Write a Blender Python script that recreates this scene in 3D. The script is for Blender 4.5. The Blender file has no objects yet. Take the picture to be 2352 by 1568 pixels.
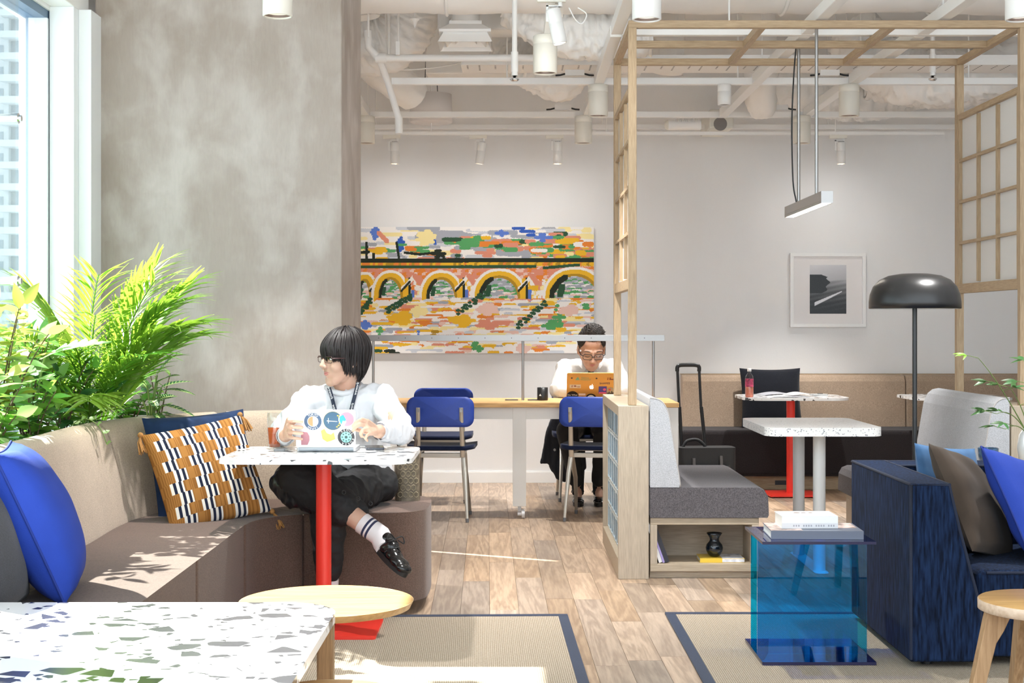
import bpy, math, random
import numpy as np
from mathutils import Vector, Matrix, noise as mnoise

SC = bpy.context.scene
COL = SC.collection
R = math.radians
random.seed(7)
rng = np.random.default_rng(7)

# ------------------------------------------------------------------ camera
EYE = 1.23            # eye height of the photographer
FPX = 3400.0          # focal length in pixels of the 2352 px wide frame
cam_d = bpy.data.cameras.new('camera')
cam_d.sensor_fit = 'HORIZONTAL'
cam_d.sensor_width = 36.0
cam_d.lens = 36.0 * FPX / 2352.0
cam_d.shift_y = -36.0 / 2352.0
cam_d.clip_end = 1000
cam = bpy.data.objects.new('camera', cam_d)
cam.location = (0, 0, EYE)
cam.rotation_euler = (R(90), 0, 0)
COL.objects.link(cam)
SC.camera = cam

# ------------------------------------------------------------------ sky
world = bpy.data.worlds.new('sky')
SC.world = world
world.use_nodes = True
bg = world.node_tree.nodes['Background']
bg.inputs[0].default_value = (0.84, 0.93, 1.0, 1)
bg.inputs[1].default_value = 1.9

# ------------------------------------------------------------------ sun
sun_d = bpy.data.lights.new('sun', 'SUN')
sun_d.energy = 24.0
sun_d.color = (1.0, 0.97, 0.92)
sun_d.angle = R(0.6)
sun = bpy.data.objects.new('sun', sun_d)
_el = R(44.5)
_dir = Vector((0.894 * math.cos(_el), -0.447 * math.cos(_el), -math.sin(_el)))
sun.rotation_euler = _dir.to_track_quat('-Z', 'Y').to_euler()
sun.location = (-12, 12, 14)
COL.objects.link(sun)

# ------------------------------------------------------------------ exposure
SC.view_settings.view_transform = 'Standard'
SC.view_settings.look = 'None'
SC.view_settings.exposure = 0.6
SC.view_settings.gamma = 1.0
SC.view_settings.use_curve_mapping = False

SC.cycles.max_bounces = 14
SC.cycles.diffuse_bounces = 8
SC.cycles.transparent_max_bounces = 24

# ------------------------------------------------------------------ helpers
def PX(u, v, d):
    """point of the room seen at photo pixel (u, v) at depth d"""
    return Vector(((u - 1176) * d / FPX, d, EYE - (v - 748) * d / FPX))

def lin(c):
    return tuple(((x / 12.92) if x <= 0.04045 else ((x + 0.055) / 1.055) ** 2.4) for x in c)

def hexc(h):
    return lin(tuple(int(h[i:i + 2], 16) / 255 for i in (0, 2, 4)))

class MB:
    """collects shapes and builds ONE mesh object"""
    def __init__(s):
        s.v = []; s.f = []; s.m = []; s.sm = []
    def add(s, vs, fs, mi=0, smooth=False, M=None):
        o = len(s.v)
        if M is not None:
            vs = [M @ Vector(p) for p in vs]
        s.v.extend([tuple(p) for p in vs])
        for f in fs:
            s.f.append([i + o for i in f]); s.m.append(mi); s.sm.append(smooth)
        return s
    def box(s, x0, x1, y0, y1, z0, z1, mi=0, M=None):
        vs = [(x0,y0,z0),(x1,y0,z0),(x1,y1,z0),(x0,y1,z0),(x0,y0,z1),(x1,y0,z1),(x1,y1,z1),(x0,y1,z1)]
        fs = [(3,2,1,0),(4,5,6,7),(0,1,5,4),(1,2,6,5),(2,3,7,6),(3,0,4,7)]
        return s.add(vs, fs, mi, False, M)
    def prism(s, pts, z0, z1, mi=0, M=None, smooth_side=False):
        n = len(pts)
        a = sum(pts[i][0]*pts[(i+1)%n][1]-pts[(i+1)%n][0]*pts[i][1] for i in range(n))
        if a < 0: pts = pts[::-1]
        vs = [(p[0],p[1],z0) for p in pts] + [(p[0],p[1],z1) for p in pts]
        s.add(vs, [tuple(range(n-1,-1,-1)), tuple(range(n,2*n))], mi, False, M)
        return s.add(vs, [(i,(i+1)%n,n+(i+1)%n,n+i) for i in range(n)], mi, smooth_side, M)
    def tube(s, pts, r, n=12, mi=0, caps=True, M=None, flat=None):
        pts = [Vector(p) for p in pts]
        rs = r if isinstance(r, (list, tuple)) else [r]*len(pts)
        T = []
        for i in range(len(pts)):
            a = pts[max(i-1,0)]; b = pts[min(i+1,len(pts)-1)]
            t = (b-a)
            T.append(t.normalized() if t.length > 1e-9 else Vector((0,0,1)))
        up = Vector((0,0,1)) if abs(T[0].z) < .9 else Vector((1,0,0))
        if flat is not None: up = Vector(flat[1])
        N = (up - T[0]*up.dot(T[0])).normalized()
        vs = []
        for i,p in enumerate(pts):
            if i:
                N = (N - T[i]*N.dot(T[i]))
                N = N.normalized() if N.length > 1e-6 else T[i].orthogonal().normalized()
            B = T[i].cross(N)
            for k in range(n):
                a = 2*math.pi*k/n
                sx = 1.0 if flat is None else flat[0]
                vs.append(p + (N*math.cos(a)*sx + B*math.sin(a))*rs[i])
        fs = []
        for i in range(len(pts)-1):
            for k in range(n):
                fs.append((i*n+k, i*n+(k+1)%n, (i+1)*n+(k+1)%n, (i+1)*n+k))
        s.add(vs, fs, mi, True, M)
        if caps:
            q = len(pts)-1
            s.add(vs, [tuple(range(n-1,-1,-1)), tuple(q*n+k for k in range(n))], mi, False, M)
        return s
    def cyl(s, p0, p1, r0, r1=None, n=20, mi=0, caps=True, M=None):
        return s.tube([p0, p1], [r0, r0 if r1 is None else r1], n, mi, caps, M)
    def lathe(s, prof, c=(0,0,0), n=32, mi=0, M=None, smooth=True, caps=True):
        vs = []; fs = []
        for (r,z) in prof:
            for k in range(n):
                a = 2*math.pi*k/n
                vs.append((c[0]+r*math.cos(a), c[1]+r*math.sin(a), c[2]+z))
        for i in range(len(prof)-1):
            for k in range(n):
                fs.append((i*n+k, i*n+(k+1)%n, (i+1)*n+(k+1)%n, (i+1)*n+k))
        s.add(vs, fs, mi, smooth, M)
        if not caps: return s
        if prof[0][0] > 1e-6: s.add(vs[:n], [tuple(range(n-1,-1,-1))], mi, False, M)
        if prof[-1][0] > 1e-6: s.add(vs[-n:], [tuple(range(n))], mi, False, M)
        return s
    def ball(s, c, r, n=14, m=10, mi=0, M=None):
        if not isinstance(r, (list,tuple)): r = (r,r,r)
        vs = []; fs = []
        for i in range(m+1):
            t = math.pi*i/m
            for k in range(n):
                a = 2*math.pi*k/n
                vs.append((c[0]+r[0]*math.sin(t)*math.cos(a), c[1]+r[1]*math.sin(t)*math.sin(a), c[2]-r[2]*math.cos(t)))
        for i in range(m):
            for k in range(n):
                fs.append((i*n+k, i*n+(k+1)%n, (i+1)*n+(k+1)%n, (i+1)*n+k))
        return s.add(vs, fs, mi, True, M)
    def capsule(s, p0, p1, r0, r1, n=16, mi=0):
        p0 = Vector(p0); p1 = Vector(p1)
        ax = p1-p0; L = ax.length
        t = ax.normalized() if L > 1e-9 else Vector((0,0,1))
        pts = []; rs = []
        for i in range(5):
            a = math.pi/2*(1-i/4)
            pts.append(p0 - t*r0*math.sin(a)); rs.append(max(r0*math.cos(a), r0*.02))
        for i in range(5):
            a = math.pi/2*(i/4)
            pts.append(p1 + t*r1*math.sin(a)); rs.append(max(r1*math.cos(a), r1*.02))
        return s.tube(pts, rs, n, mi)
    def chain(s, pts, rs, n=16):
        for i in range(len(pts)-1):
            s.capsule(pts[i], pts[i+1], rs[i], rs[i+1], n)
        return s
    def mesh(s, name):
        me = bpy.data.meshes.new(name)
        me.from_pydata(s.v, [], s.f)
        me.polygons.foreach_set('material_index', s.m)
        me.polygons.foreach_set('use_smooth', s.sm)
        me.update()
        return me
    def build(s, name, mats, parent=None, bevel=None, seg=2, loc=None, rot=None, kind=None):
        me = s.mesh(name)
        for m in (mats if isinstance(mats, (list,tuple)) else [mats]):
            me.materials.append(m)
        return obj(name, me, parent, bevel, seg, loc, rot, kind)

def obj(name, me, parent=None, bevel=None, seg=2, loc=None, rot=None, kind=None):
    o = bpy.data.objects.new(name, me)
    COL.objects.link(o)
    if parent is not None: o.parent = parent
    if loc is not None: o.location = loc
    if rot is not None: o.rotation_euler = rot
    if bevel:
        b = o.modifiers.new('bevel', 'BEVEL')
        b.width = bevel; b.segments = seg; b.limit_method = 'ANGLE'; b.angle_limit = R(40)
        b.harden_normals = False
    if kind: o['kind'] = kind
    return o

def thing(name, label, cat, loc=(0,0,0), rotz=0.0, group=None):
    o = bpy.data.objects.new(name, None)
    o.empty_display_size = 0.05
    COL.objects.link(o)
    o.location = loc; o.rotation_euler = (0, 0, rotz)
    o['label'] = label; o['category'] = cat
    if group: o['group'] = group
    return o

def tag(o, label, cat, group=None):
    o['label'] = label; o['category'] = cat
    if group: o['group'] = group
    return o

def struct(o, label=None):
    o['kind'] = 'structure'
    if label: o['label'] = label
    return o

def dup(o, parent=None, label=None, group=None, loc=None, rotz=None):
    kids = [c for c in ALLKIDS(o)]
    c = o.copy(); COL.objects.link(c)
    c.parent = parent
    if label: c['label'] = label
    if group: c['group'] = group
    if loc is not None: c.location = loc
    if rotz is not None: c.rotation_euler = (0,0,rotz)
    for k in kids: dup(k, c)
    return c

def ALLKIDS(o):
    return [c for c in COL.objects if c.parent == o]

def rrect(w, h, r, n=6, cx=0, cy=0):
    pts = []
    for (sx, sy, a0) in ((1,1,0),(-1,1,90),(-1,-1,180),(1,-1,270)):
        for k in range(n+1):
            a = R(a0 + 90*k/n)
            pts.append((cx+sx*(w/2-r)+r*math.cos(a), cy+sy*(h/2-r)+r*math.sin(a)))
    return pts

def circ(r, n=40, cx=0, cy=0, ry=None):
    return [(cx+r*math.cos(2*math.pi*k/n), cy+(ry or r)*math.sin(2*math.pi*k/n)) for k in range(n)]

def bez(p0, p1, p2, n=10):
    p0,p1,p2 = Vector(p0),Vector(p1),Vector(p2)
    return [p0*(1-t)**2 + p1*2*t*(1-t) + p2*t*t for t in [i/n for i in range(n+1)]]

def smooth_path(pts, sub=6):
    """Catmull-Rom through the points"""
    P = [Vector(p) for p in pts]
    P = [P[0]*2-P[1]] + P + [P[-1]*2-P[-2]]
    out = []
    for i in range(1, len(P)-2):
        for k in range(sub):
            t = k/sub
            a,b,c,d = P[i-1],P[i],P[i+1],P[i+2]
            out.append(0.5*((2*b)+(c-a)*t+(2*a-5*b+4*c-d)*t*t+(3*b-a-3*c+d)*t**3))
    out.append(P[-2])
    return out

# ------------------------------------------------------------------ materials
def newmat(name):
    m = bpy.data.materials.new(name); m.use_nodes = True
    nt = m.node_tree
    return m, nt, nt.nodes['Principled BSDF']

def _n(nt, t, **kw):
    n = nt.nodes.new(t)
    for k,v in kw.items(): setattr(n, k, v)
    return n

def plain(name, col, rough=0.5, metal=0.0, spec=0.5, var=0.0, vscale=6.0, bump=0.0, bscale=80.0, sheen=0.0, coat=0.0, stretch=(1,1,1)):
    """one colour with optional cloudy variation and fine relief"""
    m, nt, b = newmat(name)
    b.inputs['Roughness'].default_value = rough
    b.inputs['Metallic'].default_value = metal
    b.inputs['Specular IOR Level'].default_value = spec
    if sheen: b.inputs['Sheen Weight'].default_value = sheen
    if coat: b.inputs['Coat Weight'].default_value = coat; b.inputs['Coat Roughness'].default_value = .08
    b.inputs['Base Color'].default_value = (*col, 1)
    if var or bump:
        tc = _n(nt, 'ShaderNodeTexCoord'); mp = _n(nt, 'ShaderNodeMapping')
        mp.inputs['Scale'].default_value = stretch
        nt.links.new(tc.outputs['Object'], mp.inputs[0])
    if var:
        nz = _n(nt, 'ShaderNodeTexNoise'); nz.inputs['Scale'].default_value = vscale; nz.inputs['Detail'].default_value = 5
        nt.links.new(mp.outputs[0], nz.inputs[0])
        rp = _n(nt, 'ShaderNodeValToRGB')
        rp.color_ramp.elements[0].position = .3; rp.color_ramp.elements[1].position = .7
        rp.color_ramp.elements[0].color = (*[c*(1-var) for c in col], 1)
        rp.color_ramp.elements[1].color = (*[min(1, c*(1+var)) for c in col], 1)
        nt.links.new(nz.outputs['Fac'], rp.inputs[0]); nt.links.new(rp.outputs[0], b.inputs['Base Color'])
    if bump:
        n2 = _n(nt, 'ShaderNodeTexNoise'); n2.inputs['Scale'].default_value = bscale; n2.inputs['Detail'].default_value = 3
        nt.links.new(mp.outputs[0], n2.inputs[0])
        bp = _n(nt, 'ShaderNodeBump'); bp.inputs['Strength'].default_value = bump; bp.inputs['Distance'].default_value = .004
        nt.links.new(n2.outputs['Fac'], bp.inputs['Height']); nt.links.new(bp.outputs[0], b.inputs['Normal'])
    return m

def felt(name, col, fleck=0.35, scale=260.0, rough=.95):
    """melange wool cloth"""
    m, nt, b = newmat(name)
    b.inputs['Roughness'].default_value = rough
    b.inputs['Specular IOR Level'].default_value = .15
    b.inputs['Sheen Weight'].default_value = .15
    tc = _n(nt, 'ShaderNodeTexCoord')
    nz = _n(nt, 'ShaderNodeTexNoise'); nz.inputs['Scale'].default_value = scale; nz.inputs['Detail'].default_value = 2
    n2 = _n(nt, 'ShaderNodeTexNoise'); n2.inputs['Scale'].default_value = 9; n2.inputs['Detail'].default_value = 4
    nt.links.new(tc.outputs['Object'], nz.inputs[0]); nt.links.new(tc.outputs['Object'], n2.inputs[0])
    rp = _n(nt, 'ShaderNodeValToRGB')
    rp.color_ramp.elements[0].position = .34; rp.color_ramp.elements[1].position = .66
    rp.color_ramp.elements[0].color = (*[c*(1-fleck) for c in col], 1)
    rp.color_ramp.elements[1].color = (*[min(1, c*(1+fleck)) for c in col], 1)
    nt.links.new(nz.outputs['Fac'], rp.inputs[0])
    mx = _n(nt, 'ShaderNodeMix', data_type='RGBA', blend_type='MULTIPLY'); mx.inputs[0].default_value = .18
    nt.links.new(rp.outputs[0], mx.inputs[6]); nt.links.new(n2.outputs['Fac'], mx.inputs[7])
    nt.links.new(mx.outputs[2], b.inputs['Base Color'])
    bp = _n(nt, 'ShaderNodeBump'); bp.inputs['Strength'].default_value = .25; bp.inputs['Distance'].default_value = .003
    nt.links.new(nz.outputs['Fac'], bp.inputs['Height']); nt.links.new(bp.outputs[0], b.inputs['Normal'])
    return m

def wood(name, c0, c1, axis='z', scale=1.0, rough=.5, rand=None, rings=0.16, spec=.4):
    """grain running along one axis; rand: 'object' or 'island' shifts tone per piece"""
    m, nt, b = newmat(name)
    b.inputs['Roughness'].default_value = rough
    b.inputs['Specular IOR Level'].default_value = spec
    tc = _n(nt, 'ShaderNodeTexCoord'); mp = _n(nt, 'ShaderNodeMapping')
    st = {'x': (1.2,16,16), 'y': (16,1.2,16), 'z': (16,16,1.2)}[axis]
    mp.inputs['Scale'].default_value = tuple(q*scale for q in st)
    nt.links.new(tc.outputs['Object'], mp.inputs[0])
    rv = None
    if rand:
        if rand == 'object':
            oi = _n(nt, 'ShaderNodeObjectInfo'); rv = oi.outputs['Random']
        else:
            oi = _n(nt, 'ShaderNodeNewGeometry'); rv = oi.outputs['Random Per Island']
        mu = _n(nt, 'ShaderNodeMath', operation='MULTIPLY'); mu.inputs[1].default_value = 37.0
        nt.links.new(rv, mu.inputs[0])
        cb = _n(nt, 'ShaderNodeCombineXYZ')
        for i in range(3): nt.links.new(mu.outputs[0], cb.inputs[i])
        nt.links.new(cb.outputs[0], mp.inputs['Location'])
    n1 = _n(nt, 'ShaderNodeTexNoise'); n1.inputs['Scale'].default_value = 1.0; n1.inputs['Detail'].default_value = 6; n1.inputs['Distortion'].default_value = .6
    nt.links.new(mp.outputs[0], n1.inputs[0])
    wv = _n(nt, 'ShaderNodeMath', operation='SINE')
    m1 = _n(nt, 'ShaderNodeMath', operation='MULTIPLY'); m1.inputs[1].default_value = 40.0
    nt.links.new(n1.outputs['Fac'], m1.inputs[0]); nt.links.new(m1.outputs[0], wv.inputs[0])
    n2 = _n(nt, 'ShaderNodeTexNoise'); n2.inputs['Scale'].default_value = 9.0; n2.inputs['Detail'].default_value = 4
    nt.links.new(mp.outputs[0], n2.inputs[0])
    ad = _n(nt, 'ShaderNodeMath', operation='MULTIPLY_ADD'); ad.inputs[1].default_value = rings*.5
    nt.links.new(wv.outputs[0], ad.inputs[0]); nt.links.new(n2.outputs['Fac'], ad.inputs[2])
    rp = _n(nt, 'ShaderNodeValToRGB')
    rp.color_ramp.elements[0].position = .25; rp.color_ramp.elements[1].position = .8
    rp.color_ramp.elements[0].color = (*c0, 1); rp.color_ramp.elements[1].color = (*c1, 1)
    nt.links.new(ad.outputs[0], rp.inputs[0])
    out = rp.outputs[0]
    if rand:
        hs = _n(nt, 'ShaderNodeHueSaturation')
        mr = _n(nt, 'ShaderNodeMapRange'); mr.inputs[3].default_value = .72; mr.inputs[4].default_value = 1.16
        nt.links.new(rv, mr.inputs[0]); nt.links.new(mr.outputs[0], hs.inputs['Value'])
        fr = _n(nt, 'ShaderNodeMath', operation='FRACT'); m3 = _n(nt, 'ShaderNodeMath', operation='MULTIPLY'); m3.inputs[1].default_value = 7.31
        nt.links.new(rv, m3.inputs[0]); nt.links.new(m3.outputs[0], fr.inputs[0])
        m4 = _n(nt, 'ShaderNodeMapRange'); m4.inputs[3].default_value = .75; m4.inputs[4].default_value = 1.15
        nt.links.new(fr.outputs[0], m4.inputs[0]); nt.links.new(m4.outputs[0], hs.inputs['Saturation'])
        nt.links.new(out, hs.inputs['Color']); out = hs.outputs[0]
    nt.links.new(out, b.inputs['Base Color'])
    bp = _n(nt, 'ShaderNodeBump'); bp.inputs['Strength'].default_value = .08; bp.inputs['Distance'].default_value = .002
    nt.links.new(n2.outputs['Fac'], bp.inputs['Height']); nt.links.new(bp.outputs[0], b.inputs['Normal'])
    return m

def seethrough(name, tint, refl=0.06, rough=.02, spec_tint=(1,1,1)):
    """clear or tinted pane: straight transmission plus a fresnel reflection"""
    m, nt, b = newmat(name)
    nt.nodes.remove(b)
    tr = _n(nt, 'ShaderNodeBsdfTransparent'); tr.inputs[0].default_value = (*tint, 1)
    gl = _n(nt, 'ShaderNodeBsdfGlossy'); gl.inputs['Roughness'].default_value = rough; gl.inputs[0].default_value = (*spec_tint, 1)
    ge = _n(nt, 'ShaderNodeNewGeometry')
    dt = _n(nt, 'ShaderNodeVectorMath', operation='DOT_PRODUCT')
    nt.links.new(ge.outputs['Incoming'], dt.inputs[0]); nt.links.new(ge.outputs['Normal'], dt.inputs[1])
    ab = _n(nt, 'ShaderNodeMath', operation='ABSOLUTE'); nt.links.new(dt.outputs['Value'], ab.inputs[0])
    om = _n(nt, 'ShaderNodeMath', operation='SUBTRACT'); om.inputs[0].default_value = 1.0; nt.links.new(ab.outputs[0], om.inputs[1])
    pw = _n(nt, 'ShaderNodeMath', operation='POWER'); pw.inputs[1].default_value = 5.0; nt.links.new(om.outputs[0], pw.inputs[0])
    mu = _n(nt, 'ShaderNodeMath', operation='MULTIPLY_ADD'); mu.inputs[1].default_value = 1.0-refl; mu.inputs[2].default_value = refl
    mu.use_clamp = True
    nt.links.new(pw.outputs[0], mu.inputs[0])
    mx = _n(nt, 'ShaderNodeMixShader')
    nt.links.new(mu.outputs[0], mx.inputs[0]); nt.links.new(tr.outputs[0], mx.inputs[1]); nt.links.new(gl.outputs[0], mx.inputs[2])
    nt.links.new(mx.outputs[0], nt.nodes['Material Output'].inputs[0])
    return m

def lamp_mat(name, col, strength):
    m, nt, b = newmat(name)
    b.inputs['Base Color'].default_value = (*col, 1)
    b.inputs['Emission Color'].default_value = (*col, 1)
    b.inputs['Emission Strength'].default_value = strength
    return m

def printed(name, rough=.6, spec=.3, coat=0):
    m, nt, b = newmat(name)
    at = _n(nt, 'ShaderNodeAttribute', attribute_name='print_colour')
    nt.links.new(at.outputs['Color'], b.inputs['Base Color'])
    b.inputs['Roughness'].default_value = rough; b.inputs['Specular IOR Level'].default_value = spec
    if coat: b.inputs['Coat Weight'].default_value = coat
    return m

def terrazzo(name, base, chip, scale=17.0, thr=.36, edge=.1, small=True):
    m, nt, b = newmat(name)
    b.inputs['Roughness'].default_value = .16
    b.inputs['Specular IOR Level'].default_value = .55
    tc = _n(nt, 'ShaderNodeTexCoord'); mp = _n(nt, 'ShaderNodeMapping')
    mp.inputs['Rotation'].default_value = (.35, .2, .5)
    nt.links.new(tc.outputs['Object'], mp.inputs[0])
    def layer(sc, th, ed, seed):
        v1 = _n(nt, 'ShaderNodeTexVoronoi', feature='F1'); v2 = _n(nt, 'ShaderNodeTexVoronoi', feature='DISTANCE_TO_EDGE')
        off = _n(nt, 'ShaderNodeVectorMath', operation='ADD'); off.inputs[1].default_value = (seed, seed*.7, seed*1.3)
        nt.links.new(mp.outputs[0], off.inputs[0])
        for v in (v1, v2):
            v.inputs['Scale'].default_value = sc; v.inputs['Randomness'].default_value = 1.0
            nt.links.new(off.outputs[0], v.inputs['Vector'])
        sp = _n(nt, 'ShaderNodeSeparateColor'); nt.links.new(v1.outputs['Color'], sp.inputs[0])
        a = _n(nt, 'ShaderNodeMath', operation='LESS_THAN'); a.inputs[1].default_value = th
        nt.links.new(sp.outputs[0], a.inputs[0])
        e = _n(nt, 'ShaderNodeMath', operation='MULTIPLY_ADD'); e.inputs[1].default_value = .12; e.inputs[2].default_value = ed
        nt.links.new(sp.outputs[1], e.inputs[0])
        c = _n(nt, 'ShaderNodeMath', operation='GREATER_THAN')
        nt.links.new(v2.outputs['Distance'], c.inputs[0]); nt.links.new(e.outputs[0], c.inputs[1])
        d = _n(nt, 'ShaderNodeMath', operation='MULTIPLY')
        nt.links.new(a.outputs[0], d.inputs[0]); nt.links.new(c.outputs[0], d.inputs[1])
        return d.outputs[0], sp.outputs[2]
    f1, t1 = layer(scale, thr, edge, 0.0)
    mx = _n(nt, 'ShaderNodeMix', data_type='RGBA'); mx.inputs[6].default_value = (*base, 1); mx.inputs[7].default_value = (*chip, 1)
    if small:
        f2, t2 = layer(scale*2.6, thr*.75, edge*1.2, 3.7)
        mm = _n(nt, 'ShaderNodeMath', operation='MAXIMUM')
        nt.links.new(f1, mm.inputs[0]); nt.links.new(f2, mm.inputs[1]); f1 = mm.outputs[0]
    nt.links.new(f1, mx.inputs[0]); nt.links.new(mx.outputs[2], b.inputs['Base Color'])
    return m

def print_panel(name, arr, w, h, mat, parent=None, loc=(0,0,0), rot=None, mask=None):
    """flat print in the XZ plane facing -Y, arr is (rows, cols, 3) linear colours, top row first"""
    H, W = arr.shape[:2]
    xs = np.linspace(-w/2, w/2, W+1); zs = np.linspace(h/2, -h/2, H+1)
    vv = np.zeros(((H+1)*(W+1), 3)); gx, gz = np.meshgrid(xs, zs)
    vv[:,0] = gx.ravel(); vv[:,2] = gz.ravel()
    ii, jj = np.meshgrid(np.arange(H), np.arange(W), indexing='ij')
    a = (ii*(W+1)+jj).ravel(); q = np.stack([a+W+1, a+W+2, a+1, a], 1)
    colr = arr.reshape(-1,3)
    if mask is not None:
        k = mask.ravel(); q = q[k]; colr = colr[k]
    me = bpy.data.meshes.new(name)
    me.from_pydata(vv.tolist(), [], q.tolist())
    at = me.color_attributes.new('print_colour', 'FLOAT_COLOR', 'CORNER')
    c4 = np.ones((len(q)*4, 4), dtype=np.float32); c4[:,:3] = np.repeat(colr, 4, axis=0)
    at.data.foreach_set('color', c4.ravel())
    me.materials.append(mat)
    return obj(name, me, parent, loc=loc, rot=rot)

def text_geo(body, size, depth=0.0):
    """vertices and faces of a line of lettering centred on the origin in XY"""
    cu = bpy.data.curves.new('lettering', 'FONT')
    cu.body = body; cu.size = size; cu.align_x = 'CENTER'; cu.align_y = 'CENTER'; cu.resolution_u = 3; cu.extrude = depth
    o = bpy.data.objects.new('lettering', cu); COL.objects.link(o)
    dg = bpy.context.evaluated_depsgraph_get()
    me = o.evaluated_get(dg).to_mesh()
    vs = [tuple(v.co) for v in me.vertices]; fs = [tuple(p.vertices) for p in me.polygons]
    o.evaluated_get(dg).to_mesh_clear()
    bpy.data.objects.remove(o); bpy.data.curves.remove(cu)
    return vs, fs

def remeshed(mb, voxel, smooth=4, name='body'):
    """fuse the collected shapes into one continuous skin"""
    me = mb.mesh('tmp'); o = bpy.data.objects.new('tmp', me); COL.objects.link(o)
    rm = o.modifiers.new('r', 'REMESH'); rm.mode = 'VOXEL'; rm.voxel_size = voxel; rm.use_smooth_shade = True
    if smooth:
        sm = o.modifiers.new('s', 'SMOOTH'); sm.factor = .5; sm.iterations = smooth
    dg = bpy.context.evaluated_depsgraph_get()
    out = bpy.data.meshes.new_from_object(o.evaluated_get(dg))
    bpy.data.objects.remove(o); bpy.data.meshes.remove(me)
    out.name = name
    out.polygons.foreach_set('use_smooth', [True]*len(out.polygons))
    return out

def vget(me):
    a = np.zeros(len(me.vertices)*3); me.vertices.foreach_get('co', a); return a.reshape(-1,3)
def vset(me, a):
    me.vertices.foreach_set('co', a.ravel()); me.update()
def nget(me):
    a = np.zeros(len(me.vertices)*3); me.vertex_normals.foreach_get('vector', a); return a.reshape(-1,3)

def wrinkle(me, amp, scale, stretch=(1,1,1), seed=0.0, mask=None):
    a = vget(me); n = nget(me)
    for i in range(len(a)):
        p = Vector((a[i,0]*scale*stretch[0]+seed, a[i,1]*scale*stretch[1], a[i,2]*scale*stretch[2]+seed))
        k = mnoise.noise(p) + .5*mnoise.noise(p*2.1)
        k = abs(k)*-1.6 + .5
        w = 1.0 if mask is None else mask(a[i])
        a[i] += n[i]*amp*k*w
    vset(me, a)

M = {}
M['white'] = plain('white_paint', (.86,.86,.85), .55)
M['white_gloss'] = plain('white_lacquer', (.85,.85,.84), .3)
M['cream'] = plain('cream_metal', (.78,.76,.69), .45)
M['duct'] = plain('white_duct_wrap', (.88,.875,.86), .6, bump=.5, bscale=14, stretch=(.6,1,3))
M['pipe'] = plain('white_pipe', (.86,.855,.84), .5)
M['dark'] = plain('dark_metal', (.03,.03,.035), .45)
M['black'] = plain('black_plastic', (.012,.012,.013), .4)
M['steel'] = plain('brushed_steel', (.40,.39,.38), .36, 1.0, bump=.05, bscale=60, stretch=(1,30,30))
M['chrome'] = plain('chrome', (.75,.75,.75), .15, 1.0)
M['oak'] = wood('pale_oak_upright', hexc('a28a6d'), hexc('bda687'), 'z', 1.6)
M['oak_x'] = wood('pale_oak_across', hexc('a28a6d'), hexc('bda687'), 'x', 1.6)
M['oak_y'] = wood('pale_oak_deep', hexc('a28a6d'), hexc('bda687'), 'y', 1.6)
M['birch'] = wood('pale_birch', hexc('a89a88'), hexc('bfb19e'), 'z', 1.3)
M['birch_x'] = wood('pale_birch_across', hexc('a89882'), hexc('bfb09a'), 'x', 1.3)
# ================================================================== STRUCTURE
WALL_Y = 11.62
GLASS_X = -2.2
CEIL = 3.62
m_wall = plain('wallpaper_warm_white', (.82,.82,.82), .75, var=.02, vscale=3, bump=.12, bscale=220, stretch=(1,1,.35))
m_plaster_white = plain('matt_white_plaster', (.80,.80,.79), .7)
m_ceil = plain('painted_slab', (.88,.875,.86), .8, var=.05, vscale=1.5)
m_base = plain('floor_screed', (.06,.045,.035), .9)

struct(MB().box(-2.4, 5.3, -1.0, WALL_Y+.2, -.06, -.012).build('floor', m_base))
floor = COL.objects['floor']
struct(MB().box(-2.4, 5.3, WALL_Y, WALL_Y+.15, 0, CEIL).build('wall_back', m_wall))
struct(MB().box(5.2, 5.35, 2.2, WALL_Y, 0, CEIL).build('wall_right', m_wall))
struct(MB().box(-2.4, 5.35, 2.2, WALL_Y+.15, CEIL, CEIL+.15).build('ceiling', m_ceil))
bb = struct(MB().box(-2.2, 5.2, WALL_Y-.016, WALL_Y, 0, .082).box(-2.2, 5.2, WALL_Y-.011, WALL_Y, .082, .09).build('baseboard_back', M['white']))

# ---- oak planks, slightly turned against the room
m_plank = wood('oak_plank', hexc('947e6a'), hexc('b39c85'), 'y', .62, rough=.42, rand='object', rings=.4)
m_plank_s = wood('oak_plank_far', hexc('947e6a'), hexc('b39c85'), 'y', .62, rough=.42, rand='island', rings=.5)
PW = .1265
plank_root = floor
prot = math.atan(.0165)
planks = []
rr = random.Random(3)
ci = 0
x = -2.9
while x < 5.6:
    y = -1.4 + rr.random()*1.1
    while y < WALL_Y+.3:
        L = rr.choice([.72,.85,.95,1.1,1.3])
        planks.append((x, y, L)); y += L
    x += PW
def plank_world(x, y):
    return (x*math.cos(prot)-y*math.sin(prot), x*math.sin(prot)+y*math.cos(prot))
def plank_seen(x, y, L):
    wx, wy = plank_world(x+PW/2, y+L/2)
    if wy < 4.6 or wy > WALL_Y+.2: return False
    u = 1176+wx/wy*FPX
    if u > 2420 or u < 520: return False
    if u > 1990 and wy < 7.0: return False
    if u > 1430 and wy > 9.0 and u < 1740: return False
    if wy > 11.3 and u > 1560: return False
    if u < 960 and wy < 8.3: return False
    return True
inside = []
for (x,y,L) in planks:
    y0 = max(y, -1.0); y1 = min(y+L, WALL_Y+.12)
    wx, wy = plank_world(x+PW/2, (y0+y1)/2)
    if y1-y0 < .05 or wx < -2.25 or wx > 5.1: continue
    inside.append((x,y0,y1-y0))
seen = [p for p in inside if plank_seen(*p)]
seen.sort(key=lambda p: p[1])
seen = seen[:300]
ss = set(seen)
meshes = {}
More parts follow.
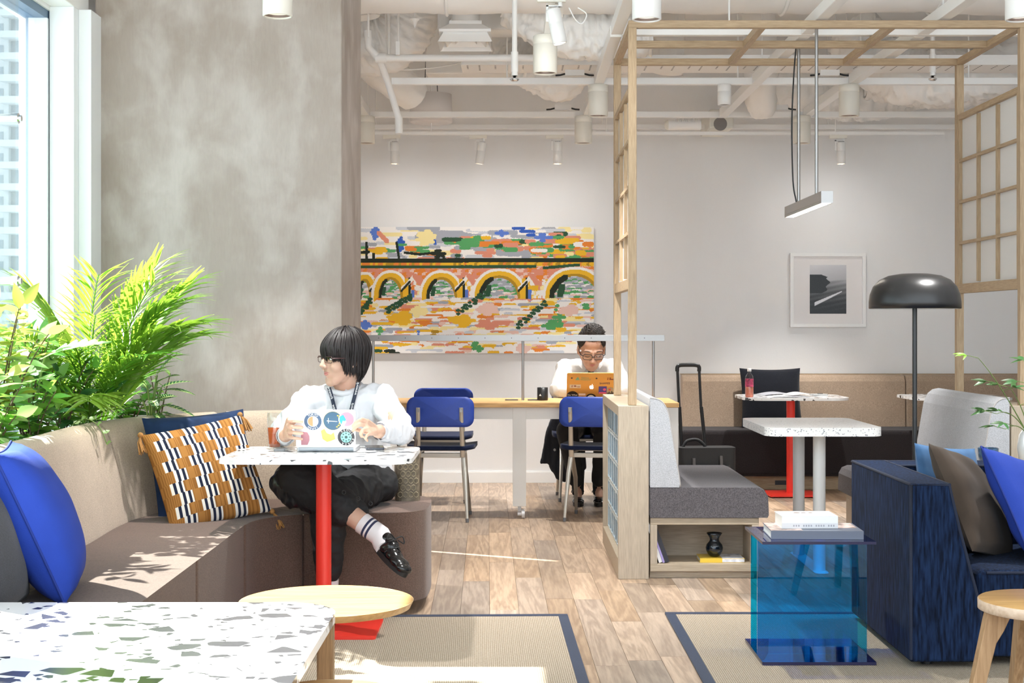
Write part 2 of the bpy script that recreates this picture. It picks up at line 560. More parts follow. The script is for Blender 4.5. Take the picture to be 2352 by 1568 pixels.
for (x,y,L) in seen:
    k = round(L, 3)
    if k not in meshes:
        b = MB().box(0, PW-.0012, 0, k-.0012, -.012, 0)
        me = b.mesh('plank'); me.materials.append(m_plank); meshes[k] = me
    o = bpy.data.objects.new('plank', meshes[k]); COL.objects.link(o)
    wx, wy = plank_world(x, y)
    o.location = (wx, wy, -.0005*rr.random()); o.rotation_euler = (0,0,prot); o.parent = floor
rest = MB()
RM = Matrix.Rotation(prot, 4, 'Z')
for p in inside:
    if p not in ss:
        x,y,L = p
        rest.box(x, x+PW-.0012, y, y+L-.0012, -.012, 0, M=RM)
rest.build('plank_field', m_plank_s, floor, kind='stuff')

# ---- plaster column by the window
def column_mat():
    m, nt, b = newmat('trowelled_clay_plaster')
    b.inputs['Roughness'].default_value = .62
    b.inputs['Specular IOR Level'].default_value = .35
    tc = _n(nt, 'ShaderNodeTexCoord')
    def nz(scale, st, detail=6, dist=0.0, loc=(0,0,0)):
        mp = _n(nt, 'ShaderNodeMapping'); mp.inputs['Scale'].default_value = st; mp.inputs['Location'].default_value = loc
        nt.links.new(tc.outputs['Object'], mp.inputs[0])
        n = _n(nt, 'ShaderNodeTexNoise'); n.inputs['Scale'].default_value = scale; n.inputs['Detail'].default_value = detail; n.inputs['Distortion'].default_value = dist
        nt.links.new(mp.outputs[0], n.inputs[0]); return n.outputs['Fac']
    big = nz(1.3, (1,1,1.4), 4, .4)
    streak = nz(6, (3.5,3.5,.8), 8, .3)
    rub = nz(3.6, (1.4,1.4,1.0), 14, .25, (3,1,5))
    fine = nz(60, (1.5,1.5,.3), 4, 0)
    r1 = _n(nt, 'ShaderNodeValToRGB')
    r1.color_ramp.elements[0].position = .32; r1.color_ramp.elements[1].position = .68
    r1.color_ramp.elements[0].color = (.33,.272,.232,1); r1.color_ramp.elements[1].color = (.43,.375,.335,1)
    nt.links.new(big, r1.inputs[0])
    r2 = _n(nt, 'ShaderNodeValToRGB')
    r2.color_ramp.elements[0].position = .47; r2.color_ramp.elements[1].position = .70
    r2.color_ramp.elements[0].color = (0,0,0,1); r2.color_ramp.elements[1].color = (.75,.75,.75,1)
    nt.links.new(rub, r2.inputs[0])
    mx = _n(nt, 'ShaderNodeMix', data_type='RGBA'); mx.inputs[7].default_value = (.54,.495,.46,1)
    nt.links.new(r2.outputs[0], mx.inputs[0]); nt.links.new(r1.outputs[0], mx.inputs[6])
    r3 = _n(nt, 'ShaderNodeValToRGB')
    r3.color_ramp.elements[0].position = .5; r3.color_ramp.elements[1].position = .8
    r3.color_ramp.elements[0].color = (0,0,0,1); r3.color_ramp.elements[1].color = (.35,.35,.35,1)
    nt.links.new(streak, r3.inputs[0])
    m2 = _n(nt, 'ShaderNodeMix', data_type='RGBA'); m2.inputs[7].default_value = (.46,.42,.38,1)
    nt.links.new(r3.outputs[0], m2.inputs[0]); nt.links.new(mx.outputs[2], m2.inputs[6])
    m3 = _n(nt, 'ShaderNodeMix', data_type='RGBA', blend_type='MULTIPLY'); m3.inputs[0].default_value = .25
    rf = _n(nt, 'ShaderNodeValToRGB'); rf.color_ramp.elements[0].position = .3; rf.color_ramp.elements[0].color = (.6,.6,.6,1)
    nt.links.new(fine, rf.inputs[0]); nt.links.new(m2.outputs[2], m3.inputs[6]); nt.links.new(rf.outputs[0], m3.inputs[7])
    nt.links.new(m3.outputs[2], b.inputs['Base Color'])
    bp = _n(nt, 'ShaderNodeBump'); bp.inputs['Strength'].default_value = .25; bp.inputs['Distance'].default_value = .006
    sm = _n(nt, 'ShaderNodeMath', operation='ADD'); nt.links.new(rub, sm.inputs[0]); nt.links.new(fine, sm.inputs[1])
    nt.links.new(sm.outputs[0], bp.inputs['Height']); nt.links.new(bp.outputs[0], b.inputs['Normal'])
    return m
struct(MB().box(-2.0, -.8165, 7.1, 8.0, 0, CEIL).build('wall_column', column_mat(), bevel=.006), 'broad clay plastered column beside the window')

# ---- window wall on the left
m_frame_blue = plain('blue_grey_window_frame', (.10,.17,.26), .4)
m_frame_white = plain('white_window_frame', (.80,.83,.85), .45)
m_pane = seethrough('window_glass', (.96,.985,.99), .04)
HEAD = 2.69
SILL = .40
wl = MB()
wl.box(GLASS_X-.14, GLASS_X+.06, -1.0, 8.0, HEAD, CEIL)           # header
wl.box(GLASS_X-.14, GLASS_X+.02, -1.0, 8.0, 0, SILL)              # parapet
wl.box(GLASS_X-.02, GLASS_X+.0, 8.30, 8.945, 0, CEIL)            # solid beyond the column
wl.box(GLASS_X-.02, GLASS_X+.0, 8.985, WALL_Y, 0, CEIL)
wl.box(GLASS_X-.02, GLASS_X+.0, 8.945, 8.985, HEAD, CEIL)
wl.box(GLASS_X-.02, GLASS_X+.0, 8.945, 8.985, 0, SILL)
wl.box(GLASS_X-.14, GLASS_X+.06, 8.0, 8.3, HEAD, CEIL); wl.box(GLASS_X-.14, GLASS_X+.02, 8.0, 8.3, 0, SILL)
struct(wl.build('wall_left', m_plaster_white))
# white soffit box along the head of the window
struct(MB().box(GLASS_X+.06, GLASS_X+.17, -1.0, 7.1, HEAD+.02, HEAD+.30).box(GLASS_X+.06, GLASS_X+.30, -1.0, 7.1, HEAD+.16, HEAD+.42).build('trim_1', M['white'], bevel=.004))
# stepped white pier between the two bays
struct(MB().box(GLASS_X+.055, -2.03, 6.86, 7.1, 0, HEAD+.02).box(-2.03, -1.97, 6.93, 7.1, 0, HEAD+.02).box(GLASS_X-.1, GLASS_X+.055, 6.90, 7.08, 0, HEAD).build('trim_2', m_frame_white, bevel=.003))
def window(name, y0, y1, mull=()):
    w = MB()
    w.box(GLASS_X-.05, GLASS_X+.05, y0, y0+.05, SILL, HEAD)
    w.box(GLASS_X-.05, GLASS_X+.05, y1-.05, y1, SILL, HEAD)
    w.box(GLASS_X-.05, GLASS_X+.05, y0+.05, y1-.05, HEAD-.04, HEAD)
    w.box(GLASS_X-.05, GLASS_X+.05, y0+.05, y1-.05, SILL, SILL+.05)
    o = struct(w.build(name, m_frame_blue))
    s = MB().box(GLASS_X-.03, GLASS_X+.056, y1-.075, y1-.052, SILL+.05, HEAD-.04).box(GLASS_X-.03, GLASS_X+.056, y0+.052, y0+.075, SILL+.05, HEAD-.04)
    s.build('window_frame', m_frame_white, o)
    MB().box(GLASS_X-.006, GLASS_X+.006, y0+.05, y1-.05, SILL+.05, HEAD-.04).build('pane', m_pane, o)
    return o
window('window_1', 3.72, 6.90)
window('window_2', .52, 3.70)
window('window_3', -1.0, .50)
window('window_4', 7.1, 8.3)

# frameless inner glass balustrade with steel button fittings beside the plants
m_glass = seethrough('clear_glass', (.93,.97,.965), .05)
gs = thing('glass_screen', 'clear frameless glass screen with steel button fittings inside the window', 'glass screen', (0,0,0))
MB().box(-2.046, -2.034, 4.6, 6.10, .42, 2.62).build('pane', m_glass, gs)
for v in (270, 645):
    p = PX(2, v, 6.0); z = p.z
    f = MB().cyl((-2.15,6.02,z), (-2.033,6.02,z), .018).cyl((-2.034,6.02,z), (-2.006,6.02,z), .022).cyl((-2.006,6.02,z), (-1.994,6.02,z), .013)
    f.build('fitting', M['chrome'], gs)

# ---- city outside
m_tower = plain('pale_tower_concrete', (.52,.55,.58), .8)
m_tglass = plain('tower_glass', (.20,.26,.32), .3)
tw = thing('apartment_tower', 'pale high-rise apartment tower with stacked balconies outside the window', 'building', (-66.7, 200, -40))
FL = 2.95
MB().box(-14, -2.0, 2.0, 7.7, -40, 112).build('core', m_tower, tw)
MB().box(-2.0, -.2, 3.0, 7.5, -40, 112).build('glazed_bay', m_tglass, tw)
for k in range(34):
    z = k*FL+.6
    MB().box(-2.6, .45, .2, 7.7, z, z+.9).build('balcony', m_tower, tw)
    MB().box(-13.4, -2.7, 1.9, 2.1, z+1.0, z+2.2).build('window_band', m_tglass, tw)
tb = thing('office_tower', 'far pale office tower seen in the narrow gap beside the pier', 'building', (-73, 260, -40))
MB().box(-9, 6, 0, 9, -40, 85).build('core', m_tower, tb)
for k in range(26):
    z = k*3.3+1
    for j in range(6):
        MB().box(-8.4+j*2.4, -6.9+j*2.4, -.1, .1, z, z+1.9).build('window', m_tglass, tb)
# ================================================================== CEILING SERVICES
RZ = 2.73     # underside of the white lighting rails
rail_mat = M['white_gloss']
def rail(name, label, p0, p1, w=.055, h=.06):
    a, b = Vector(p0), Vector(p1)
    o = MB()
    if abs(a.x-b.x) > abs(a.y-b.y): o.box(a.x, b.x, a.y-w/2, a.y+w/2, RZ, RZ+h)
    else: o.box(a.x-w/2, a.x+w/2, a.y, b.y, RZ, RZ+h)
    t = thing(name, label, 'rail', (0,0,0), group='white ceiling rails')
    o.build('channel', rail_mat, t, bevel=.003)
    n = 4
    for k in range(n):
        q = a.lerp(b, (k+.5)/n)
        MB().cyl((q.x, q.y, RZ+h), (q.x, q.y, CEIL), .005, n=8).build('drop_rod', M['pipe'], t)
    return t
rail('ceiling_rail', 'white cross rail just above the front half of the pergola', (.57,7.66,0), (5.0,7.66,0), .045, .042)
rail('ceiling_rail', 'white cross rail level with the top of the tall column gap', (-.75,9.22,0), (5.0,9.22,0), .045, .042)
rail('ceiling_rail', 'white cross rail in front of the drum pendant', (-1.9,10.67,0), (5.0,10.67,0), .045, .042)
rail('ceiling_rail', 'white rail closest to the back wall above the spotlights', (-1.9,11.3,0), (5.0,11.3,0), .04, .035)
for i, (x, lab) in enumerate(((-1.05,'white rail running back behind the plaster column'), (.54,'white rail running back beside the left shoji screen'), (1.52,'white rail above the white booth table'), (2.12,'white rail running back right of the hanging bar light'))):
    y0 = 8.05 if i == 0 else 3.0
    t = thing('ceiling_rail', lab, 'rail', (0,0,0), group='white ceiling rails')
    for (a,b) in ((y0,9.19),(9.25,10.64)) if i == 0 else ((y0,7.63),(7.69,9.19),(9.25,10.64)):
        MB().box(x-.03, x+.03, a, b, RZ, RZ+.06).build('channel', rail_mat, t, bevel=.003)
    MB().cyl((x,9.0,RZ+.06),(x,9.0,CEIL),.005,n=8).build('drop_rod', M['pipe'], t)
# slim near rail carrying the near spotlight
t = thing('ceiling_rail', 'slotted white track carrying the near white spotlight', 'rail', (0,0,0), group='white ceiling rails')
MB().box(.165,.20,4.0,7.74,RZ,RZ+.04).box(.225,.245,4.0,7.74,RZ,RZ+.04).box(.165,.245,4.0,7.74,RZ+.04,RZ+.05).build('channel', rail_mat, t)
MB().box(.20,.225,4.0,6.95,RZ+.012,RZ+.039).build('slot', M['dark'], t)

# ---- cylindrical downlights
m_bowl = plain('bronze_reflector', (.22,.17,.15), .35, .6)
m_led = lamp_mat('downlight_led', (1.0,.90,.76), 18.0)
def downlight(label, x, y, zt=RZ, r=.0625, h=.195, mat=None, power=150, name='downlight', led=True):
    t = thing(name, label, 'downlight', (x,y,zt), group='cylindrical ceiling downlights')
    n = 36
    body = MB().lathe([(r*.9,0),(r,-.004),(r,-.045),(r-.0012,-.046),(r,-.047),(r,-h+.003),(r-.003,-h),(r-.007,-h),(r-.007,-h+.012),(r-.025,-h+.09),(.02,-h+.095),(.001,-h+.095)], n=n)
    for i,(fa) in enumerate(body.f):
        pass
    body.build('housing', mat or M['cream'], t)
    MB().lathe([(r-.0065,-h+.002),(r-.0085,-h+.02),(r-.026,-h+.088)], n=n, caps=False).build('reflector', m_bowl, t)
    if led:
        MB().lathe([(.022,-h+.0935),(.022,-h+.0925),(.001,-h+.0925)], n=20).build('lamp', m_led, t)
        ld = bpy.data.lights.new('downlight_beam', 'SPOT'); ld.energy = power; ld.color = (1.0,.985,.96); ld.spot_size = R(78); ld.spot_blend = .7; ld.shadow_soft_size = .03
        lo = bpy.data.objects.new('beam', ld); COL.objects.link(lo); lo.parent = t; lo.location = (0,0,-h+.03)
    return t
downlight('cream cylinder downlight before the top of the plaster column', -.99, 6.25)
downlight('cream cylinder downlight cut by the frame above the pergola corner', .575, 6.32, mat=M['white_gloss'])
downlight('cream cylinder downlight at the upper right edge of the picture', 2.17, 6.32, mat=M['white_gloss'])
downlight('large pale cylinder downlight behind the near spotlight', .1715, 7.66)
downlight('pale cylinder downlight beside the left shoji screen top', .535, 9.22)
downlight('cream cylinder downlight below the cross rail left of the shoji screen', .51, 10.6)
downlight('cream cylinder downlight partly hidden by the plaster column', -1.045, 10.6)
downlight('cream cylinder downlight right of the hanging bar light', 2.10, 9.22)
downlight('cream cylinder downlight behind the rods of the bar light', 2.075, 10.6)
downlight('small white cylinder lamp on the cross rail over the booth', 1.32, 9.2, r=.042, h=.13, mat=M['white_gloss'], led=False, name='sensor_lamp')

# ---- track spotlights
def spot(label, x, y, z, tilt=0, s=1.0, yaw=0, power=4.2, aim=None, group='white track spotlights'):
    t = thing('track_spotlight', label, 'spotlight', (x,y,z), yaw, group)
    MB().box(-.075*s,.055*s,-.016*s,.016*s,-.026*s,0).build('adapter', M['cream'], t, bevel=.002)
    MB().cyl((.03*s,0,-.026*s),(.03*s,0,-.046*s),.010*s,n=12).box(-.034*s,.034*s,-.006*s,.006*s,-.046*s,-.040*s).box(-.034*s,-.024*s,-.006*s,.006*s,-.115*s,-.04*s).build('bracket', M['white'], t)
    Mx = Matrix.Translation((.012*s,0,-.13*s)) @ Matrix.Rotation(tilt, 4, 'Y')
    b = MB().lathe([(.012*s,.075*s),(.03*s,.075*s),(.033*s,.07*s),(.033*s,.012*s),(.0318*s,.010*s),(.033*s,.008*s),(.033*s,-.082*s),(.030*s,-.085*s),(.026*s,-.085*s),(.026*s,-.06*s),(.001,-.06*s)], n=28, M=Mx)
    b.build('head', M['white_gloss'], t)
    MB().lathe([(.025*s,-.0615*s),(.001,-.0615*s)], n=20, M=Mx).build('lamp', m_led, t)
    f = MB()
    for k in range(7): f.box(-.018*s+.006*s*k-.001, -.018*s+.006*s*k+.001, -.02*s, .02*s, .0755*s, .082*s, M=Mx)
    f.build('cooling_fins', M['steel'], t)
    if aim is not None:
        ld = bpy.data.lights.new('spot_beam', 'SPOT'); ld.energy = power; ld.color = (1.0,.985,.96); ld.spot_size = R(150); ld.spot_blend = 1.0; ld.shadow_soft_size = .02
        lo = bpy.data.objects.new('beam', ld); COL.objects.link(lo)
        lo.parent = t
        p = Vector((.012*s, 0, -.235*s)); lo.location = p
        dirv = Vector(aim) - (Vector((x,y,z))+p)
        lo.rotation_euler = dirv.to_track_quat('-Z','Y').to_euler()
    return t
SPY = 10.98
spot('left white spotlight aimed at the bridge painting', (903-1176)*SPY/FPX, SPY, 2.645, aim=(-.95,11.6,1.55))
spot('middle tilted white spotlight aimed at the bridge painting', (1101-1176)*SPY/FPX, SPY, 2.645, R(8), aim=(-.25,11.6,1.55))
spot('right white spotlight aimed at the bridge painting', (1277-1176)*SPY/FPX, SPY, 2.645, aim=(.35,11.6,1.55))
spot('white spotlight over the small framed photograph', (1928-1176)*SPY/FPX, SPY, 2.645, aim=(2.45,11.6,1.5))
t = thing('spotlight_track', 'thin white track holding the row of wall spotlights', 'track', (0,0,0))
MB().box(-1.2, 3.2, SPY-.015, SPY+.015, 2.645, 2.668).build('channel', M['white'], t)
for q in (-.6,.7,2.4): MB().cyl((q,SPY,2.668),(q,SPY,CEIL),.004,n=8).build('drop_rod', M['pipe'], t)
sp = spot('near white spotlight with a hanging cable under the slotted track', .19, 6.75, RZ, R(-12), 1.0, aim=(-.2,9.6,.9), power=10)
MB().tube(smooth_path([(.07,.0,-.05),(.10,.02,-.10),(.13,.01,-.12),(.15,0,-.08),(.11,0,-.05)]), .003, 6).build('cable', M['white'], sp)
MB().box(-.02,.05,-.02,.02,-.02,.0).build('mount', M['white'], sp)

# ---- wrapped ducts
def duct(name, label, pts, r, n=32, mat=None, pleat=.0, sub=8, seed=1, flat=None, cat='duct', group='white wrapped air ducts'):
    """wrapped duct; pleat gives the gathered folds of a flexible hose"""
    if len(pts) > 2: path = smooth_path(pts, 26 if pleat else 10)
    else: path = [Vector(pts[0]).lerp(Vector(pts[1]), k/260) for k in range(261)]
    n = 48
    b = MB().tube(path, r, n)
    o = b.build(name, mat or M['duct'])
    me = o.data; a = vget(me); nn = nget(me)
    L = [0.0]
    for i in range(1, len(path)): L.append(L[-1]+(path[i]-path[i-1]).length)
    nr = len(path)*n
    for i in range(len(a)):
        ring = min(len(path)-1, (i % nr)//n) if i < nr else (0 if i < nr+nr//2 else len(path)-1)
        if i >= nr: continue
        an = 2*math.pi*(i % n)/n; s_ = L[ring]
        ca, sa = math.cos(an), math.sin(an)
        big = mnoise.noise(Vector((s_*3+seed, ca*1.2, sa*1.2)))
        fold = mnoise.noise(Vector((s_*(26 if pleat else 9)+big*2, ca*2.0+seed, sa*2.0)))
        fine = mnoise.noise(Vector((s_*60, ca*5, sa*5+seed)))
        k = big*.016 + (1-abs(fold)*2)*( .030 if pleat else .006) + fine*(.007 if pleat else .003)
        a[i] += nn[i]*k
    vset(me, a)
    return tag(o, label, cat, group)
# the big duct lying across the top of the picture, with straps
big = thing('air_duct', 'big white wrapped duct crossing the top of the picture', 'duct', (0,0,0), group='white wrapped air ducts')
o = duct('duct_body', '', [(-1.7,8.35,3.30), (5.1,8.35,3.30)], .30, 36, seed=4)
for k in ('label','category','group'): del o[k]
o.parent = big
for xx in (-.35,.62,1.55,2.4,3.2):
    MB().tube([(xx+.02*math.sin(a*1.0), 8.35+.312*math.cos(a), 3.30+.312*math.sin(a)) for a in [2*math.pi*k/28 for k in range(29)]], .010, 6).build('strap', M['white'], big)
# crinkled flexible ducts
duct('flexible_duct', 'crinkled flexible duct hanging behind the left downlights', [(-.05,9.76,3.12),(.13,9.76,2.94),(.30,9.74,2.85),(.40,9.74,2.95),(.43,9.74,3.14)], .125, 30, pleat=.05, seed=8)
duct('flexible_duct', 'crinkled flexible duct sagging between the pergola and back wall', [(2.28,9.95,3.22),(2.46,9.86,2.97),(2.76,9.8,2.86),(3.2,9.78,2.92),(3.8,9.75,3.10)], .17, 30, pleat=.055, seed=11)
duct('flexible_duct', 'fat crinkled flexible duct behind the right cylinder downlight', [(1.95,10.95,3.08),(2.25,10.95,2.97),(2.55,10.97,2.93),(2.9,11.0,3.0),(3.15,11.0,3.1)], .165, 30, pleat=.05, seed=15)
duct('flexible_duct', 'long crumpled duct along the upper right of the booth', [(2.5,10.4,2.97),(3.0,10.35,2.90),(3.6,10.3,2.95),(4.2,10.3,3.02)], .13, 28, pleat=.05, seed=19)
duct('air_duct', 'smooth elbow duct dropping behind the small white lamp', [(1.69,10.1,3.6),(1.69,10.1,3.12),(1.70,10.15,2.92),(1.73,10.3,2.83),(1.77,10.5,2.80)], .105, 28, pleat=.0, seed=22)
duct('air_duct', 'short capped duct next to the elbow over the booth', [(1.05,9.9,3.62),(1.05,9.9,3.05),(1.04,9.9,2.92)], .10, 28, seed=23)
duct('air_duct', 'crumpled wrapped duct behind the near spotlight', [(.02,8.75,3.14),(.25,8.7,2.98),(.5,8.7,2.94),(.8,8.72,2.98)], .13, 28, pleat=.03, seed=25)
duct('flexible_duct', 'shaded tan flexible duct curling down beside the column', [(-.60,9.3,3.45),(-.63,9.35,3.22),(-.76,9.4,3.04),(-1.05,9.45,2.99)], .16, 30, pleat=.04, seed=28, mat=M['duct'])
duct('air_duct', 'stubby wrapped duct end beside the column top', [(-.92,8.80,3.52),(-.90,8.80,3.25),(-.87,8.80,3.06)], .085, 26, seed=30)
duct('air_duct', 'small tapered duct above the drum pendant', [(-1.0,10.0,3.62),(-.95,10.0,3.05),(-.80,10.15,2.92),(-.68,10.28,2.84)], .12, 26, seed=31)
# flat plenum box behind the diffuser
pl = thing('plenum_box', 'wide white plenum box behind the square air diffuser', 'plenum', (0,0,0))
MB().box(-.45,.20,8.95,9.2,3.02,3.24).build('casing', M['white'], pl, bevel=.01); MB().box(-.60,.9,10.28,10.62,2.98,3.36).build('casing', M['white'], pl, bevel=.01)
# square diffuser with collar
df = thing('air_diffuser', 'square white ceiling air diffuser on a round collar', 'diffuser', (-.273, 8.75, 2.91))
MB().cyl((0,0,.105),(0,0,.30),.080,n=32).build('collar', M['white'], df)
def frus(z0,h0,z1,h1):
    b = MB(); vs = [(-h0,-h0,z0),(h0,-h0,z0),(h0,h0,z0),(-h0,h0,z0),(-h1,-h1,z1),(h1,-h1,z1),(h1,h1,z1),(-h1,h1,z1)]
    return b.add(vs, [(0,1,5,4),(1,2,6,5),(2,3,7,6),(3,0,4,7)])
f = frus(.045,.15,.085,.095); f.box(-.095,.095,-.095,.095,.085,.105); f.box(-.15,.15,-.15,.15,.03,.045); f.build('hood', M['white'], df)
b = MB()
for (h0,h1,z0,z1) in ((.158,.128,-.03,.03),(.12,.075,-.012,.028),(.065,.03,-.006,.026)):
    q = frus(z0,h0,z1,h1); b.add(q.v, q.f)
    q = frus(z0,h0-.006,z1,h1-.006); b.add(q.v, [tuple(reversed(x)) for x in q.f])
b.build('louvres', M['white'], df)
# perforated cable tray: separate sections with slot holes
tr = thing('cable_tray', 'perforated white cable tray running across behind the rails', 'cable tray', (0,0,0))
TY, TZ = 9.36, 2.862
MB().box(-.32, 4.9, TY-.10, TY-.094, TZ, TZ+.062).build('side_flange', M['pipe'], tr)
MB().box(-.32, 4.9, TY+.194, TY+.20, TZ, TZ+.062).build('side_flange', M['pipe'], tr)
MB().box(-.32, 4.9, TY-.094, TY+.194, TZ, TZ+.004).build('tray_bottom', M['white'], tr)
h = MB(); hx = -.28
while hx < 4.85:
    for (dx, n) in ((0,4),(.075,6)):
        for k in range(n):
            yy = TY-.07+k*.034+ (0.0 if n==4 else -.01)
            h.box(hx+dx-.005, hx+dx+.005, yy, yy+.013, TZ-.0006, TZ)
    hx += .175
h.build('slot_holes', M['dark'], tr, kind='stuff')
h = MB(); hx = -.25
while hx < 4.8:
    h.box(hx, hx+.045, TY-.1008, TY-.10, TZ+.022, TZ+.030); hx += .105
h.build('flange_slots', m_ceil, tr, kind='stuff')
# sprinkler pipework
pp = thing('sprinkler_pipe', 'white sprinkler pipe running from the column to the cable tray', 'pipe', (0,0,0))
zP = PX(900,133,8.95).z
MB().tube([(-.80,8.95,zP),(.19,8.95,zP)], .022, 14).build('run', M['pipe'], pp)
MB().cyl((-.825,8.95,zP),(-.76,8.95,zP),.030,n=14).build('elbow', M['pipe'], pp)
MB().tube([(-.81,8.95,zP),(-.865,8.93,zP+.06),(-.87,8.93,zP+.16)], .024, 14).build('bend', M['pipe'], pp)
MB().tube([(-.80,8.97,zP-.01),(-.765,9.12,zP-.12),(-.70,9.16,zP-.34)], .021, 14).build('drop', M['pipe'], pp)
MB().cyl((-.70,9.16,zP-.33),(-.70,9.16,zP-.43),.024,n=14).build('end_cap', M['pipe'], pp)
for i,(u,v0,v1,lab) in enumerate(((1182,25,182,'white sprinkler drop with chrome head behind the near spotlight'),(2142,105,182,'short white sprinkler drop with chrome head at the upper right'))):
    d = 8.1 if i == 0 else 9.0
    p0 = PX(u, v0, d); p1 = PX(u, v1-8, d)
    s = thing('sprinkler_drop', lab, 'sprinkler', (p0.x, d, 0), group='sprinkler drops')
    MB().cyl((0,0,p1.z),(0,0,CEIL),.0145,n=14).build('pipe', M['pipe'], s)
    MB().cyl((0,0,p1.z+.02),(0,0,p1.z+.13),.020,n=14).cyl((0,0,p1.z),(0,0,p1.z+.04),.017,n=14).build('coupling', M['white'], s)
    MB().lathe([(.008,0),(.010,-.012),(.026,-.018),(.026,-.022),(.018,-.030),(.001,-.030)], (0,0,p1.z), 18).build('sprinkler_head', M['chrome'], s)
# hanger rods and conduits near the column
hg = thing('conduit', 'slim vertical white conduits and hanger rods beside the column', 'conduit', (0,0,0))
for (u,d,v0,v1,r) in ((893,9.0,-60,125,.010),(886,9.05,-60,90,.006),(915,8.9,-60,110,.007),(846,8.6,-60,85,.006),(953,8.7,-60,45,.006)):
    a, b_ = PX(u,v1,d), PX(u,v0,d)
    MB().cyl((a.x,d,a.z),(a.x,d,CEIL),r,n=10).build('rod', M['pipe'], hg)
a = PX(914,115,8.9); MB().box(a.x-.012,a.x+.012,8.885,8.915,a.z-.03,a.z+.05).build('clip', M['pipe'], hg)
a = PX(953,45,8.7); MB().lathe([(.001,-.05),(.006,-.04),(.012,-.02),(.016,-.01),(.028,0),(.028,.004),(.001,.004)], (a.x,8.7,a.z), 16).build('sensor', M['white'], hg)
for (u,v) in ((1990,60),(2085,100)):
    pass
cc = thing('ceiling_cable', 'loose white cable sagging from the cable tray', 'cable', (0,0,0))
MB().tube(smooth_path([PX(898,150,9.7),PX(915,160,9.7),PX(990,156,9.7),PX(1065,143,9.8)]), .005, 8).build('cord', M['white'], cc)
# drum pendant
dp = thing('drum_pendant', 'large off-white drum pendant lamp hanging above the painting', 'pendant lamp', (PX(990,217,11.0).x, 11.0, PX(990,217,11.0).z))
MB().lathe([(.150,0),(.153,0),(.160,-.205),(.150,-.212),(.001,-.216)], n=44).build('shade', plain('linen_shade', (.80,.77,.76), .8, bump=.2, bscale=120, stretch=(1,1,6)), dp)
for q in (-1,1): MB().cyl((q*.05,0,-.01),(q*.02,0,CEIL-dp.location.z),.003,n=6).build('suspension_wire', M['dark'], dp)
# small junction boxes on the rails
for (u,v,d,lab) in ((1320,183,9.24,'small grey driver box on the second cross rail'),(1293,262,10.7,'small grey driver box on the third cross rail'),(1905,190,9.24,'small grey driver box right of the bar light rods'),(1790,267,10.7,'small grey driver box above the rearmost booth rail')):
    p = PX(u,v,d)
    t = thing('driver_box', lab, 'driver box', (p.x, d, RZ+.06), group='driver boxes on the rails')
    MB().box(-.06,.06,-.02,.02,0,.035).build('case', M['pipe'], t)
    for q in (-1,1): MB().tube([(q*.06,0,.012),(q*.09,0,.004),(q*.12,0,.002)], .006, 6).build('lead', M['black'], t)
# speaker box and camera-like fixture near the back wall
p = PX(1658,278,11.0)
t = thing('wall_speaker', 'white boxy speaker behind the rear rails over the booth', 'speaker', (p.x, 11.05, p.z))
MB().box(-.09,.09,-.04,.5,-.05,.09).build('case', M['cream'], t, bevel=.012)
MB().prism(circ(.05,24,0,0), -.001, .004, M=Matrix.Translation((-.01,-.041,-.02)) @ Matrix.Rotation(R(90),4,'X')).build('grille', plain('grey_mesh', (.25,.23,.22), .7), t)
p = PX(1572,287,10.9)
t = thing('heater_tube', 'white ribbed tubular fixture in front of the wall speaker', 'fixture', (p.x, 10.9, p.z))
MB().cyl((-.12,0,0),(.12,0,0),.038,n=24).build('body', M['white'], t)
MB().ball((-.12,0,0),(.03,.038,.038)).build('end_cap', M['cream'], t)
f = MB()
for k in range(16): f.box(-.075+.011*k,-.071+.011*k,-.04,.04,.02,.045)
f.build('ribs', M['pipe'], t)
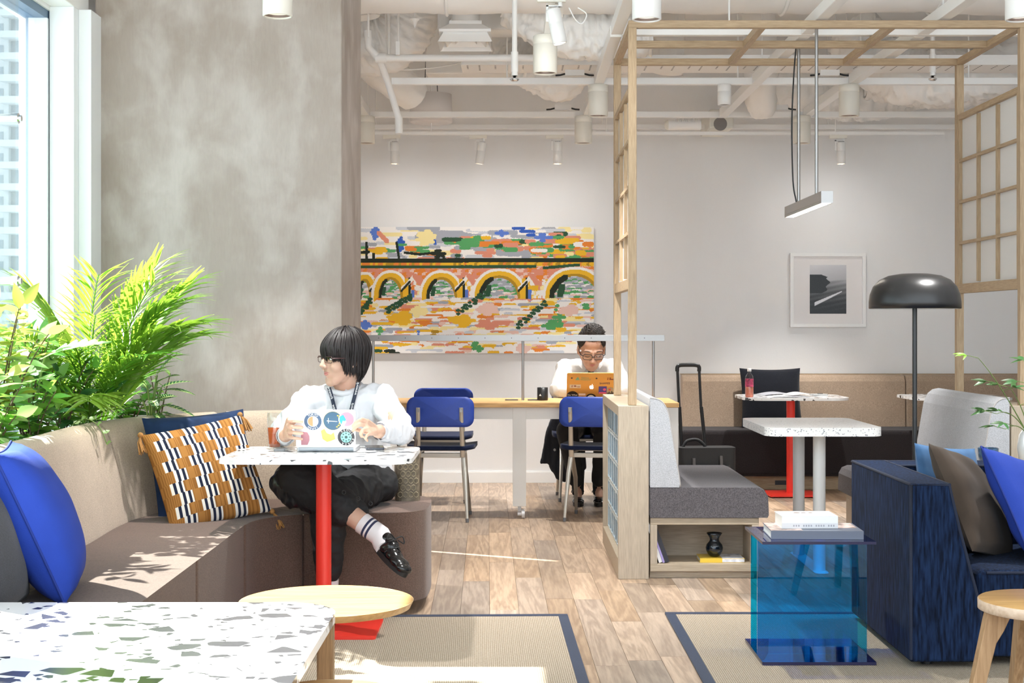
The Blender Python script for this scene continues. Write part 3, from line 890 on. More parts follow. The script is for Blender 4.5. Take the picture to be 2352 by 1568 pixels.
# ================================================================== BOOTH WITH SHOJI SCREENS
XL0, XL1 = .516, .664       # left low wall
XR0, XR1 = 2.425, 2.573     # right low wall
YN, YF = 7.186, 8.42        # near and far end of the low walls
LWZ = .841
m_block = plain('glass_block_rim', (.62,.70,.74), .25)
m_blockglass = seethrough('glass_block_face', (.80,.88,.93), .10, .05)
m_joint = plain('pale_block_joint', (.74,.75,.74), .6)
def low_wall(name, label, x0, x1, face):
    t = thing(name, label, 'partition', ((x0+x1)/2, YN, 0))
    w = (x1-x0)/2
    L = YF-YN
    bt = .028
    MB().box(-w, w, 0, .035, 0, LWZ).build('end_panel', M['birch'], t, bevel=.002)
    MB().box(-w, w, L-.035, L, 0, LWZ).build('end_panel', M['birch'], t, bevel=.002)
    MB().box(-w, w, .035, L-.035, LWZ-.05, LWZ).build('cap', M['birch_x'], t, bevel=.002)
    MB().box(-w, w, .035, L-.035, .0, .095).build('bottom_rail', M['birch_x'], t, bevel=.002)
    # back lining on the bench side
    s = 1 if face < 0 else -1
    MB().box(s*w-.012 if s > 0 else -w, w if s > 0 else -w+.012, .035, L-.035, .095, LWZ-.05).build('lining', m_joint, t)
    # glass blocks 145 mm, 5 rows, standing in a pale grid
    bs = .1365; rows = 5; cols = 8
    y0 = .035+.012; z0 = .095
    dz = (LWZ-.05-z0)/rows; dy = (L-.07-.024)/cols
    bw = .048
    o1 = None
    for r in range(rows):
        for c in range(cols):
            cy = y0+dy*(c+.5); cz = z0+dz*(r+.5)
            if o1 is None:
                hy, hz = dy/2-.004, dz/2-.004
                b = MB()
                rim = .009
                for q in (-1,1):
                    xf = q*bw
                    b.box(min(xf,xf-q*.02), max(xf,xf-q*.02), -hy, -hy+rim, -hz, hz, 0)
                    b.box(min(xf,xf-q*.02), max(xf,xf-q*.02), hy-rim, hy, -hz, hz, 0)
                    b.box(min(xf,xf-q*.02), max(xf,xf-q*.02), -hy+rim, hy-rim, -hz, -hz+rim, 0)
                    b.box(min(xf,xf-q*.02), max(xf,xf-q*.02), -hy+rim, hy-rim, hz-rim, hz, 0)
                    # fluted face: shallow vertical ribs
                    nf = 6
                    for k in range(nf):
                        a0 = -hy+rim+(2*hy-2*rim)*k/nf; a1 = -hy+rim+(2*hy-2*rim)*(k+1)/nf
                        b.add([(xf-q*.010,a0,-hz+rim),(xf-q*.002,(a0+a1)/2,-hz+rim),(xf-q*.010,a1,-hz+rim),(xf-q*.010,a0,hz-rim),(xf-q*.002,(a0+a1)/2,hz-rim),(xf-q*.010,a1,hz-rim)], [(0,1,4,3),(1,2,5,4)], 1)
                me = b.mesh('glass_block'); me.materials.append(m_block); me.materials.append(m_blockglass)
                o1 = me
            o = bpy.data.objects.new('glass_block', o1); COL.objects.link(o); o.parent = t; o.location = (-.012*s*0, cy, cz)
    g = MB()
    for r in range(1, rows): g.box(-bw+.006, bw-.006, .035, L-.035, z0+dz*r-.0035, z0+dz*r+.0035)
    for c in range(1, cols): g.box(-bw+.006, bw-.006, y0+dy*c-.0035, y0+dy*c+.0035, z0, LWZ-.05)
    g.build('mortar_grid', m_joint, t)
    return t
low_wall('partition_wall', 'low birch partition with glass blocks left of the booth', XL0, XL1, -1)
low_wall('partition_wall', 'low birch partition right of the booth behind the leafy plant', XR0, XR1, 1)

# ---- pergola frame and shoji
m_paper = plain('shoji_paper', (.84,.83,.82), .9)
m_paper.node_tree.nodes['Principled BSDF'].inputs['Transmission Weight'].default_value = 0
_nt = m_paper.node_tree
_tl = _n(_nt, 'ShaderNodeBsdfTranslucent'); _tl.inputs[0].default_value = (.86,.85,.83,1)
_mx = _n(_nt, 'ShaderNodeMixShader'); _mx.inputs[0].default_value = .35
_nt.links.new(_nt.nodes['Principled BSDF'].outputs[0], _mx.inputs[1]); _nt.links.new(_tl.outputs[0], _mx.inputs[2]); _nt.links.new(_mx.outputs[0], _nt.nodes['Material Output'].inputs[0])
PG = thing('pergola', 'oak frame pergola standing over the booth', 'pergola', (0,0,0))
XA, XB = .589, 2.502     # post centres
YA, YB = 7.25, 8.28
PT = 2.722
pw = .020
for x in (XA, XB):
    for y in (YA, YB):
        MB().box(x-pw, x+pw, y-pw, y+pw, LWZ+.001, PT-.036).build('post', M['oak'], PG, bevel=.002)
for y in (YA, 7.765, YB):
    MB().box(XA-pw, XB+pw, y-.019, y+.019, PT-.036, PT).build('cross_beam', M['oak_x'], PG, bevel=.002)
xs = [XA, XA+(XB-XA)/3, XA+2*(XB-XA)/3, XB]
for x in xs:
    for (a,b) in ((YA+.019, 7.746),(7.784, YB-.019)):
        MB().box(x-.018, x+.018, a, b, PT-.036, PT-.001).build('depth_beam', M['oak_y'], PG, bevel=.002)
def shoji(label, x, inner):
    t = thing('shoji_screen', label, 'screen', (x, (YA+YB)/2, 0))
    y0, y1 = YA+pw-(YA+YB)/2, YB-pw-(YA+YB)/2
    z0, z1 = 1.41, 2.405
    MB().box(-.017,.017,y0,y1,z1-.030,z1).build('top_rail', M['oak_y'], t, bevel=.0015)
    MB().box(-.017,.017,y0,y1,z0,z0+.052).build('bottom_rail', M['oak_y'], t, bevel=.0015)
    MB().box(-.017,.017,y0,y0+.022,z0+.052,z1-.03).build('stile', M['oak'], t, bevel=.0015)
    MB().box(-.017,.017,y1-.022,y1,z0+.052,z1-.03).build('stile', M['oak'], t, bevel=.0015)
    zz = [z0+.052+(z1-.03-z0-.052)*k/4 for k in range(5)]
    yy = [y0+.022+(y1-y0-.044)*k/3 for k in range(4)]
    for k in (1,2,3): MB().box(-.014,.014,y0+.022,y1-.022,zz[k]-.008,zz[k]+.008).build('muntin', M['oak_y'], t)
    for k in (1,2):
        for r in range(4):
            MB().box(-.014,.014,yy[k]-.008,yy[k]+.008,zz[r]+.008,zz[r+1]-.008).build('muntin', M['oak'], t)
    for r in range(4):
        for c in range(3):
            a0 = yy[c]+(0 if c==0 else .008); a1 = yy[c+1]-(0 if c==2 else .008)
            q0 = zz[r]+(0 if r==0 else .008); q1 = zz[r+1]-(0 if r==3 else .008)
            MB().box(inner-.0015,inner+.0015,a0,a1,q0,q1).build('paper_panel', m_paper, t)
    return t
shoji('tall white paper shoji screen in the left side of the pergola', XA, .006)
shoji('tall white paper shoji screen in the right side of the pergola', XB, .006)

# ---- benches
m_back = felt('pale_grey_wool', (.50,.51,.54), .16, 230)
m_seat = felt('taupe_grey_wool', (.120,.110,.118), .35, 230)
m_pipe = plain('seam', (.45,.42,.40), .9)
def bench(name, label, x_wall, sgn, shelf=True):
    """profile drawn in x away from the wall, run along y"""
    t = thing(name, label, 'bench', (x_wall, YN, 0))
    L = YF-YN-.06
    def pro(pts, y0, y1, nm, mat, bevel=None, par=None, seg=3):
        q = [(sgn*a, b) for (a,b) in pts]
        n = len(q)
        ar = sum(q[i][0]*q[(i+1)%n][1]-q[(i+1)%n][0]*q[i][1] for i in range(n))
        if ar < 0: q = q[::-1]
        b = MB()
        vs = [(a,y0,z) for (a,z) in q]+[(a,y1,z) for (a,z) in q]
        b.add(vs, [tuple(range(n)), tuple(range(2*n-1,n-1,-1))])
        b.add(vs, [((i+1)%n,i,n+i,n+(i+1)%n) for i in range(n)], smooth=False)
        return b.build(nm, mat, par or t, bevel, seg)
    # seat cushion
    pro([(.004,.297),(.575,.297),(.582,.31),(.578,.40),(.560,.432),(.53,.444),(.004,.444)], .01, L, 'seat_cushion', m_seat, .010, seg=4)
    # back cushion
    bc = pro([(.004,.445),(.146,.445),(.150,.47),(.112,.70),(.095,.80),(.072,.85),(.045,.872),(.004,.880)], .008, L+.01, 'back_cushion', m_back, .008, seg=4)
    pth = [(sgn*a, .009, z) for (a,z) in [(.150,.45),(.150,.47),(.112,.70),(.095,.80),(.072,.85),(.045,.872),(.004,.880)]]
    MB().tube(smooth_path(pth,4), .003, 6).build('piping', m_pipe, bc)
    # timber base
    d0, d1 = .006, .535
    X = lambda a,b: (min(sgn*a,sgn*b), max(sgn*a,sgn*b))
    a,b = X(d0,d1)
    MB().box(a,b,.02,L,.262,.295).build('base_top', M['birch_x'], t, bevel=.0015)
    MB().box(a,b,.02,L,.035,.070).build('base_bottom', M['birch_x'], t, bevel=.0015)
    a,b = X(d0,d0+.034); MB().box(a,b,.02,L,.070,.262).build('base_side', M['birch'], t, bevel=.0015)
    a,b = X(d1-.034,d1); MB().box(a,b,.02,L,.070,.262).build('base_side', M['birch'], t, bevel=.0015)
    a,b = X(d0+.034,d1-.034); MB().box(a,b,.30,.315,.070,.262).build('shelf_back', M['birch_x'], t)
    a,b = X(d0,d1-.02); MB().box(a,b,.04,L,0.001,.035).build('plinth', M['birch_x'], t)
    return t
bench('booth_bench', 'taupe booth bench with pale grey back and open book shelf', XL1+.003, 1)
bench('booth_bench', 'pale grey backed booth bench behind the navy sofa', XR0-.003, -1)

# ---- white table of the booth
m_solid = terrazzo('white_speckled_stone', (.80,.80,.79), (.25,.27,.30), 150, .22, .1, False)
TB = thing('booth_table', 'white speckled table on two white columns in the booth', 'table', (1.52, 7.58, 0))
MB().prism(rrect(.572,.80,.07), .693, .735, smooth_side=False).build('table_top', m_solid, TB, bevel=.003)
for y in (-.17,.36):
    MB().cyl((.018,y,.004),(.018,y,.6925),.031,n=32).build('column', M['white_gloss'], TB)
MB().prism(rrect(.07,.70,.03,cx=.018,cy=.095), .002, .006).build('foot_plate', M['white_gloss'], TB)

# ---- hanging bar light
BL = thing('bar_light', 'brushed steel linear bar light hanging over the white booth table', 'pendant lamp', (1.52, 7.62, 0))
MB().box(-.0285,.0285,-.475,.475,1.834,1.880).box(-.0285,-.024,-.475,.475,1.822,1.834).box(.024,.0285,-.475,.475,1.822,1.834).build('housing', M['steel'], BL, bevel=.001)
for q in (-.480,.4755): MB().box(-.0285,.0285,q,q+.0045,1.822,1.880).build('end_plate', M['steel'], BL)
MB().box(-.0235,.0235,-.47,.47,1.8235,1.8335).build('diffuser', lamp_mat('bar_light_diffuser', (1.0,.93,.80), 7.0), BL)
for y in (-.23,.23):
    MB().cyl((0,y,1.880),(0,y,RZ),.0085,n=16).build('rod', M['steel'], BL)
MB().tube(smooth_path([(-.012,.23,1.885),(-.03,.23,2.0),(-.035,.235,2.3),(-.025,.235,2.55),(-.012,.232,2.725)]), .004, 8).build('power_cord', M['black'], BL)

# ---- books and vase in the open shelf, pieces on the blue table come later
def book(name, label, w, h, t, cover, pages=(.85,.84,.80), loc=(0,0,0), rot=(0,0,0), cat='book', group=None, spine=None):
    """lying flat: w along x, h along y, spine at -y"""
    e = thing(name, label, cat, loc, 0, group)
    e.rotation_euler = rot
    m = plain(name+'_cover', cover, .35)
    MB().box(-w/2,w/2,-h/2,h/2,0,.0022).box(-w/2,w/2,-h/2,h/2,t-.0022,t).box(-w/2,w/2,-h/2-.001,-h/2+.0015,0,t).build('cover', m, e)
    MB().box(-w/2+.003,w/2-.003,-h/2+.002,h/2-.003,.0022,t-.0022).build('pages', plain(name+'_pages', pages, .8, var=.06, vscale=40, stretch=(.2,.2,30)), e)
    return e
sx = XL1+.003+.006+.034
def leaning(label, x0, tilt, w, h, t, cover):
    e = thing('book', label, 'book', (x0, YN+.05, .0715), 0, 'leaning books in the bench shelf')
    e.rotation_euler = (0, tilt, 0)
    MB().box(0,.002,0,w,0,h).box(t-.002,t,0,w,0,h).box(0,t,-.001,.002,0,h).build('cover', plain('leaning_cover', cover, .4), e)
    MB().box(.002,t-.002,.002,w-.003,.002,h-.003).build('pages', plain('leaning_pages', (.83,.82,.80), .8), e)
    return e
leaning('white spined book leaning at the left of the bench shelf', XL1+.055, R(-18), .16, .195, .016, (.80,.79,.80))
leaning('lilac book leaning between the white and black ones', XL1+.0735, R(-18.5), .16, .190, .010, (.36,.30,.60))
leaning('black book leaning at the right of the three in the bench shelf', XL1+.085, R(-20), .16, .186, .022, (.03,.03,.04))
zz = .0705
bk = book('book', 'yellow and white book lying under the dark vase', .218, .15, .020, (.80,.55,.06), loc=(XL1+.366, YN+.14, zz))
MB().box(.0,.107,-.0752,.0748,.0200,.0206).box(.0,.1085,-.0765,-.0758,.002,.018).build('cover_print', plain('white_blue_print', (.62,.63,.74), .4, var=.5, vscale=30), bk)
m_ink = plain('smoked_blue_glass', (.006,.012,.02), .06, spec=.8)
vs = thing('vase', 'small dark blue glass vase with flared neck in the bench shelf', 'vase', (XL1+.366-.03, YN+.13, zz+.0208))
MB().lathe([(.001,.002),(.020,0),(.031,.010),(.041,.030),(.043,.044),(.038,.060),(.026,.074),(.0225,.082),(.024,.092),(.032,.105),(.039,.116),(.0375,.1165),(.030,.105),(.021,.091),(.019,.082),(.022,.073)], n=36).build('body', m_ink, vs)
# ================================================================== BACK OF THE ROOM
# ---- bridge painting (printed canvas)
def paint_bridge():
    U0, U1, V0, V1 = 725.0, 1364.0, 521.0, 811.0
    W, H = 600, 272
    rg = random.Random(21)
    C = {k: lin(tuple(int(v[i:i+2],16)/255 for i in (0,2,4))) for k,v in dict(w='f4f1ee', y='eebc35', o='e88a3c', s='e0947c', p='ecc9bd', g='5aa567', dg='33583f', k='2c332a', gr='a9aeb9', lg='cfd4dc', b='5f80d2', bb='3a62bb', cr='f7e8a8', br='b88f2c', m='8a7a74').items()}
    A = np.zeros((H,W,3)); A[:] = C['w']
    def X(u): return (u-U0)/(U1-U0)*W
    def Y(v): return (v-V0)/(V1-V0)*H
    def dash(u, v, w, h, c, sl=0.0):
        x0, x1 = X(u-w/2), X(u+w/2); hh = h/2/(V1-V0)*H
        for x in range(max(0,int(x0)), min(W,int(x1)+1)):
            yc = Y(v)+sl*(x-(x0+x1)/2)
            e = 1.0
            if x-x0 < 2 or x1-x < 2: e = .6
            j = rg.uniform(-.35,.35)
            a = int(round(yc-hh*e+j)); b = int(round(yc+hh*e+j))
            A[max(0,a):max(0,min(H,b+1)), x] = C[c]
    def blob(u, v, w, h, c):
        n = max(1,int(h/5))
        for k in range(n+1):
            vv = v-h/2+h*k/max(1,n)
            f = math.sqrt(max(.15,1-((vv-v)/(h/2+.01))**2))
            dash(u+rg.uniform(-.12,.12)*w, vv, w*f*rg.uniform(.75,1.1), 6.5, c)
    def line(pts, c, th):
        for i in range(len(pts)-1):
            (u0,v0),(u1,v1) = pts[i],pts[i+1]
            n = int(max(abs(u1-u0),abs(v1-v0)))+1
            for k in range(n):
                t = k/n; x = X(u0+(u1-u0)*t); y = Y(v0+(v1-v0)*t); r = th/2/(U1-U0)*W+rg.uniform(-.2,.35)
                A[max(0,int(y-r)):min(H,int(y+r)+1), max(0,int(x-r)):min(W,int(x+r)+1)] = C[c]
    # sky and hills
    for _ in range(120):
        u = rg.uniform(U0,U1); v = rg.uniform(V0,595)
        dash(u, v, rg.uniform(20,70), rg.uniform(5,11), rg.choice(['w','w','lg','gr','cr','lg','cr']))
    for k in range(46):
        t = rg.random(); u = 960+(1190-960)*t; v = 530+(575-530)*t+rg.uniform(-12,12)
        dash(u, v, rg.uniform(30,70), rg.uniform(7,13), 'gr')
    for k in range(60):
        t = rg.random(); u = 1020+(1364-1020)*t; v = 548+35*t*rg.uniform(.2,1.3)+rg.uniform(-6,10)
        dash(u, min(v,594), rg.uniform(18,50), rg.uniform(6,11), rg.choice(['g','g','g','dg','y','s','o']))
    for k in range(46):
        dash(rg.uniform(1230,1364), rg.uniform(530,596), rg.uniform(14,40), rg.uniform(6,11), rg.choice(['g','g','dg','cr','o','y','s','w']))
    for (u,v,w,h) in ((1200,527,80,7),(1225,535,50,8),(1250,545,40,14),(862,535,22,26),(920,560,18,30),(1150,535,30,10),(1000,556,20,6)): blob(u,v,w,h,rg.choice(['b','bb']))
    for k in range(40):
        dash(rg.uniform(830,1060), rg.uniform(560,596), rg.uniform(14,46), rg.uniform(5,9), rg.choice(['y','s','o','g','w','gr','cr']))
    blob(980,545,50,30,'cr'); blob(1075,560,60,18,'g'); blob(1120,580,60,14,'s'); blob(870,575,60,10,'y'); blob(1090,550,50,12,'g')
    line([(870,535),(890,555)],'s',7); line([(911,558),(917,597)],'k',4); line([(842,558),(842,595)],'k',4); line([(858,584),(858,597)],'k',5)
    line([(930,580),(965,584),(1000,580),(1020,590)],'k',4); blob(1005,582,40,14,'k'); blob(1050,590,40,8,'dg'); line([(828,580),(848,578)],'k',5)
    # bridge deck
    for u in range(int(U0),int(U1),6):
        dash(u,606,14,8,rg.choice(['y','y','o','br'])); dash(u,618,14,12,rg.choice(['s','s','s','o','p']))
        dash(u,631,14,16,rg.choice(['s','s','w','y','cr','s','y']))
    line([(U0,598.5),(U1,597)],'k',8); line([(U0,613),(1230,612)],'dg',5)
    line([(1250,615),(1330,608)],'dg',5)
    # spandrels, then arch openings with pale and dark reveals
    for u in range(int(U0),int(U1),5):
        for v in (640,650,661,672,682):
            dash(u+rg.uniform(-4,4), v, rg.uniform(8,20), 11, rg.choice(['y','y','w','cr','w','s','o','w']))
    for v in (622,629,636):
        for u in range(int(U0),int(U1),9): dash(u, v, 16, 8, rg.choice(['s','s','s','s','p','o']))
    for (uc, w, hh) in ((772,30,46),(838,14,42),(897,27,46),(1014,34,46),(1147,46,50),(1320,56,54)):
        base = 684
        for j in range(int(base-hh), base, 3):
            q = (base-j)/hh; hw = w*math.sqrt(max(0,1-q*q))
            u = uc-hw
            while u < uc+hw:
                l = rg.uniform(8,22); dash(min(u+l/2,uc+hw-2), j, min(l,2*hw), 5, rg.choice(['gr','gr','g','lg','w','g','p' if j > 665 else 'gr'])); u += l
        for (dr,c,th) in ((13,'w',8),(6,'y',9),(-1,'br',4)):
            pts = [(uc-(w+dr)*math.cos(math.pi*k/18), base-(hh+dr)*math.sin(math.pi*k/18)) for k in range(19)]
            line(pts, c, th)
        line([(uc-w+3,base+6),(uc-w+4,base-14),(uc-w*.62,base-hh*.72),(uc-w*.35,base-hh*.9)],'k',max(4,w*.16))
        line([(uc-w*.6,base-8),(uc-w*.5,base-hh*.5)],'dg',max(4,w*.2))
        px_ = uc+w+20
        line([(px_-9,645),(px_-9,690)],'y',9); line([(px_-3,640),(px_-3,690)],'k',4); line([(px_+3,690),(px_+4,668)],'b',6)
        line([(px_-20,662),(px_-6,650),(px_+12,628)],'w',5); line([(px_-22,668),(px_-2,646)],'k',3); line([(px_+8,632),(px_+22,652)],'s',8)
    # water: rows of dashes
    for v in range(688, 812, 4):
        u = U0
        while u < U1:
            w = rg.uniform(12,52)
            c = rg.choice(['w','w','w','w','w','w','w','y','y','o','s','s','lg','gr','cr','cr','p','y','o','w'])
            dash(u+w/2, v+rg.uniform(-2,2), w, rg.uniform(4,8), c); u += w*rg.uniform(.7,1.5)
    for (u,v,w,h,c) in ((1270,745,50,16,'g'),(1285,728,30,14,'g'),(1345,703,40,7,'g'),(1278,706,26,9,'g'),(920,730,60,26,'y'),(1060,735,60,20,'y'),(1120,710,60,22,'p'),(1120,745,70,16,'s'),(960,715,40,20,'cr'),(1310,712,50,20,'p'),(872,760,20,14,'g'),(1100,800,30,10,'g'),(840,745,30,16,'b'),(962,764,16,7,'b'),(1000,765,40,8,'br'),(1200,800,40,16,'p'),(850,805,50,14,'dg'),(830,800,18,20,'g'),(900,808,60,6,'k'),(1090,790,40,6,'g')):
        blob(u,v,w,h,c)
    for (a,b) in (((890,712),(945,680)),((1055,716),(1120,668)),((1190,748),(1250,696)),((810,740),(850,690))):
        n = 9
        for k in range(n):
            t = k/(n-1); blob(a[0]+(b[0]-a[0])*t, a[1]+(b[1]-a[1])*t, 26, 8, 'dg')
    return A
m_print = printed('printed_canvas', .7, .2)
pw_, ph_ = 639*11.58/FPX, 290*11.58/FPX
cx_, cz_ = PX((725+1364)/2, 666, 11.58).x, PX(1000, 666, 11.58).z
PT_ = thing('painting', 'wide colourful bridge painting with orange and green dashes on the back wall', 'painting', (cx_, 11.58, cz_))
MB().box(-pw_/2, pw_/2, 0.001, .036, -ph_/2, ph_/2).build('canvas', plain('canvas_edge', (.75,.73,.70), .8), PT_)
print_panel('picture', paint_bridge(), pw_, ph_, m_print, PT_)

# ---- framed black and white photograph
def photo_sea():
    W,H = 84,112; A = np.zeros((H,W,3)); rg = np.random.default_rng(4)
    for j in range(H):
        for i in range(W):
            x = i/W; y = j/H
            if y < .30: g = .80-.35*y-.05*x
            else:
                g = .62-.62*((y-.3)/.7)**.55 - .05*math.sin(y*60+x*9) ; g += .10*x*(1-y)
            edge = .5-.30*(y-.2)/.35 if y < .55 else -1
            if y > .19+.07*max(0,(x-.3))*4 and x < .5-.9*max(0,y-.42)+.05*math.sin(y*40):
                if y < .58: g = .03+.02*math.sin(i*1.3+j)
            # wake
            t = (x-.12)/.75; yc = .80-.26*t
            if 0 < t < 1 and abs(y-yc) < .025*(1-t)+.012: g = .85
            if 0 < t < 1 and abs(y-yc-.02) < .02*(1-t): g = max(g,.6)
            A[j,i] = min(1,max(.004,(max(g,.01))**2.0 + rg.normal(0,.006)))
    A[:,:,2] *= 1.05
    return A
ph = PX(1901.5, 666, 11.59)
FW = 173*11.59/FPX; FH = 170*11.59/FPX
fr = thing('framed_photo', 'small white framed black and white sea photograph on the wall', 'picture', (ph.x, 11.59, ph.z))
for (a,b,c,d) in ((-FW/2,FW/2,FH/2-.026,FH/2),(-FW/2,FW/2,-FH/2,-FH/2+.026),(-FW/2,-FW/2+.026,-FH/2+.026,FH/2-.026),(FW/2-.026,FW/2,-FH/2+.026,FH/2-.026)):
    MB().box(a,b,-.012,.028,c,d).build('frame_side', M['white_gloss'], fr, bevel=.001)
MB().box(-FW/2+.026,FW/2-.026,.008,.02,-FH/2+.026,FH/2-.026).build('mat_board', plain('mat_board', (.82,.80,.80), .8), fr)
print_panel('photograph', photo_sea(), 84*11.59/FPX, 112*11.59/FPX, printed('photo_paper', .3, .4), fr, loc=(.003, .0075, .006))

# ---- long work table
m_desktop = wood('oak_worktop', hexc('b98d58'), hexc('dcb47c'), 'x', .8)
DY0, DY1, DZ = 9.40, 10.04, .741
DX0, DX1 = -1.55, (1560-1176)*DY0/FPX
DK = thing('work_table', 'long oak topped white work table across the back of the room', 'desk', (0,0,0))
MB().box(DX0, DX1, DY0, DY1, DZ-.029, DZ).build('table_top', m_desktop, DK, bevel=.002)
m_dw = plain('white_laminate', (.77,.765,.75), .45)
MB().box(DX0+.05, DX1-.06, DY0+.035, DY0+.06, DZ-.105, DZ-.030).build('apron', m_dw, DK)
MB().box(DX0+.05, DX1-.06, DY1-.06, DY1-.035, DZ-.105, DZ-.030).build('apron', m_dw, DK)
MB().box(DX1-.075, DX1-.004, DY0+.01, DY1-.01, .09, DZ-.030).build('end_panel', m_dw, DK, bevel=.002)
def desk_leg(u):
    x = PX(u, 1000, 9.44).x
    l = MB().box(x-.0425,x+.0425,DY0+.03,DY0+.11,.080,DZ-.030).build('leg', m_dw, DK, bevel=.002)
    MB().box(x-.010,x+.012,DY0+.05,DY0+.085,.045,.079).build('castor_fork', M['steel'], l)
    MB().cyl((x+.014,DY0+.055,.0295),(x+.034,DY0+.055,.0295),.0285,n=24,mi=0).cyl((x-.012,DY0+.055,.0295),(x+.012,DY0+.055,.0295),.012,n=16).build('castor_wheel', plain('white_castor', (.75,.75,.77), .35), l)
    MB().box(x-.0425,x+.0425,DY1-.11,DY1-.03,.080,DZ-.030).build('leg', m_dw, DK, bevel=.002)
desk_leg(1193)
desk_leg(720)
# power flaps
for u in (1175,1227):
    p = PX(u, 918, 9.75)
    MB().box(p.x-.043,p.x+.043,9.70,9.79,DZ+.0004,DZ+.004).build('power_flap', M['dark'], DK, bevel=.001)
# steel screen rail on posts
RYY = 9.72
RR = thing('desk_rail', 'brushed steel privacy rail on slim posts along the work table', 'rail', (0,0,0))
MB().box(PX(760,0,RYY).x, PX(1526,0,RYY).x, RYY-.006, RYY+.006, PX(0,783,RYY).z, PX(0,769,RYY).z).build('bar', M['steel'], RR, bevel=.001)
for u in (857,1201,1501):
    x = PX(u,0,RYY).x
    MB().cyl((x,RYY+.012,DZ+.0005),(x,RYY+.012,PX(0,770,RYY).z),.0085,n=16).build('post', M['steel'], RR)
s = MB()
for u in range(870,1520,61):
    x = PX(u,0,RYY).x; z = PX(0,776,RYY).z
    s.cyl((x,RYY-.0075,z),(x,RYY-.006,z),.003,n=8)
s.build('rivets', M['dark'], RR)

# ---- blue compass chairs
m_cb = plain('royal_blue_shell', hexc('22409a'), .5, var=.05, vscale=60)
m_cs = felt('navy_seat_cloth', hexc('1b2440'), .25, 300)
m_cf = plain('champagne_steel', (.62,.585,.52), .38, .75)
m_cfoot = plain('grey_foot', (.16,.16,.17), .6)
def make_chair(label, group):
    """faces +y, origin on the floor under the seat centre"""
    t = thing('compass_chair', label, 'chair', (0,0,0), 0, group)
    def shell(w, h, r, curve, th, axis):
        """rounded plate bent about one axis"""
        n, m_ = 22, 12
        out = rrect(w, h, r, 6)
        gx = [-w/2+w*i/n for i in range(n+1)]
        b = MB(); top = []; bot = []
        # polar grid from the centre keeps the outline clean
        K = 7; P = len(out); vs = []
        for k in range(K+1):
            f = k/K
            for (x,y) in out:
                vs.append((x*f, y*f))
        def lift(x,y): return curve(x,y)
        V1 = [(x,y,lift(x,y)+th/2) for (x,y) in vs]; V2 = [(x,y,lift(x,y)-th/2) for (x,y) in vs]
        F = []
        for k in range(K):
            for i in range(P):
                j = (i+1)%P
                F.append((k*P+i,(k+1)*P+i,(k+1)*P+j,k*P+j))
        o = len(V1)
        b.add(V1+V2, F+[tuple(q+o for q in reversed(f_)) for f_ in F]+[((K*P+i),(K*P+i)+o,(K*P+(i+1)%P)+o,(K*P+(i+1)%P)) for i in range(P)], smooth=True)
        return b
    # backrest: plate standing in the xz plane, concave towards +y
    bk = shell(.425,.190,.055, lambda x,y: .9*x*x-.02, .010, 0)
    Mb = Matrix.Translation((0,-.215,.690)) @ Matrix.Rotation(R(-9),4,'X') @ Matrix(((1,0,0,0),(0,0,1,0),(0,1,0,0),(0,0,0,1)))
    b = MB(); b.add([Mb @ Vector(p) for p in bk.v], [tuple(reversed(f)) for f in bk.f], smooth=True)
    b.build('backrest', m_cb, t)
    st = shell(.43,.40,.06, lambda x,y: .35*x*x - (.9*max(0,y-.12)**2) , .026, 0)
    b = MB(); b.add([Vector(p)+Vector((0,0,.452)) for p in st.v], st.f, smooth=True)
    b.build('seat', m_cs, t)
    for s in (-1,1):
        # rear upright carrying the back
        MB().tube([(s*.140,-.172,.405),(s*.139,-.190,.47),(s*.136,-.218,.58),(s*.135,-.240,.680),(s*.135,-.246,.718)], [.017,.016,.0145,.0135,.013], 10, flat=(.42,(0,1,0))).build('back_upright', m_cf, t)
        MB().box(s*.135-.008,s*.135+.008,-.2545,-.2515,.690,.712).build('bracket', M['steel'], t)
        # compass legs
        lg = MB().tube([(s*.142,-.150,.420),(s*.155,-.185,.30),(s*.172,-.232,.022)], [.017,.0155,.010], 10, flat=(.55,(0,1,0))).build('leg', m_cf, t)
        MB().cyl((s*.1715,-.231,.024),(s*.1728,-.2345,0),.0115,.010,n=10).build('foot', m_cfoot, lg)
        lg = MB().tube([(s*.142,-.150,.415),(s*.150,.05,.25),(s*.165,.165,.022)], [.017,.0145,.010], 10, flat=(.55,(0,1,0))).build('leg', m_cf, t)
        MB().cyl((s*.1648,.1635,.024),(s*.166,.167,0),.0115,.010,n=10).build('foot', m_cfoot, lg)
    MB().box(-.145,.145,-.162,-.140,.398,.428).build('cross_bar', m_cf, t, bevel=.003)
    MB().box(-.15,.15,.10,.115,.418,.436).box(-.150,-.130,-.15,.115,.420,.434).box(.130,.150,-.15,.115,.420,.434).build('seat_frame', m_cf, t)
    return t
ch_a = make_chair('royal blue compass chair drawn up to the work table nearest the column', 'blue chairs at the work table')
ch_a.location = (PX(1017,0,9.5).x, 9.50, 0); ch_a.rotation_euler = (0,0,R(-2))
dup(ch_a, None, 'royal blue chair half hidden by the glass block partition', None, (PX(1372,0,9.5).x, 9.50, 0), R(-12))
dup(ch_a, None, 'royal blue chair tucked under the far side of the work table', None, (PX(1014,0,10.3).x, 10.42, 0), R(180))
dup(ch_a, None, 'blue chair the man in the white shirt sits on', None, (.50, 10.52, 0), R(180))

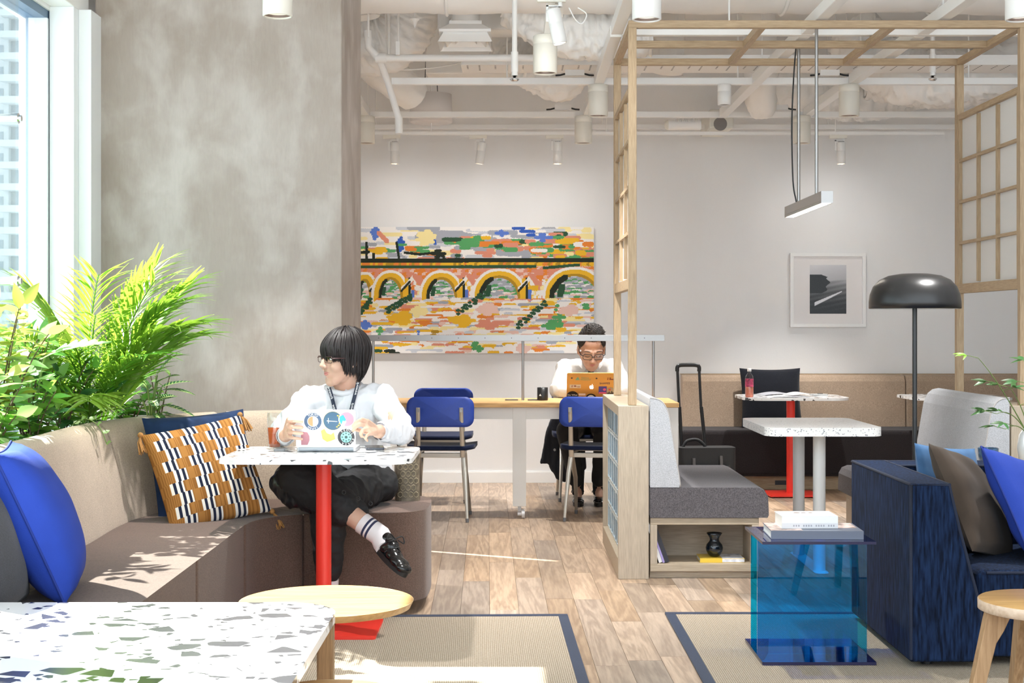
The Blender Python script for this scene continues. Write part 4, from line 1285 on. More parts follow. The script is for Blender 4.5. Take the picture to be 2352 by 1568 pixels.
# ---- things on the table
p = PX(1246, 917, 9.75)
mug = thing('mug', 'black mug standing on the oak work table', 'mug', (p.x, 9.72, DZ+.0005))
MB().lathe([(.034,0),(.0355,.004),(.0355,.084),(.0335,.0845),(.032,.08),(.031,.008),(.001,.007)], n=28).build('cup', M['black'], mug)
MB().tube(smooth_path([(.034,0,.065),(.054,0,.068),(.06,0,.045),(.052,0,.022),(.034,0,.02)]), .0045, 8).build('handle', M['black'], mug, rot=(0,0,R(60)))
MB().add([(-.009,0,0),(.009,0,0),(0,0,.014)], [(0,1,2)]).build('printed_mark', M['white'], mug, loc=(-.016,-.0335,.030), rot=(0,0,R(-24)))
m_gold = plain('gold_aluminium', hexc('d9a85e'), .38, .55)
def laptop_logo(mb, s, M_):
    pts = []
    prof = [(0,.36),(.10,.42),(.24,.43),(.36,.34),(.30,.22),(.30,.06),(.40,-.06),(.34,-.26),(.22,-.43),(.10,-.43),(0,-.39),(-.10,-.43),(-.22,-.43),(-.35,-.24),(-.42,.02),(-.40,.24),(-.28,.40),(-.14,.42)]
    mb.add([(x*s,-.0009,z*s) for x,z in prof], [tuple(range(len(prof)))], 0, False, M_)
    leaf = [(.0,.48),(.02,.60),(.12,.70),(.20,.72),(.18,.60),(.09,.50)]
    mb.add([(x*s,-.0009,z*s) for x,z in leaf], [tuple(range(len(leaf)))], 0, False, M_)
def letters(body, size, mat, parent, M_, name='lettering'):
    vs, fs = text_geo(body, size)
    b = MB(); b.add([(x, -.0011, y) for (x,y,z) in vs], fs, 0, False, M_)
    return b.build(name, mat, parent)
def disc(mb, x, z, r, y=-.0007, n=28, mi=0, M_=None, half=None):
    pts = circ(r, n)
    if half: pts = [p for p in pts if p[1] >= half-1e-6]
    mb.add([(x+a, y, z+b) for a,b in pts], [tuple(range(len(pts)))], mi, False, M_)
lp = thing('laptop', 'gold laptop covered in stickers on the work table', 'laptop', (PX(1356,0,9.62).x, 9.60, DZ+.0005), R(0))
LW, LH = .312, .205
MB().prism(rrect(LW,.212,.012,4,0,.106), 0.001, .010).build('base', m_gold, lp, bevel=.001)
Ml = Matrix.Translation((0,0,.011)) @ Matrix.Rotation(R(32),4,'X')
lid = MB(); q = rrect(LW, LH, .012, 4, 0, LH/2)
lid.add([(x,0,z) for x,z in q]+[(x,.006,z) for x,z in q], [tuple(range(len(q)))] , 0, False, Ml)
n_=len(q); lid.add([(x,0,z) for x,z in q]+[(x,.006,z) for x,z in q], [tuple(range(2*n_-1,n_-1,-1))]+[((i+1)%n_,i,n_+i,n_+(i+1)%n_) for i in range(n_)], 0, False, Ml)
# the lid leans towards the sitter: mirror so that the outside faces the room
lid = lid.build('lid', m_gold, lp)
def on(x, z): return Ml @ Matrix.Translation((x, -.0004, z))
b = MB(); laptop_logo(b, .034, on(.004, .097)); b.build('fruit_logo', lamp_mat('logo_glow', (.95,.97,1.0), .6), lid)
mk = lambda n,c: plain(n, c, .45)
st = MB(); disc(st,0,0,.036); o=MB()
b = MB(); disc(b, 0, 0, .038, M_=on(-.118,.028)); b.build('sticker', mk('sticker_black',(.012,.012,.014)), lid)
letters('Do What', .017, M['white'], lid, on(-.118,.036)); letters('You Love', .017, M['white'], lid, on(-.118,.018))
b = MB(); disc(b, 0, 0, .036, M_=on(.002,.010), half=-.008/1); b.build('sticker', mk('sticker_black2',(.012,.012,.014)), lid)
b = MB(); disc(b, 0, 0, .024, y=-.0010, M_=on(.002,.012), half=-.004); b.build('sticker_centre', mk('sticker_pale',(.75,.72,.66)), lid)
b = MB(); b.add([(-.026,-.0007,-.028),(.026,-.0007,-.028),(.026,-.0007,.028),(-.026,-.0007,.028)], [(0,1,2,3)], 0, False, on(.076,.075)); b.build('sticker', mk('sticker_purple',(.09,.07,.30)), lid)
b = MB(); b.add([(-.023,-.001,-.028),(.023,-.001,-.028),(.023,-.001,-.016),(-.023,-.001,-.016)], [(0,1,2,3)], 0, False, on(.076,.075)); disc(b,.012,.004,.010,-.001,16,0,on(.076,.075)); b.build('sticker_print', mk('sticker_pink',(.75,.12,.25)), lid)
b = MB(); b.add([(x,-.0007,z) for x,z in ((-.023,-.030),(.023,-.030),(.025,.020),(0,.030),(-.025,.020))], [(0,1,2,3,4)], 0, False, on(.127,.066)); b.build('sticker', mk('sticker_tan',(.45,.36,.22)), lid)
b = MB(); disc(b,-.006,.012,.008,-.001,18,0,on(.127,.066)); b.build('sticker_print', mk('sticker_red',(.7,.10,.06)), lid)
b = MB()
for k,hh in enumerate((.016,.022,.014,.026,.018)): b.add([(-.019+k*.008,-.001,-.026),(-.0125+k*.008,-.001,-.026),(-.0125+k*.008,-.001,-.026+hh),(-.019+k*.008,-.001,-.026+hh)], [(0,1,2,3)], 0, False, on(.127,.066))
b.build('sticker_print', mk('sticker_line',(.05,.05,.05)), lid)
letters('SHARES', .020, mk('navy_ink',(.05,.06,.12)), lid, on(.088,.126))
letters('Startup', .017, mk('green_ink',(.15,.40,.20)), lid, on(-.040,.170)); letters('Weekend', .017, mk('green_ink2',(.15,.40,.20)), lid, on(-.036,.155))
b = MB(); b.add([(-.018,-.0007,0),(.0,-.0007,.026),(.012,-.0007,0)], [(0,1,2)], 0, False, on(-.086,.152)); b.build('sticker', mk('sticker_green',(.20,.45,.25)), lid)
b = MB(); b.add([(-.036,-.0007,-.014),(.036,-.0007,-.014),(.036,-.0007,.014),(-.036,-.0007,.014)], [(0,1,2,3)], 0, False, on(-.102,.104)); b.build('sticker', mk('sticker_cream',(.72,.60,.42)), lid)
b = MB()
for (x,z,w,h) in ((-.024,.004,.010,.004),(-.024,-.006,.008,.006),(-.008,.003,.014,.005),(-.008,-.004,.016,.005),(.012,-.006,.02,.004)): b.add([(x,-.001,z),(x+w,-.001,z),(x+w,-.001,z+h),(x,-.001,z+h)], [(0,1,2,3)], 0, False, on(-.102,.104)); 
for (x,z,w,h) in ((-.022,.006,.008,.004),(-.022,-.006,.006,.008),(-.008,.004,.010,.006),(-.008,-.006,.028,.007)): b.add([(x,-.001,z),(x+w,-.001,z),(x+w,-.001,z+h),(x,-.001,z+h)], [(0,1,2,3)], 0, False, on(.125,.160))
b.build('sticker_print', mk('sticker_darkred',(.25,.05,.04)), lid)
b = MB(); disc(b,0,0,.006,-.0007,14,0,on(-.125,.168)); disc(b,0,0,.006,-.0007,14,0,on(.034,.165)); b.build('sticker', mk('sticker_dot',(.06,.06,.05)), lid)
b = MB(); b.add([(-.022,-.0007,-.008),(.022,-.0007,-.008),(.022,-.0007,.008),(-.022,-.0007,.008)], [(0,1,2,3)], 0, False, on(-.056,.040)); b.build('sticker', mk('sticker_pinkwhite',(.80,.62,.52)), lid)

# ---- back banquette
m_bb = felt('sand_wool', hexc('b39d88'), .18, 200)
m_bs = felt('black_wool', hexc('2b2728'), .3, 200)
BX0 = PX(1567,0,11.45).x
BQ = thing('banquette', 'long sand backed banquette with black seat along the back wall', 'bench', (0,0,0))
edges = [BX0, PX(2085,0,11.4).x, 5.15]
for i in range(2):
    a,b_ = edges[i]+.002, edges[i+1]-.002
    prof = [(11.60,.40),(11.47,.40),(11.44,.44),(11.455,.80),(11.475,.838),(11.50,.848),(11.60,.848)]
    n = len(prof); bm = MB()
    vs_ = [(a,y,z) for y,z in prof]+[(b_,y,z) for y,z in prof]
    bm.add(vs_, [tuple(range(n-1,-1,-1)), tuple(range(n,2*n))]+[(i_,(i_+1)%n,n+(i_+1)%n,n+i_) for i_ in range(n)])
    bm.build('back_cushion', m_bb, BQ, bevel=.012, seg=3)
a,b_ = BX0-.06, 5.15
MB().box(a,b_,11.03,11.60,.105,.452).build('seat', m_bs, BQ, bevel=.03, seg=3)
MB().box(a+.03,b_,11.13,11.58,.001,.104).build('plinth', M['oak_x'], BQ)
MB().box(PX(1780,0,11.13).x, PX(1806,0,11.13).x, 11.127, 11.1295, PX(0,1113,11.13).z, PX(0,1103,11.13).z).build('power_socket', M['dark'], BQ)
MB().box(BX0,5.15,11.585,11.61,.848,.856).build('top_edge', M['oak_x'], BQ)

# ---- red pedestal tables
m_red = plain('red_lacquer', hexc('e8382c'), .32, spec=.5)
m_terr = terrazzo('black_chip_terrazzo', (.82,.82,.82), (.06,.06,.065), 16, .28, .10)
def red_table(label, x, y, w, d, r, yaw=0, base=True, bw=.34, bd=.34, zt=.72, group=None):
    t = thing('pedestal_table', label, 'table', (x,y,0), yaw, group)
    MB().prism(rrect(w,d,r,8), zt-.018, zt).build('table_top', m_terr, t, bevel=.003)
    MB().cyl((0,0,.018),(0,0,zt-.0185),.031,n=32).build('column', m_red, t)
    MB().prism(rrect(bw,bd,.015,4), .008, .018).build('base_plate', m_red, t, bevel=.002)
    f = MB()
    for sx_ in (-1,1):
        for sy in (-1,1): f.cyl((sx_*(bw/2-.025),sy*(bd/2-.025),.0),(sx_*(bw/2-.025),sy*(bd/2-.025),.008),.012,n=10)
    f.build('glides', M['black'], t)
    return t
red_table('black chip terrazzo cafe table on a red column before the back banquette', PX(1816,0,10.75).x, 10.75, .755, .66, .15, R(0), bw=.36, bd=.36, group='terrazzo cafe tables with red columns')
red_table('terrazzo cafe table half hidden behind the lamp pole', PX(2190,0,10.75).x, 10.75, .72, .66, .15, group='terrazzo cafe tables with red columns')
zt = .7205
# bottle of pink tea
p = PX(1719,907,10.62)
bt = thing('drink_bottle', 'plastic bottle of pink tea on the rear cafe table', 'bottle', (p.x, 10.58, zt))
m_pet = seethrough('clear_plastic', (.94,.95,.95), .06)
MB().lathe([(.024,0),(.029,.006),(.029,.06),(.0285,.075),(.001,.075)], n=24).build('drink', plain('pink_tea', (.62,.17,.10), .15), bt)
MB().lathe([(.0298,.004),(.0298,.13),(.026,.150),(.012,.172),(.011,.185)], n=24, caps=False).build('bottle_wall', m_pet, bt)
MB().lathe([(.0302,.074),(.0302,.132)], n=24, caps=False).build('wrapper', plain('bottle_wrapper', (.45,.05,.12), .4, var=.9, vscale=40), bt)
MB().lathe([(.014,.183),(.015,.185),(.015,.203),(.013,.205),(.001,.205)], n=20).build('cap', M['white_gloss'], bt)
# papers
def sheet(label, x, y, w, d, yaw, lift, z, name='paper_sheet', col=(.80,.79,.80), group='loose papers on the rear cafe table'):
    t = thing(name, label, 'paper', (x,y,z), yaw, group)
    n = 10; vs_ = []; fs_ = []
    for j in range(n+1):
        for i in range(n+1):
            a_ = i/n; c_ = j/n
            vs_.append(((a_-.5)*w, (c_-.5)*d, .001+lift*math.sin(a_*math.pi)*(.6+.4*c_)+.006*lift/.02*max(0,a_-.85)*4))
    for j in range(n):
        for i in range(n): fs_.append((j*(n+1)+i, j*(n+1)+i+1, (j+1)*(n+1)+i+1, (j+1)*(n+1)+i))
    o = MB().add(vs_, fs_, smooth=True).build('sheet', plain('paper_'+label[:6], col, .5), t)
    sd = o.modifiers.new('thickness','SOLIDIFY'); sd.thickness = .002
    return t
sheet('curled glossy magazine at the back of the rear cafe table', PX(1790,0,10.8).x, 10.92, .27, .20, R(8), .020, zt, 'magazine', (.42,.42,.46))
sheet('white paper sheets in front on the rear cafe table', PX(1808,0,10.65).x, 10.63, .30, .18, R(-5), .010, zt)
sheet('white folded paper on top of the other sheets', PX(1835,0,10.7).x, 10.66, .20, .15, R(18), .018, zt+.013)
t = thing('phone', 'white phone lying on the rear cafe table', 'phone', (PX(1885,0,10.75).x, 10.82, zt), R(10))
MB().prism(rrect(.12,.065,.01,4), .0, .012).build('body', M['white_gloss'], t, bevel=.003)
MB().prism(rrect(.04,.02,.004,3,.01,0), .0122, .016).build('grip', M['dark'], t)

# ---- pillow maker
def pillow(w, h, t, n=30, pinch=.06, seed=0, wr=.006):
    """lies in the xz plane, thick along y"""
    vs_ = []; idx = {}
    for side in (1,-1):
        for j in range(n+1):
            for i in range(n+1):
                a_ = -1+2*i/n; c_ = -1+2*j/n
                e = ((1-a_*a_)*(1-c_*c_))
                x = a_*w/2*(1-pinch*(1-c_*c_)); z = c_*h/2*(1-pinch*(1-a_*a_))
                y = side*t/2*(max(e,0)**.42)
                y += side*wr*mnoise.noise(Vector((x*9+seed,z*9,side*3)))*min(1,e*5)
                vs_.append((x,y,z))
    N = (n+1)*(n+1); fs_ = []
    for j in range(n):
        for i in range(n):
            q = (j*(n+1)+i, j*(n+1)+i+1, (j+1)*(n+1)+i+1, (j+1)*(n+1)+i)
            fs_.append(tuple(reversed(q))); fs_.append(tuple(k+N for k in q))
    return MB().add(vs_, fs_, smooth=True)
def border(w, h, n=16, pinch=.06):
    pts = []
    for s in range(4):
        for k in range(n):
            t_ = -1+2*k/n
            a_,c_ = ((t_,-1),(1,t_),(-t_,1),(-1,-t_))[s]
            pts.append((a_*w/2*(1-pinch*(1-c_*c_)), 0, c_*h/2*(1-pinch*(1-a_*a_))))
    pts.append(pts[0]); return pts
def cushion(name, label, w, h, t, mat, loc, rot, piping=None, seed=0, pinch=.06, group=None, wr=.006):
    e = thing(name, label, 'cushion', loc, 0, group)
    e.rotation_euler = rot
    o = pillow(w, h, t, 30, pinch, seed, wr).build('cover', mat, e)
    if piping: MB().tube(border(w,h,16,pinch), .004, 6, caps=False).build('piping', piping, e)
    return e
m_bkc = felt('black_linen', hexc('1b1d24'), .3, 300)
p = PX(1775, 925, 11.25)
cushion('cushion', 'black linen cushion propped on the back banquette', .47, .46, .15, m_bkc, (p.x, 11.33, .455+.225), (R(-11),0,R(2)), seed=3)

# ---- black trolley bag
lg = thing('trolley_bag', 'black wheeled trolley bag with raised handle behind the work table', 'luggage', (PX(1620,0,10.35).x, 10.35, 0), R(4))
m_bag = plain('black_nylon', (.010,.010,.011), .7, bump=.3, bscale=200)
MB().prism(rrect(.40,.20,.04,5), .03, .385).build('body', m_bag, lg, bevel=.02, seg=3)
MB().prism(rrect(.30,.04,.015,4,.0,-.118), .06, .26).build('front_pocket', m_bag, lg, bevel=.01)
MB().tube(smooth_path([(-.10,-.105,.315),(-.095,-.125,.24),(-.03,-.14,.21),(.04,-.14,.215),(.085,-.125,.25),(.09,-.105,.33)]), .012, 8, flat=(.4,(0,1,0))).build('carry_strap', plain('grey_webbing', (.05,.045,.045), .7), lg)
MB().tube(smooth_path([(-.16,0,.38),(-.13,0,.425),(-.06,0,.435),(-.01,0,.40),(-.005,0,.375)]), .011, 8).build('top_grip', m_bag, lg)
for s in (-1,1):
    b = MB().cyl((-.155+(.085*(s+1)),.07,.37),(-.17+(.0775*(s+1)),.07,.66),.013,n=12).cyl((-.17+(.0775*(s+1)),.07,.62),(-.185+(.0775*(s+1)),.07,.93),.010,n=12)
    b.build('handle_tube', M['black'], lg)
MB().tube(smooth_path([(-.186,.07,.91),(-.184,.07,.94),(-.165,.07,.953),(-.11,.07,.955),(-.05,.07,.953),(-.031,.07,.94),(-.030,.07,.91)]), .014, 10).build('handle_grip', M['black'], lg)
for s in (-1,1): MB().cyl((s*.17-.012,.08,.03),(s*.17+.012,.08,.03),.029,n=16).build('wheel', M['black'], lg)
# ================================================================== LOUNGE IN FRONT
# ---- rugs
def rug_mat():
    m, nt, b = newmat('sisal_weave')
    b.inputs['Roughness'].default_value = .95; b.inputs['Specular IOR Level'].default_value = .1
    tc = _n(nt, 'ShaderNodeTexCoord')
    w1 = _n(nt, 'ShaderNodeTexWave'); w1.inputs['Scale'].default_value = 42; w1.inputs['Distortion'].default_value = .8; w1.inputs['Detail'].default_value = 2; w1.inputs['Detail Scale'].default_value = 12
    w2 = _n(nt, 'ShaderNodeTexWave', bands_direction='Y'); w2.inputs['Scale'].default_value = 50; w2.inputs['Distortion'].default_value = 2.0; w2.inputs['Detail Scale'].default_value = 8
    nz = _n(nt, 'ShaderNodeTexNoise'); nz.inputs['Scale'].default_value = 120; nz.inputs['Detail'].default_value = 3
    for q in (w1,w2,nz): nt.links.new(tc.outputs['Object'], q.inputs['Vector'])
    a = _n(nt, 'ShaderNodeMath', operation='MULTIPLY'); nt.links.new(w1.outputs['Fac'], a.inputs[0]); nt.links.new(w2.outputs['Fac'], a.inputs[1])
    c = _n(nt, 'ShaderNodeMath', operation='MULTIPLY_ADD'); c.inputs[1].default_value = .5
    nt.links.new(nz.outputs['Fac'], c.inputs[0]); nt.links.new(a.outputs[0], c.inputs[2])
    rp = _n(nt, 'ShaderNodeValToRGB'); rp.color_ramp.elements[0].position = .18; rp.color_ramp.elements[1].position = .75
    rp.color_ramp.elements[0].color = (*hexc('80725f'),1); rp.color_ramp.elements[1].color = (*hexc('c0b4a4'),1)
    nt.links.new(c.outputs[0], rp.inputs[0]); nt.links.new(rp.outputs[0], b.inputs['Base Color'])
    bp = _n(nt, 'ShaderNodeBump'); bp.inputs['Strength'].default_value = .6; bp.inputs['Distance'].default_value = .004
    nt.links.new(a.outputs[0], bp.inputs['Height']); nt.links.new(bp.outputs[0], b.inputs['Normal'])
    return m
m_rug = rug_mat()
m_navyb = felt('navy_border_cloth', hexc('2b3348'), .25, 300)
def rug(label, cx, cy, w, d, yaw):
    t = thing('rug', label, 'rug', (cx,cy,0), yaw, 'sisal rugs with navy borders')
    bw = .042
    MB().box(-w/2+bw*.7, w/2-bw*.7, -d/2+bw*.7, d/2-bw*.7, .0006, .0075).build('weave', m_rug, t)
    for (a,b,c,e) in ((-w/2,w/2,-d/2,-d/2+bw),(-w/2,w/2,d/2-bw,d/2),(-w/2,-w/2+bw,-d/2+bw,d/2-bw),(w/2-bw,w/2,-d/2+bw,d/2-bw)):
        MB().box(a,b,c,e,.0004,.0095).build('border', m_navyb, t, bevel=.003)
    return t
# left rug: far right corner (0.236, 6.28)
def rug_from_corner(label, corner, sx, w, d, yaw):
    c, s = math.cos(yaw), math.sin(yaw)
    lx, ly = sx*w/2, -d/2
    return rug(label, corner[0]+lx*c-ly*s, corner[1]+lx*s+ly*c, w, d, yaw)
rug_from_corner('sisal rug with navy border under the red base table', (.236,6.28), -1, 1.28, 3.0, R(1.4))
rug_from_corner('sisal rug with navy border under the blue acrylic table', (.652,6.32), 1, 2.6, 2.6, R(.2))

# ---- curved taupe sofa
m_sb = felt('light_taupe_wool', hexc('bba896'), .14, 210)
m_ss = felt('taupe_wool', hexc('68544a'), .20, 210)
m_sp = plain('taupe_piping', hexc('c9b8a8'), .9)
SF = thing('curved_sofa', 'curved taupe wool sofa wrapping the window corner', 'sofa', (0,0,0))
Jp = [[(-1.53,4.0),(-1.53,4.5),(-1.53,4.98)],
      [(-1.53,4.98),(-1.535,5.4),(-1.55,5.75),(-1.545,6.02)],
      [(-1.545,6.02),(-1.51,6.20),(-1.45,6.38),(-1.37,6.53),(-1.24,6.67)],
      [(-1.24,6.67),(-1.10,6.74),(-.98,6.755),(-.84,6.755)]]
Fp = [[(-1.06,4.0),(-1.06,4.5),(-1.06,4.98)],
      [(-1.06,4.98),(-1.06,5.3),(-1.062,5.6),(-1.06,5.87)],
      [(-1.06,5.87),(-1.05,5.97),(-1.02,6.06),(-.96,6.15),(-.87,6.215)],
      None]
def norm2(pts, i):
    a = Vector(pts[max(i-1,0)]); b = Vector(pts[min(i+1,len(pts)-1)])
    t = (b-a).normalized(); return Vector((-t.y, t.x))
def seat_module(poly, front):
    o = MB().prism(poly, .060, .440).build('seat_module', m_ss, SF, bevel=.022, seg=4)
    fr = [(Vector(p)) for p in front]
    pts = []
    for i,p in enumerate(front):
        n = norm2(front, i); pts.append((p[0]+n.x*.010, p[1]+n.y*.010, .4365))
    MB().tube(smooth_path(pts,4), .0035, 6).build('piping', m_sp, o)
for j,f in zip(Jp,Fp):
    if f is None: continue
    f2 = [tuple(q)[:2] for q in smooth_path([(a,b,0) for a,b in f],4)]; j2 = [tuple(q)[:2] for q in smooth_path([(a,b,0) for a,b in j],4)]
    f2[0] = (f2[0][0], f2[0][1]+.001); j2[0] = (j2[0][0], j2[0][1]+.001)
    seat_module(f2+j2[::-1], f)
endp = [(-.868,6.217),(-.72,6.235),(-.55,6.245),(-.45,6.275),(-.39,6.34),(-.366,6.44),(-.366,6.72),(-.39,6.82),(-.45,6.90),(-.55,6.93),(-.82,6.93),(-.838,6.757),(-.98,6.757),(-1.10,6.742),(-1.238,6.672)]
endp = [tuple(q)[:2] for q in smooth_path([(a,b,0) for a,b in endp[:11]],5)] + endp[11:]
seat_module(endp, [(-.86,6.218),(-.72,6.235),(-.55,6.245),(-.45,6.275),(-.39,6.34),(-.366,6.44)])
prof = [(0,.425),(.004,.46),(.085,.745),(.105,.800),(.135,.828),(.175,.836),(.215,.826),(.240,.795),(.245,.75),(.245,.07),(.03,.07),(.0,.40)]
for j in Jp:
    pts = smooth_path([(a,b,0) for a,b in j], 5)
    p2 = [(q.x,q.y) for q in pts]
    nrm = []
    for i in range(len(p2)):
        nrm.append(norm2(p2, i))
    # shared normals at the seams keep the modules flush
    vs_ = []
    for i,p in enumerate(p2):
        e = .0015 if i == 0 else (-.0015 if i == len(p2)-1 else 0)
        t_ = Vector((nrm[i].y, -nrm[i].x))
        for (o_,z) in prof: vs_.append((p[0]+nrm[i].x*o_+t_.x*e, p[1]+nrm[i].y*o_+t_.y*e, z))
    n = len(prof); fs_ = []
    for i in range(len(p2)-1):
        for k in range(n):
            fs_.append((i*n+k, (i+1)*n+k, (i+1)*n+(k+1)%n, i*n+(k+1)%n))
    bm_ = MB().add(vs_, fs_, smooth=True)
    bm_.add(vs_, [tuple(range(n)), tuple((len(p2)-1)*n+k for k in range(n-1,-1,-1))])
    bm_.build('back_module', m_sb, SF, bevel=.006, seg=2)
# recessed plinth
MB().prism([(-1.12,4.05),(-1.12,5.9),(-1.02,6.14),(-.86,6.29),(-.5,6.32),(-.44,6.42),(-.44,6.80),(-.56,6.86),(-1.1,6.70),(-1.45,6.3),(-1.5,6.0),(-1.5,4.05)], .001, .059).build('plinth', wood('dark_plinth', hexc('6f5740'), hexc('8f7253'), 'x'), SF)

# ---- planter behind the sofa
PLP = [(-2.13,3.2),(-1.795,3.2),(-1.795,5.0),(-1.815,5.9),(-1.775,6.25),(-1.68,6.55),(-1.52,6.80),(-1.33,6.95),(-1.33,7.085),(-1.955,7.085),(-1.955,6.84),(-2.13,6.84)]
pln = thing('planter', 'white built-in planter trough between the sofa and the window', 'planter', (0,0,0))
MB().prism(PLP, .001, .70).build('trough', M['white'], pln, bevel=.004)
def inset(poly, s):
    cx = sum(p[0] for p in poly)/len(poly); cy = sum(p[1] for p in poly)/len(poly)
    return [(cx+(p[0]-cx)*s, cy+(p[1]-cy)*s) for p in poly]
MB().prism([(p[0]*1.0+(.02 if p[0]<-1.9 else -.02), p[1]) for p in PLP], .7005, .706).build('soil', plain('dark_soil', (.03,.022,.016), .95, bump=.8, bscale=60), pln)

# ---- cushions on the curved sofa
m_navy = plain('navy_velvet', hexc('1d3153'), .85, var=.25, vscale=14, sheen=.1, spec=.2)
m_royal = plain('royal_blue_canvas', hexc('16399b'), .85, var=.06, vscale=10, bump=.15, bscale=300)
m_royald = plain('royal_blue_piping', hexc('102c7c'), .85)
m_char = felt('charcoal_cloth', hexc('3a3b40'), .25, 300)
c1 = cushion('cushion', 'bright royal blue cushion at the left end of the curved sofa', .46, .47, .22, m_royal, (-1.40,4.36,.660), (R(-24),0,R(103)), m_royald, 5, .05)
c2 = cushion('cushion', 'charcoal cushion cut by the left edge beside the blue one', .44, .42, .18, m_char, (-1.47,4.10,.63), (R(-20),0,R(95)), None, 9, .05)
c3 = cushion('cushion', 'navy velvet cushion behind the checked cushion', .46, .46, .14, m_navy, (-1.32,6.31,.635), (R(-18),R(-3),R(34)), None, 13, .05)
# checked kilim cushion
def check_cols(n):
    A = np.zeros((n,n,3)); br = np.array(hexc('a9763f')); br2 = np.array(hexc('8d5f30')); wh = np.array(hexc('e9e4da')); nv = np.array(hexc('262b3e'))
    rows = 9; cols = 8
    for j in range(n):
        for i in range(n):
            r = int(j/n*rows); c = (i/n*cols)+(.5 if r%2 else 0); k = int(c); f = c-k
            f2 = (c*1.0)%1.0
            if k%2 == (r//1)%2*0:
                col = br if int(f2*14)%2 else br2*1.06
            else:
                q = int(f2*5)
                col = (nv,wh,nv,wh,nv)[q] if q in (0,1,2,3,4) else wh
                if q in (0,4): col = wh if q==0 else wh
                if q in (1,3): col = nv
                if q == 2: col = wh
            A[j,i] = col
    return A
def pattern_cushion():
    e = thing('cushion', 'brown and white checked woven cushion with tassels', 'cushion', (-1.255,6.09,.622), 0)
    e.rotation_euler = (R(-25), R(-9), R(34))
    n = 112; w = h = .44
    pb = pillow(w, h, .15, n, .05, 2, .006)
    me = pb.mesh('cover')
    cols = check_cols(n)
    at = me.color_attributes.new('print_colour', 'FLOAT_COLOR', 'CORNER')
    c4 = np.ones((len(me.polygons)*4,4), dtype=np.float32); k = 0
    nv = np.array(hexc('262b3e'))
    for j in range(n):
        for i in range(n):
            c4[k:k+4,:3] = nv; c4[k+4:k+8,:3] = nv
            c4[k:k+4,:3] = cols[j,i]; c4[k+4:k+8,:3] = cols[j,i]
            k += 8
    at.data.foreach_set('color', c4.ravel())
    me.materials.append(printed('woven_check', .9, .1))
    obj('cover', me, e)
    m_t = plain('tan_tassel', hexc('a87843'), .9, var=.2, vscale=60)
    for (sx_,sz) in ((-1,1),(1,1),(1,-1),(-1,-1)):
        b = MB(); cx, cz = sx_*w/2*1.0, sz*h/2*1.0
        b.ball((cx,0,cz), .012)
        rr_ = random.Random(int(sx_*3+sz))
        for k in range(22):
            a_ = rr_.uniform(-.018,.018); d_ = rr_.uniform(-.014,.014)
            b.tube([(cx,0,cz),(cx+sx_*.012+a_*.5,d_*.5,cz-.03),(cx+sx_*.012+a_,d_-.004,cz-.070-rr_.uniform(0,.012))], .0022, 5)
        b.build('tassel', m_t, e)
    return e
c4_ = pattern_cushion()
# little black lens cap sized object by the cushion
p = PX(602,1160,6.5)
t = thing('camera_pouch', 'small black camera with strap lying on the curved sofa seat', 'camera', (p.x, 6.30, .4405), R(20))
MB().cyl((0,0,.001),(0,0,.045),.014,n=18).build('lens', M['black'], t)
MB().box(-.055,-.005,-.015,.02,.001,.03).build('body', plain('navy_white_case', (.3,.3,.34), .5, var=.8, vscale=30), t, bevel=.004)

# ---- red cafe table with terrazzo top
red_table('terrazzo cafe table on a red column where the man works', -.757, 5.95, .745, .64, .085, 0, bw=.45, bd=.37, group='terrazzo cafe tables with red columns')
# beer glass
m_beer = plain('amber_beer', hexc('d4601a'), .08, spec=.4)
_b = m_beer.node_tree.nodes['Principled BSDF']; _b.inputs['Transmission Weight'].default_value = .55; _b.inputs['IOR'].default_value = 1.1
bg_ = thing('beer_glass', 'half full pint glass of amber beer beside the laptop', 'glass', (PX(633,0,6.16).x, 6.14, .7205))
MB().lathe([(.001,.008),(.0235,.008),(.0245,.03),(.028,.065),(.0298,.088),(.001,.088)], n=32).build('beer', m_beer, bg_)
MB().lathe([(.0245,0),(.0255,.002),(.0257,.03),(.0295,.066),(.0318,.095),(.0325,.115),(.0310,.150),(.0295,.150),(.0308,.115),(.0300,.095),(.0281,.066),(.0243,.03),(.0238,.007),(.001,.006)], n=32).build('glass_wall', seethrough('beer_glass_wall', (.93,.95,.95), .08), bg_)
t = thing('lighter', 'small grey lighter lying at the base of the beer glass', 'lighter', (PX(640,0,5.98).x, 6.0, .7205), R(15))
MB().prism(rrect(.045,.014,.005,4), .001, .011).build('body', plain('grey_plastic', (.18,.19,.2), .4), t, bevel=.002)
MB().prism(rrect(.012,.013,.003,3,-.018,0), .0112, .013).build('cap', M['steel'], t)
# phone
t = thing('phone', 'dark phone lying by the hand at the right of the silver laptop', 'phone', (PX(858,0,6.1).x, 6.14, .7205), R(8))
MB().prism(rrect(.075,.145,.010,4), .001, .009).build('body', plain('dark_phone', (.08,.09,.11), .25), t, bevel=.002)
MB().prism(rrect(.068,.136,.008,4), .0091, .0096).build('screen', plain('phone_screen', (.02,.02,.025), .08), t)
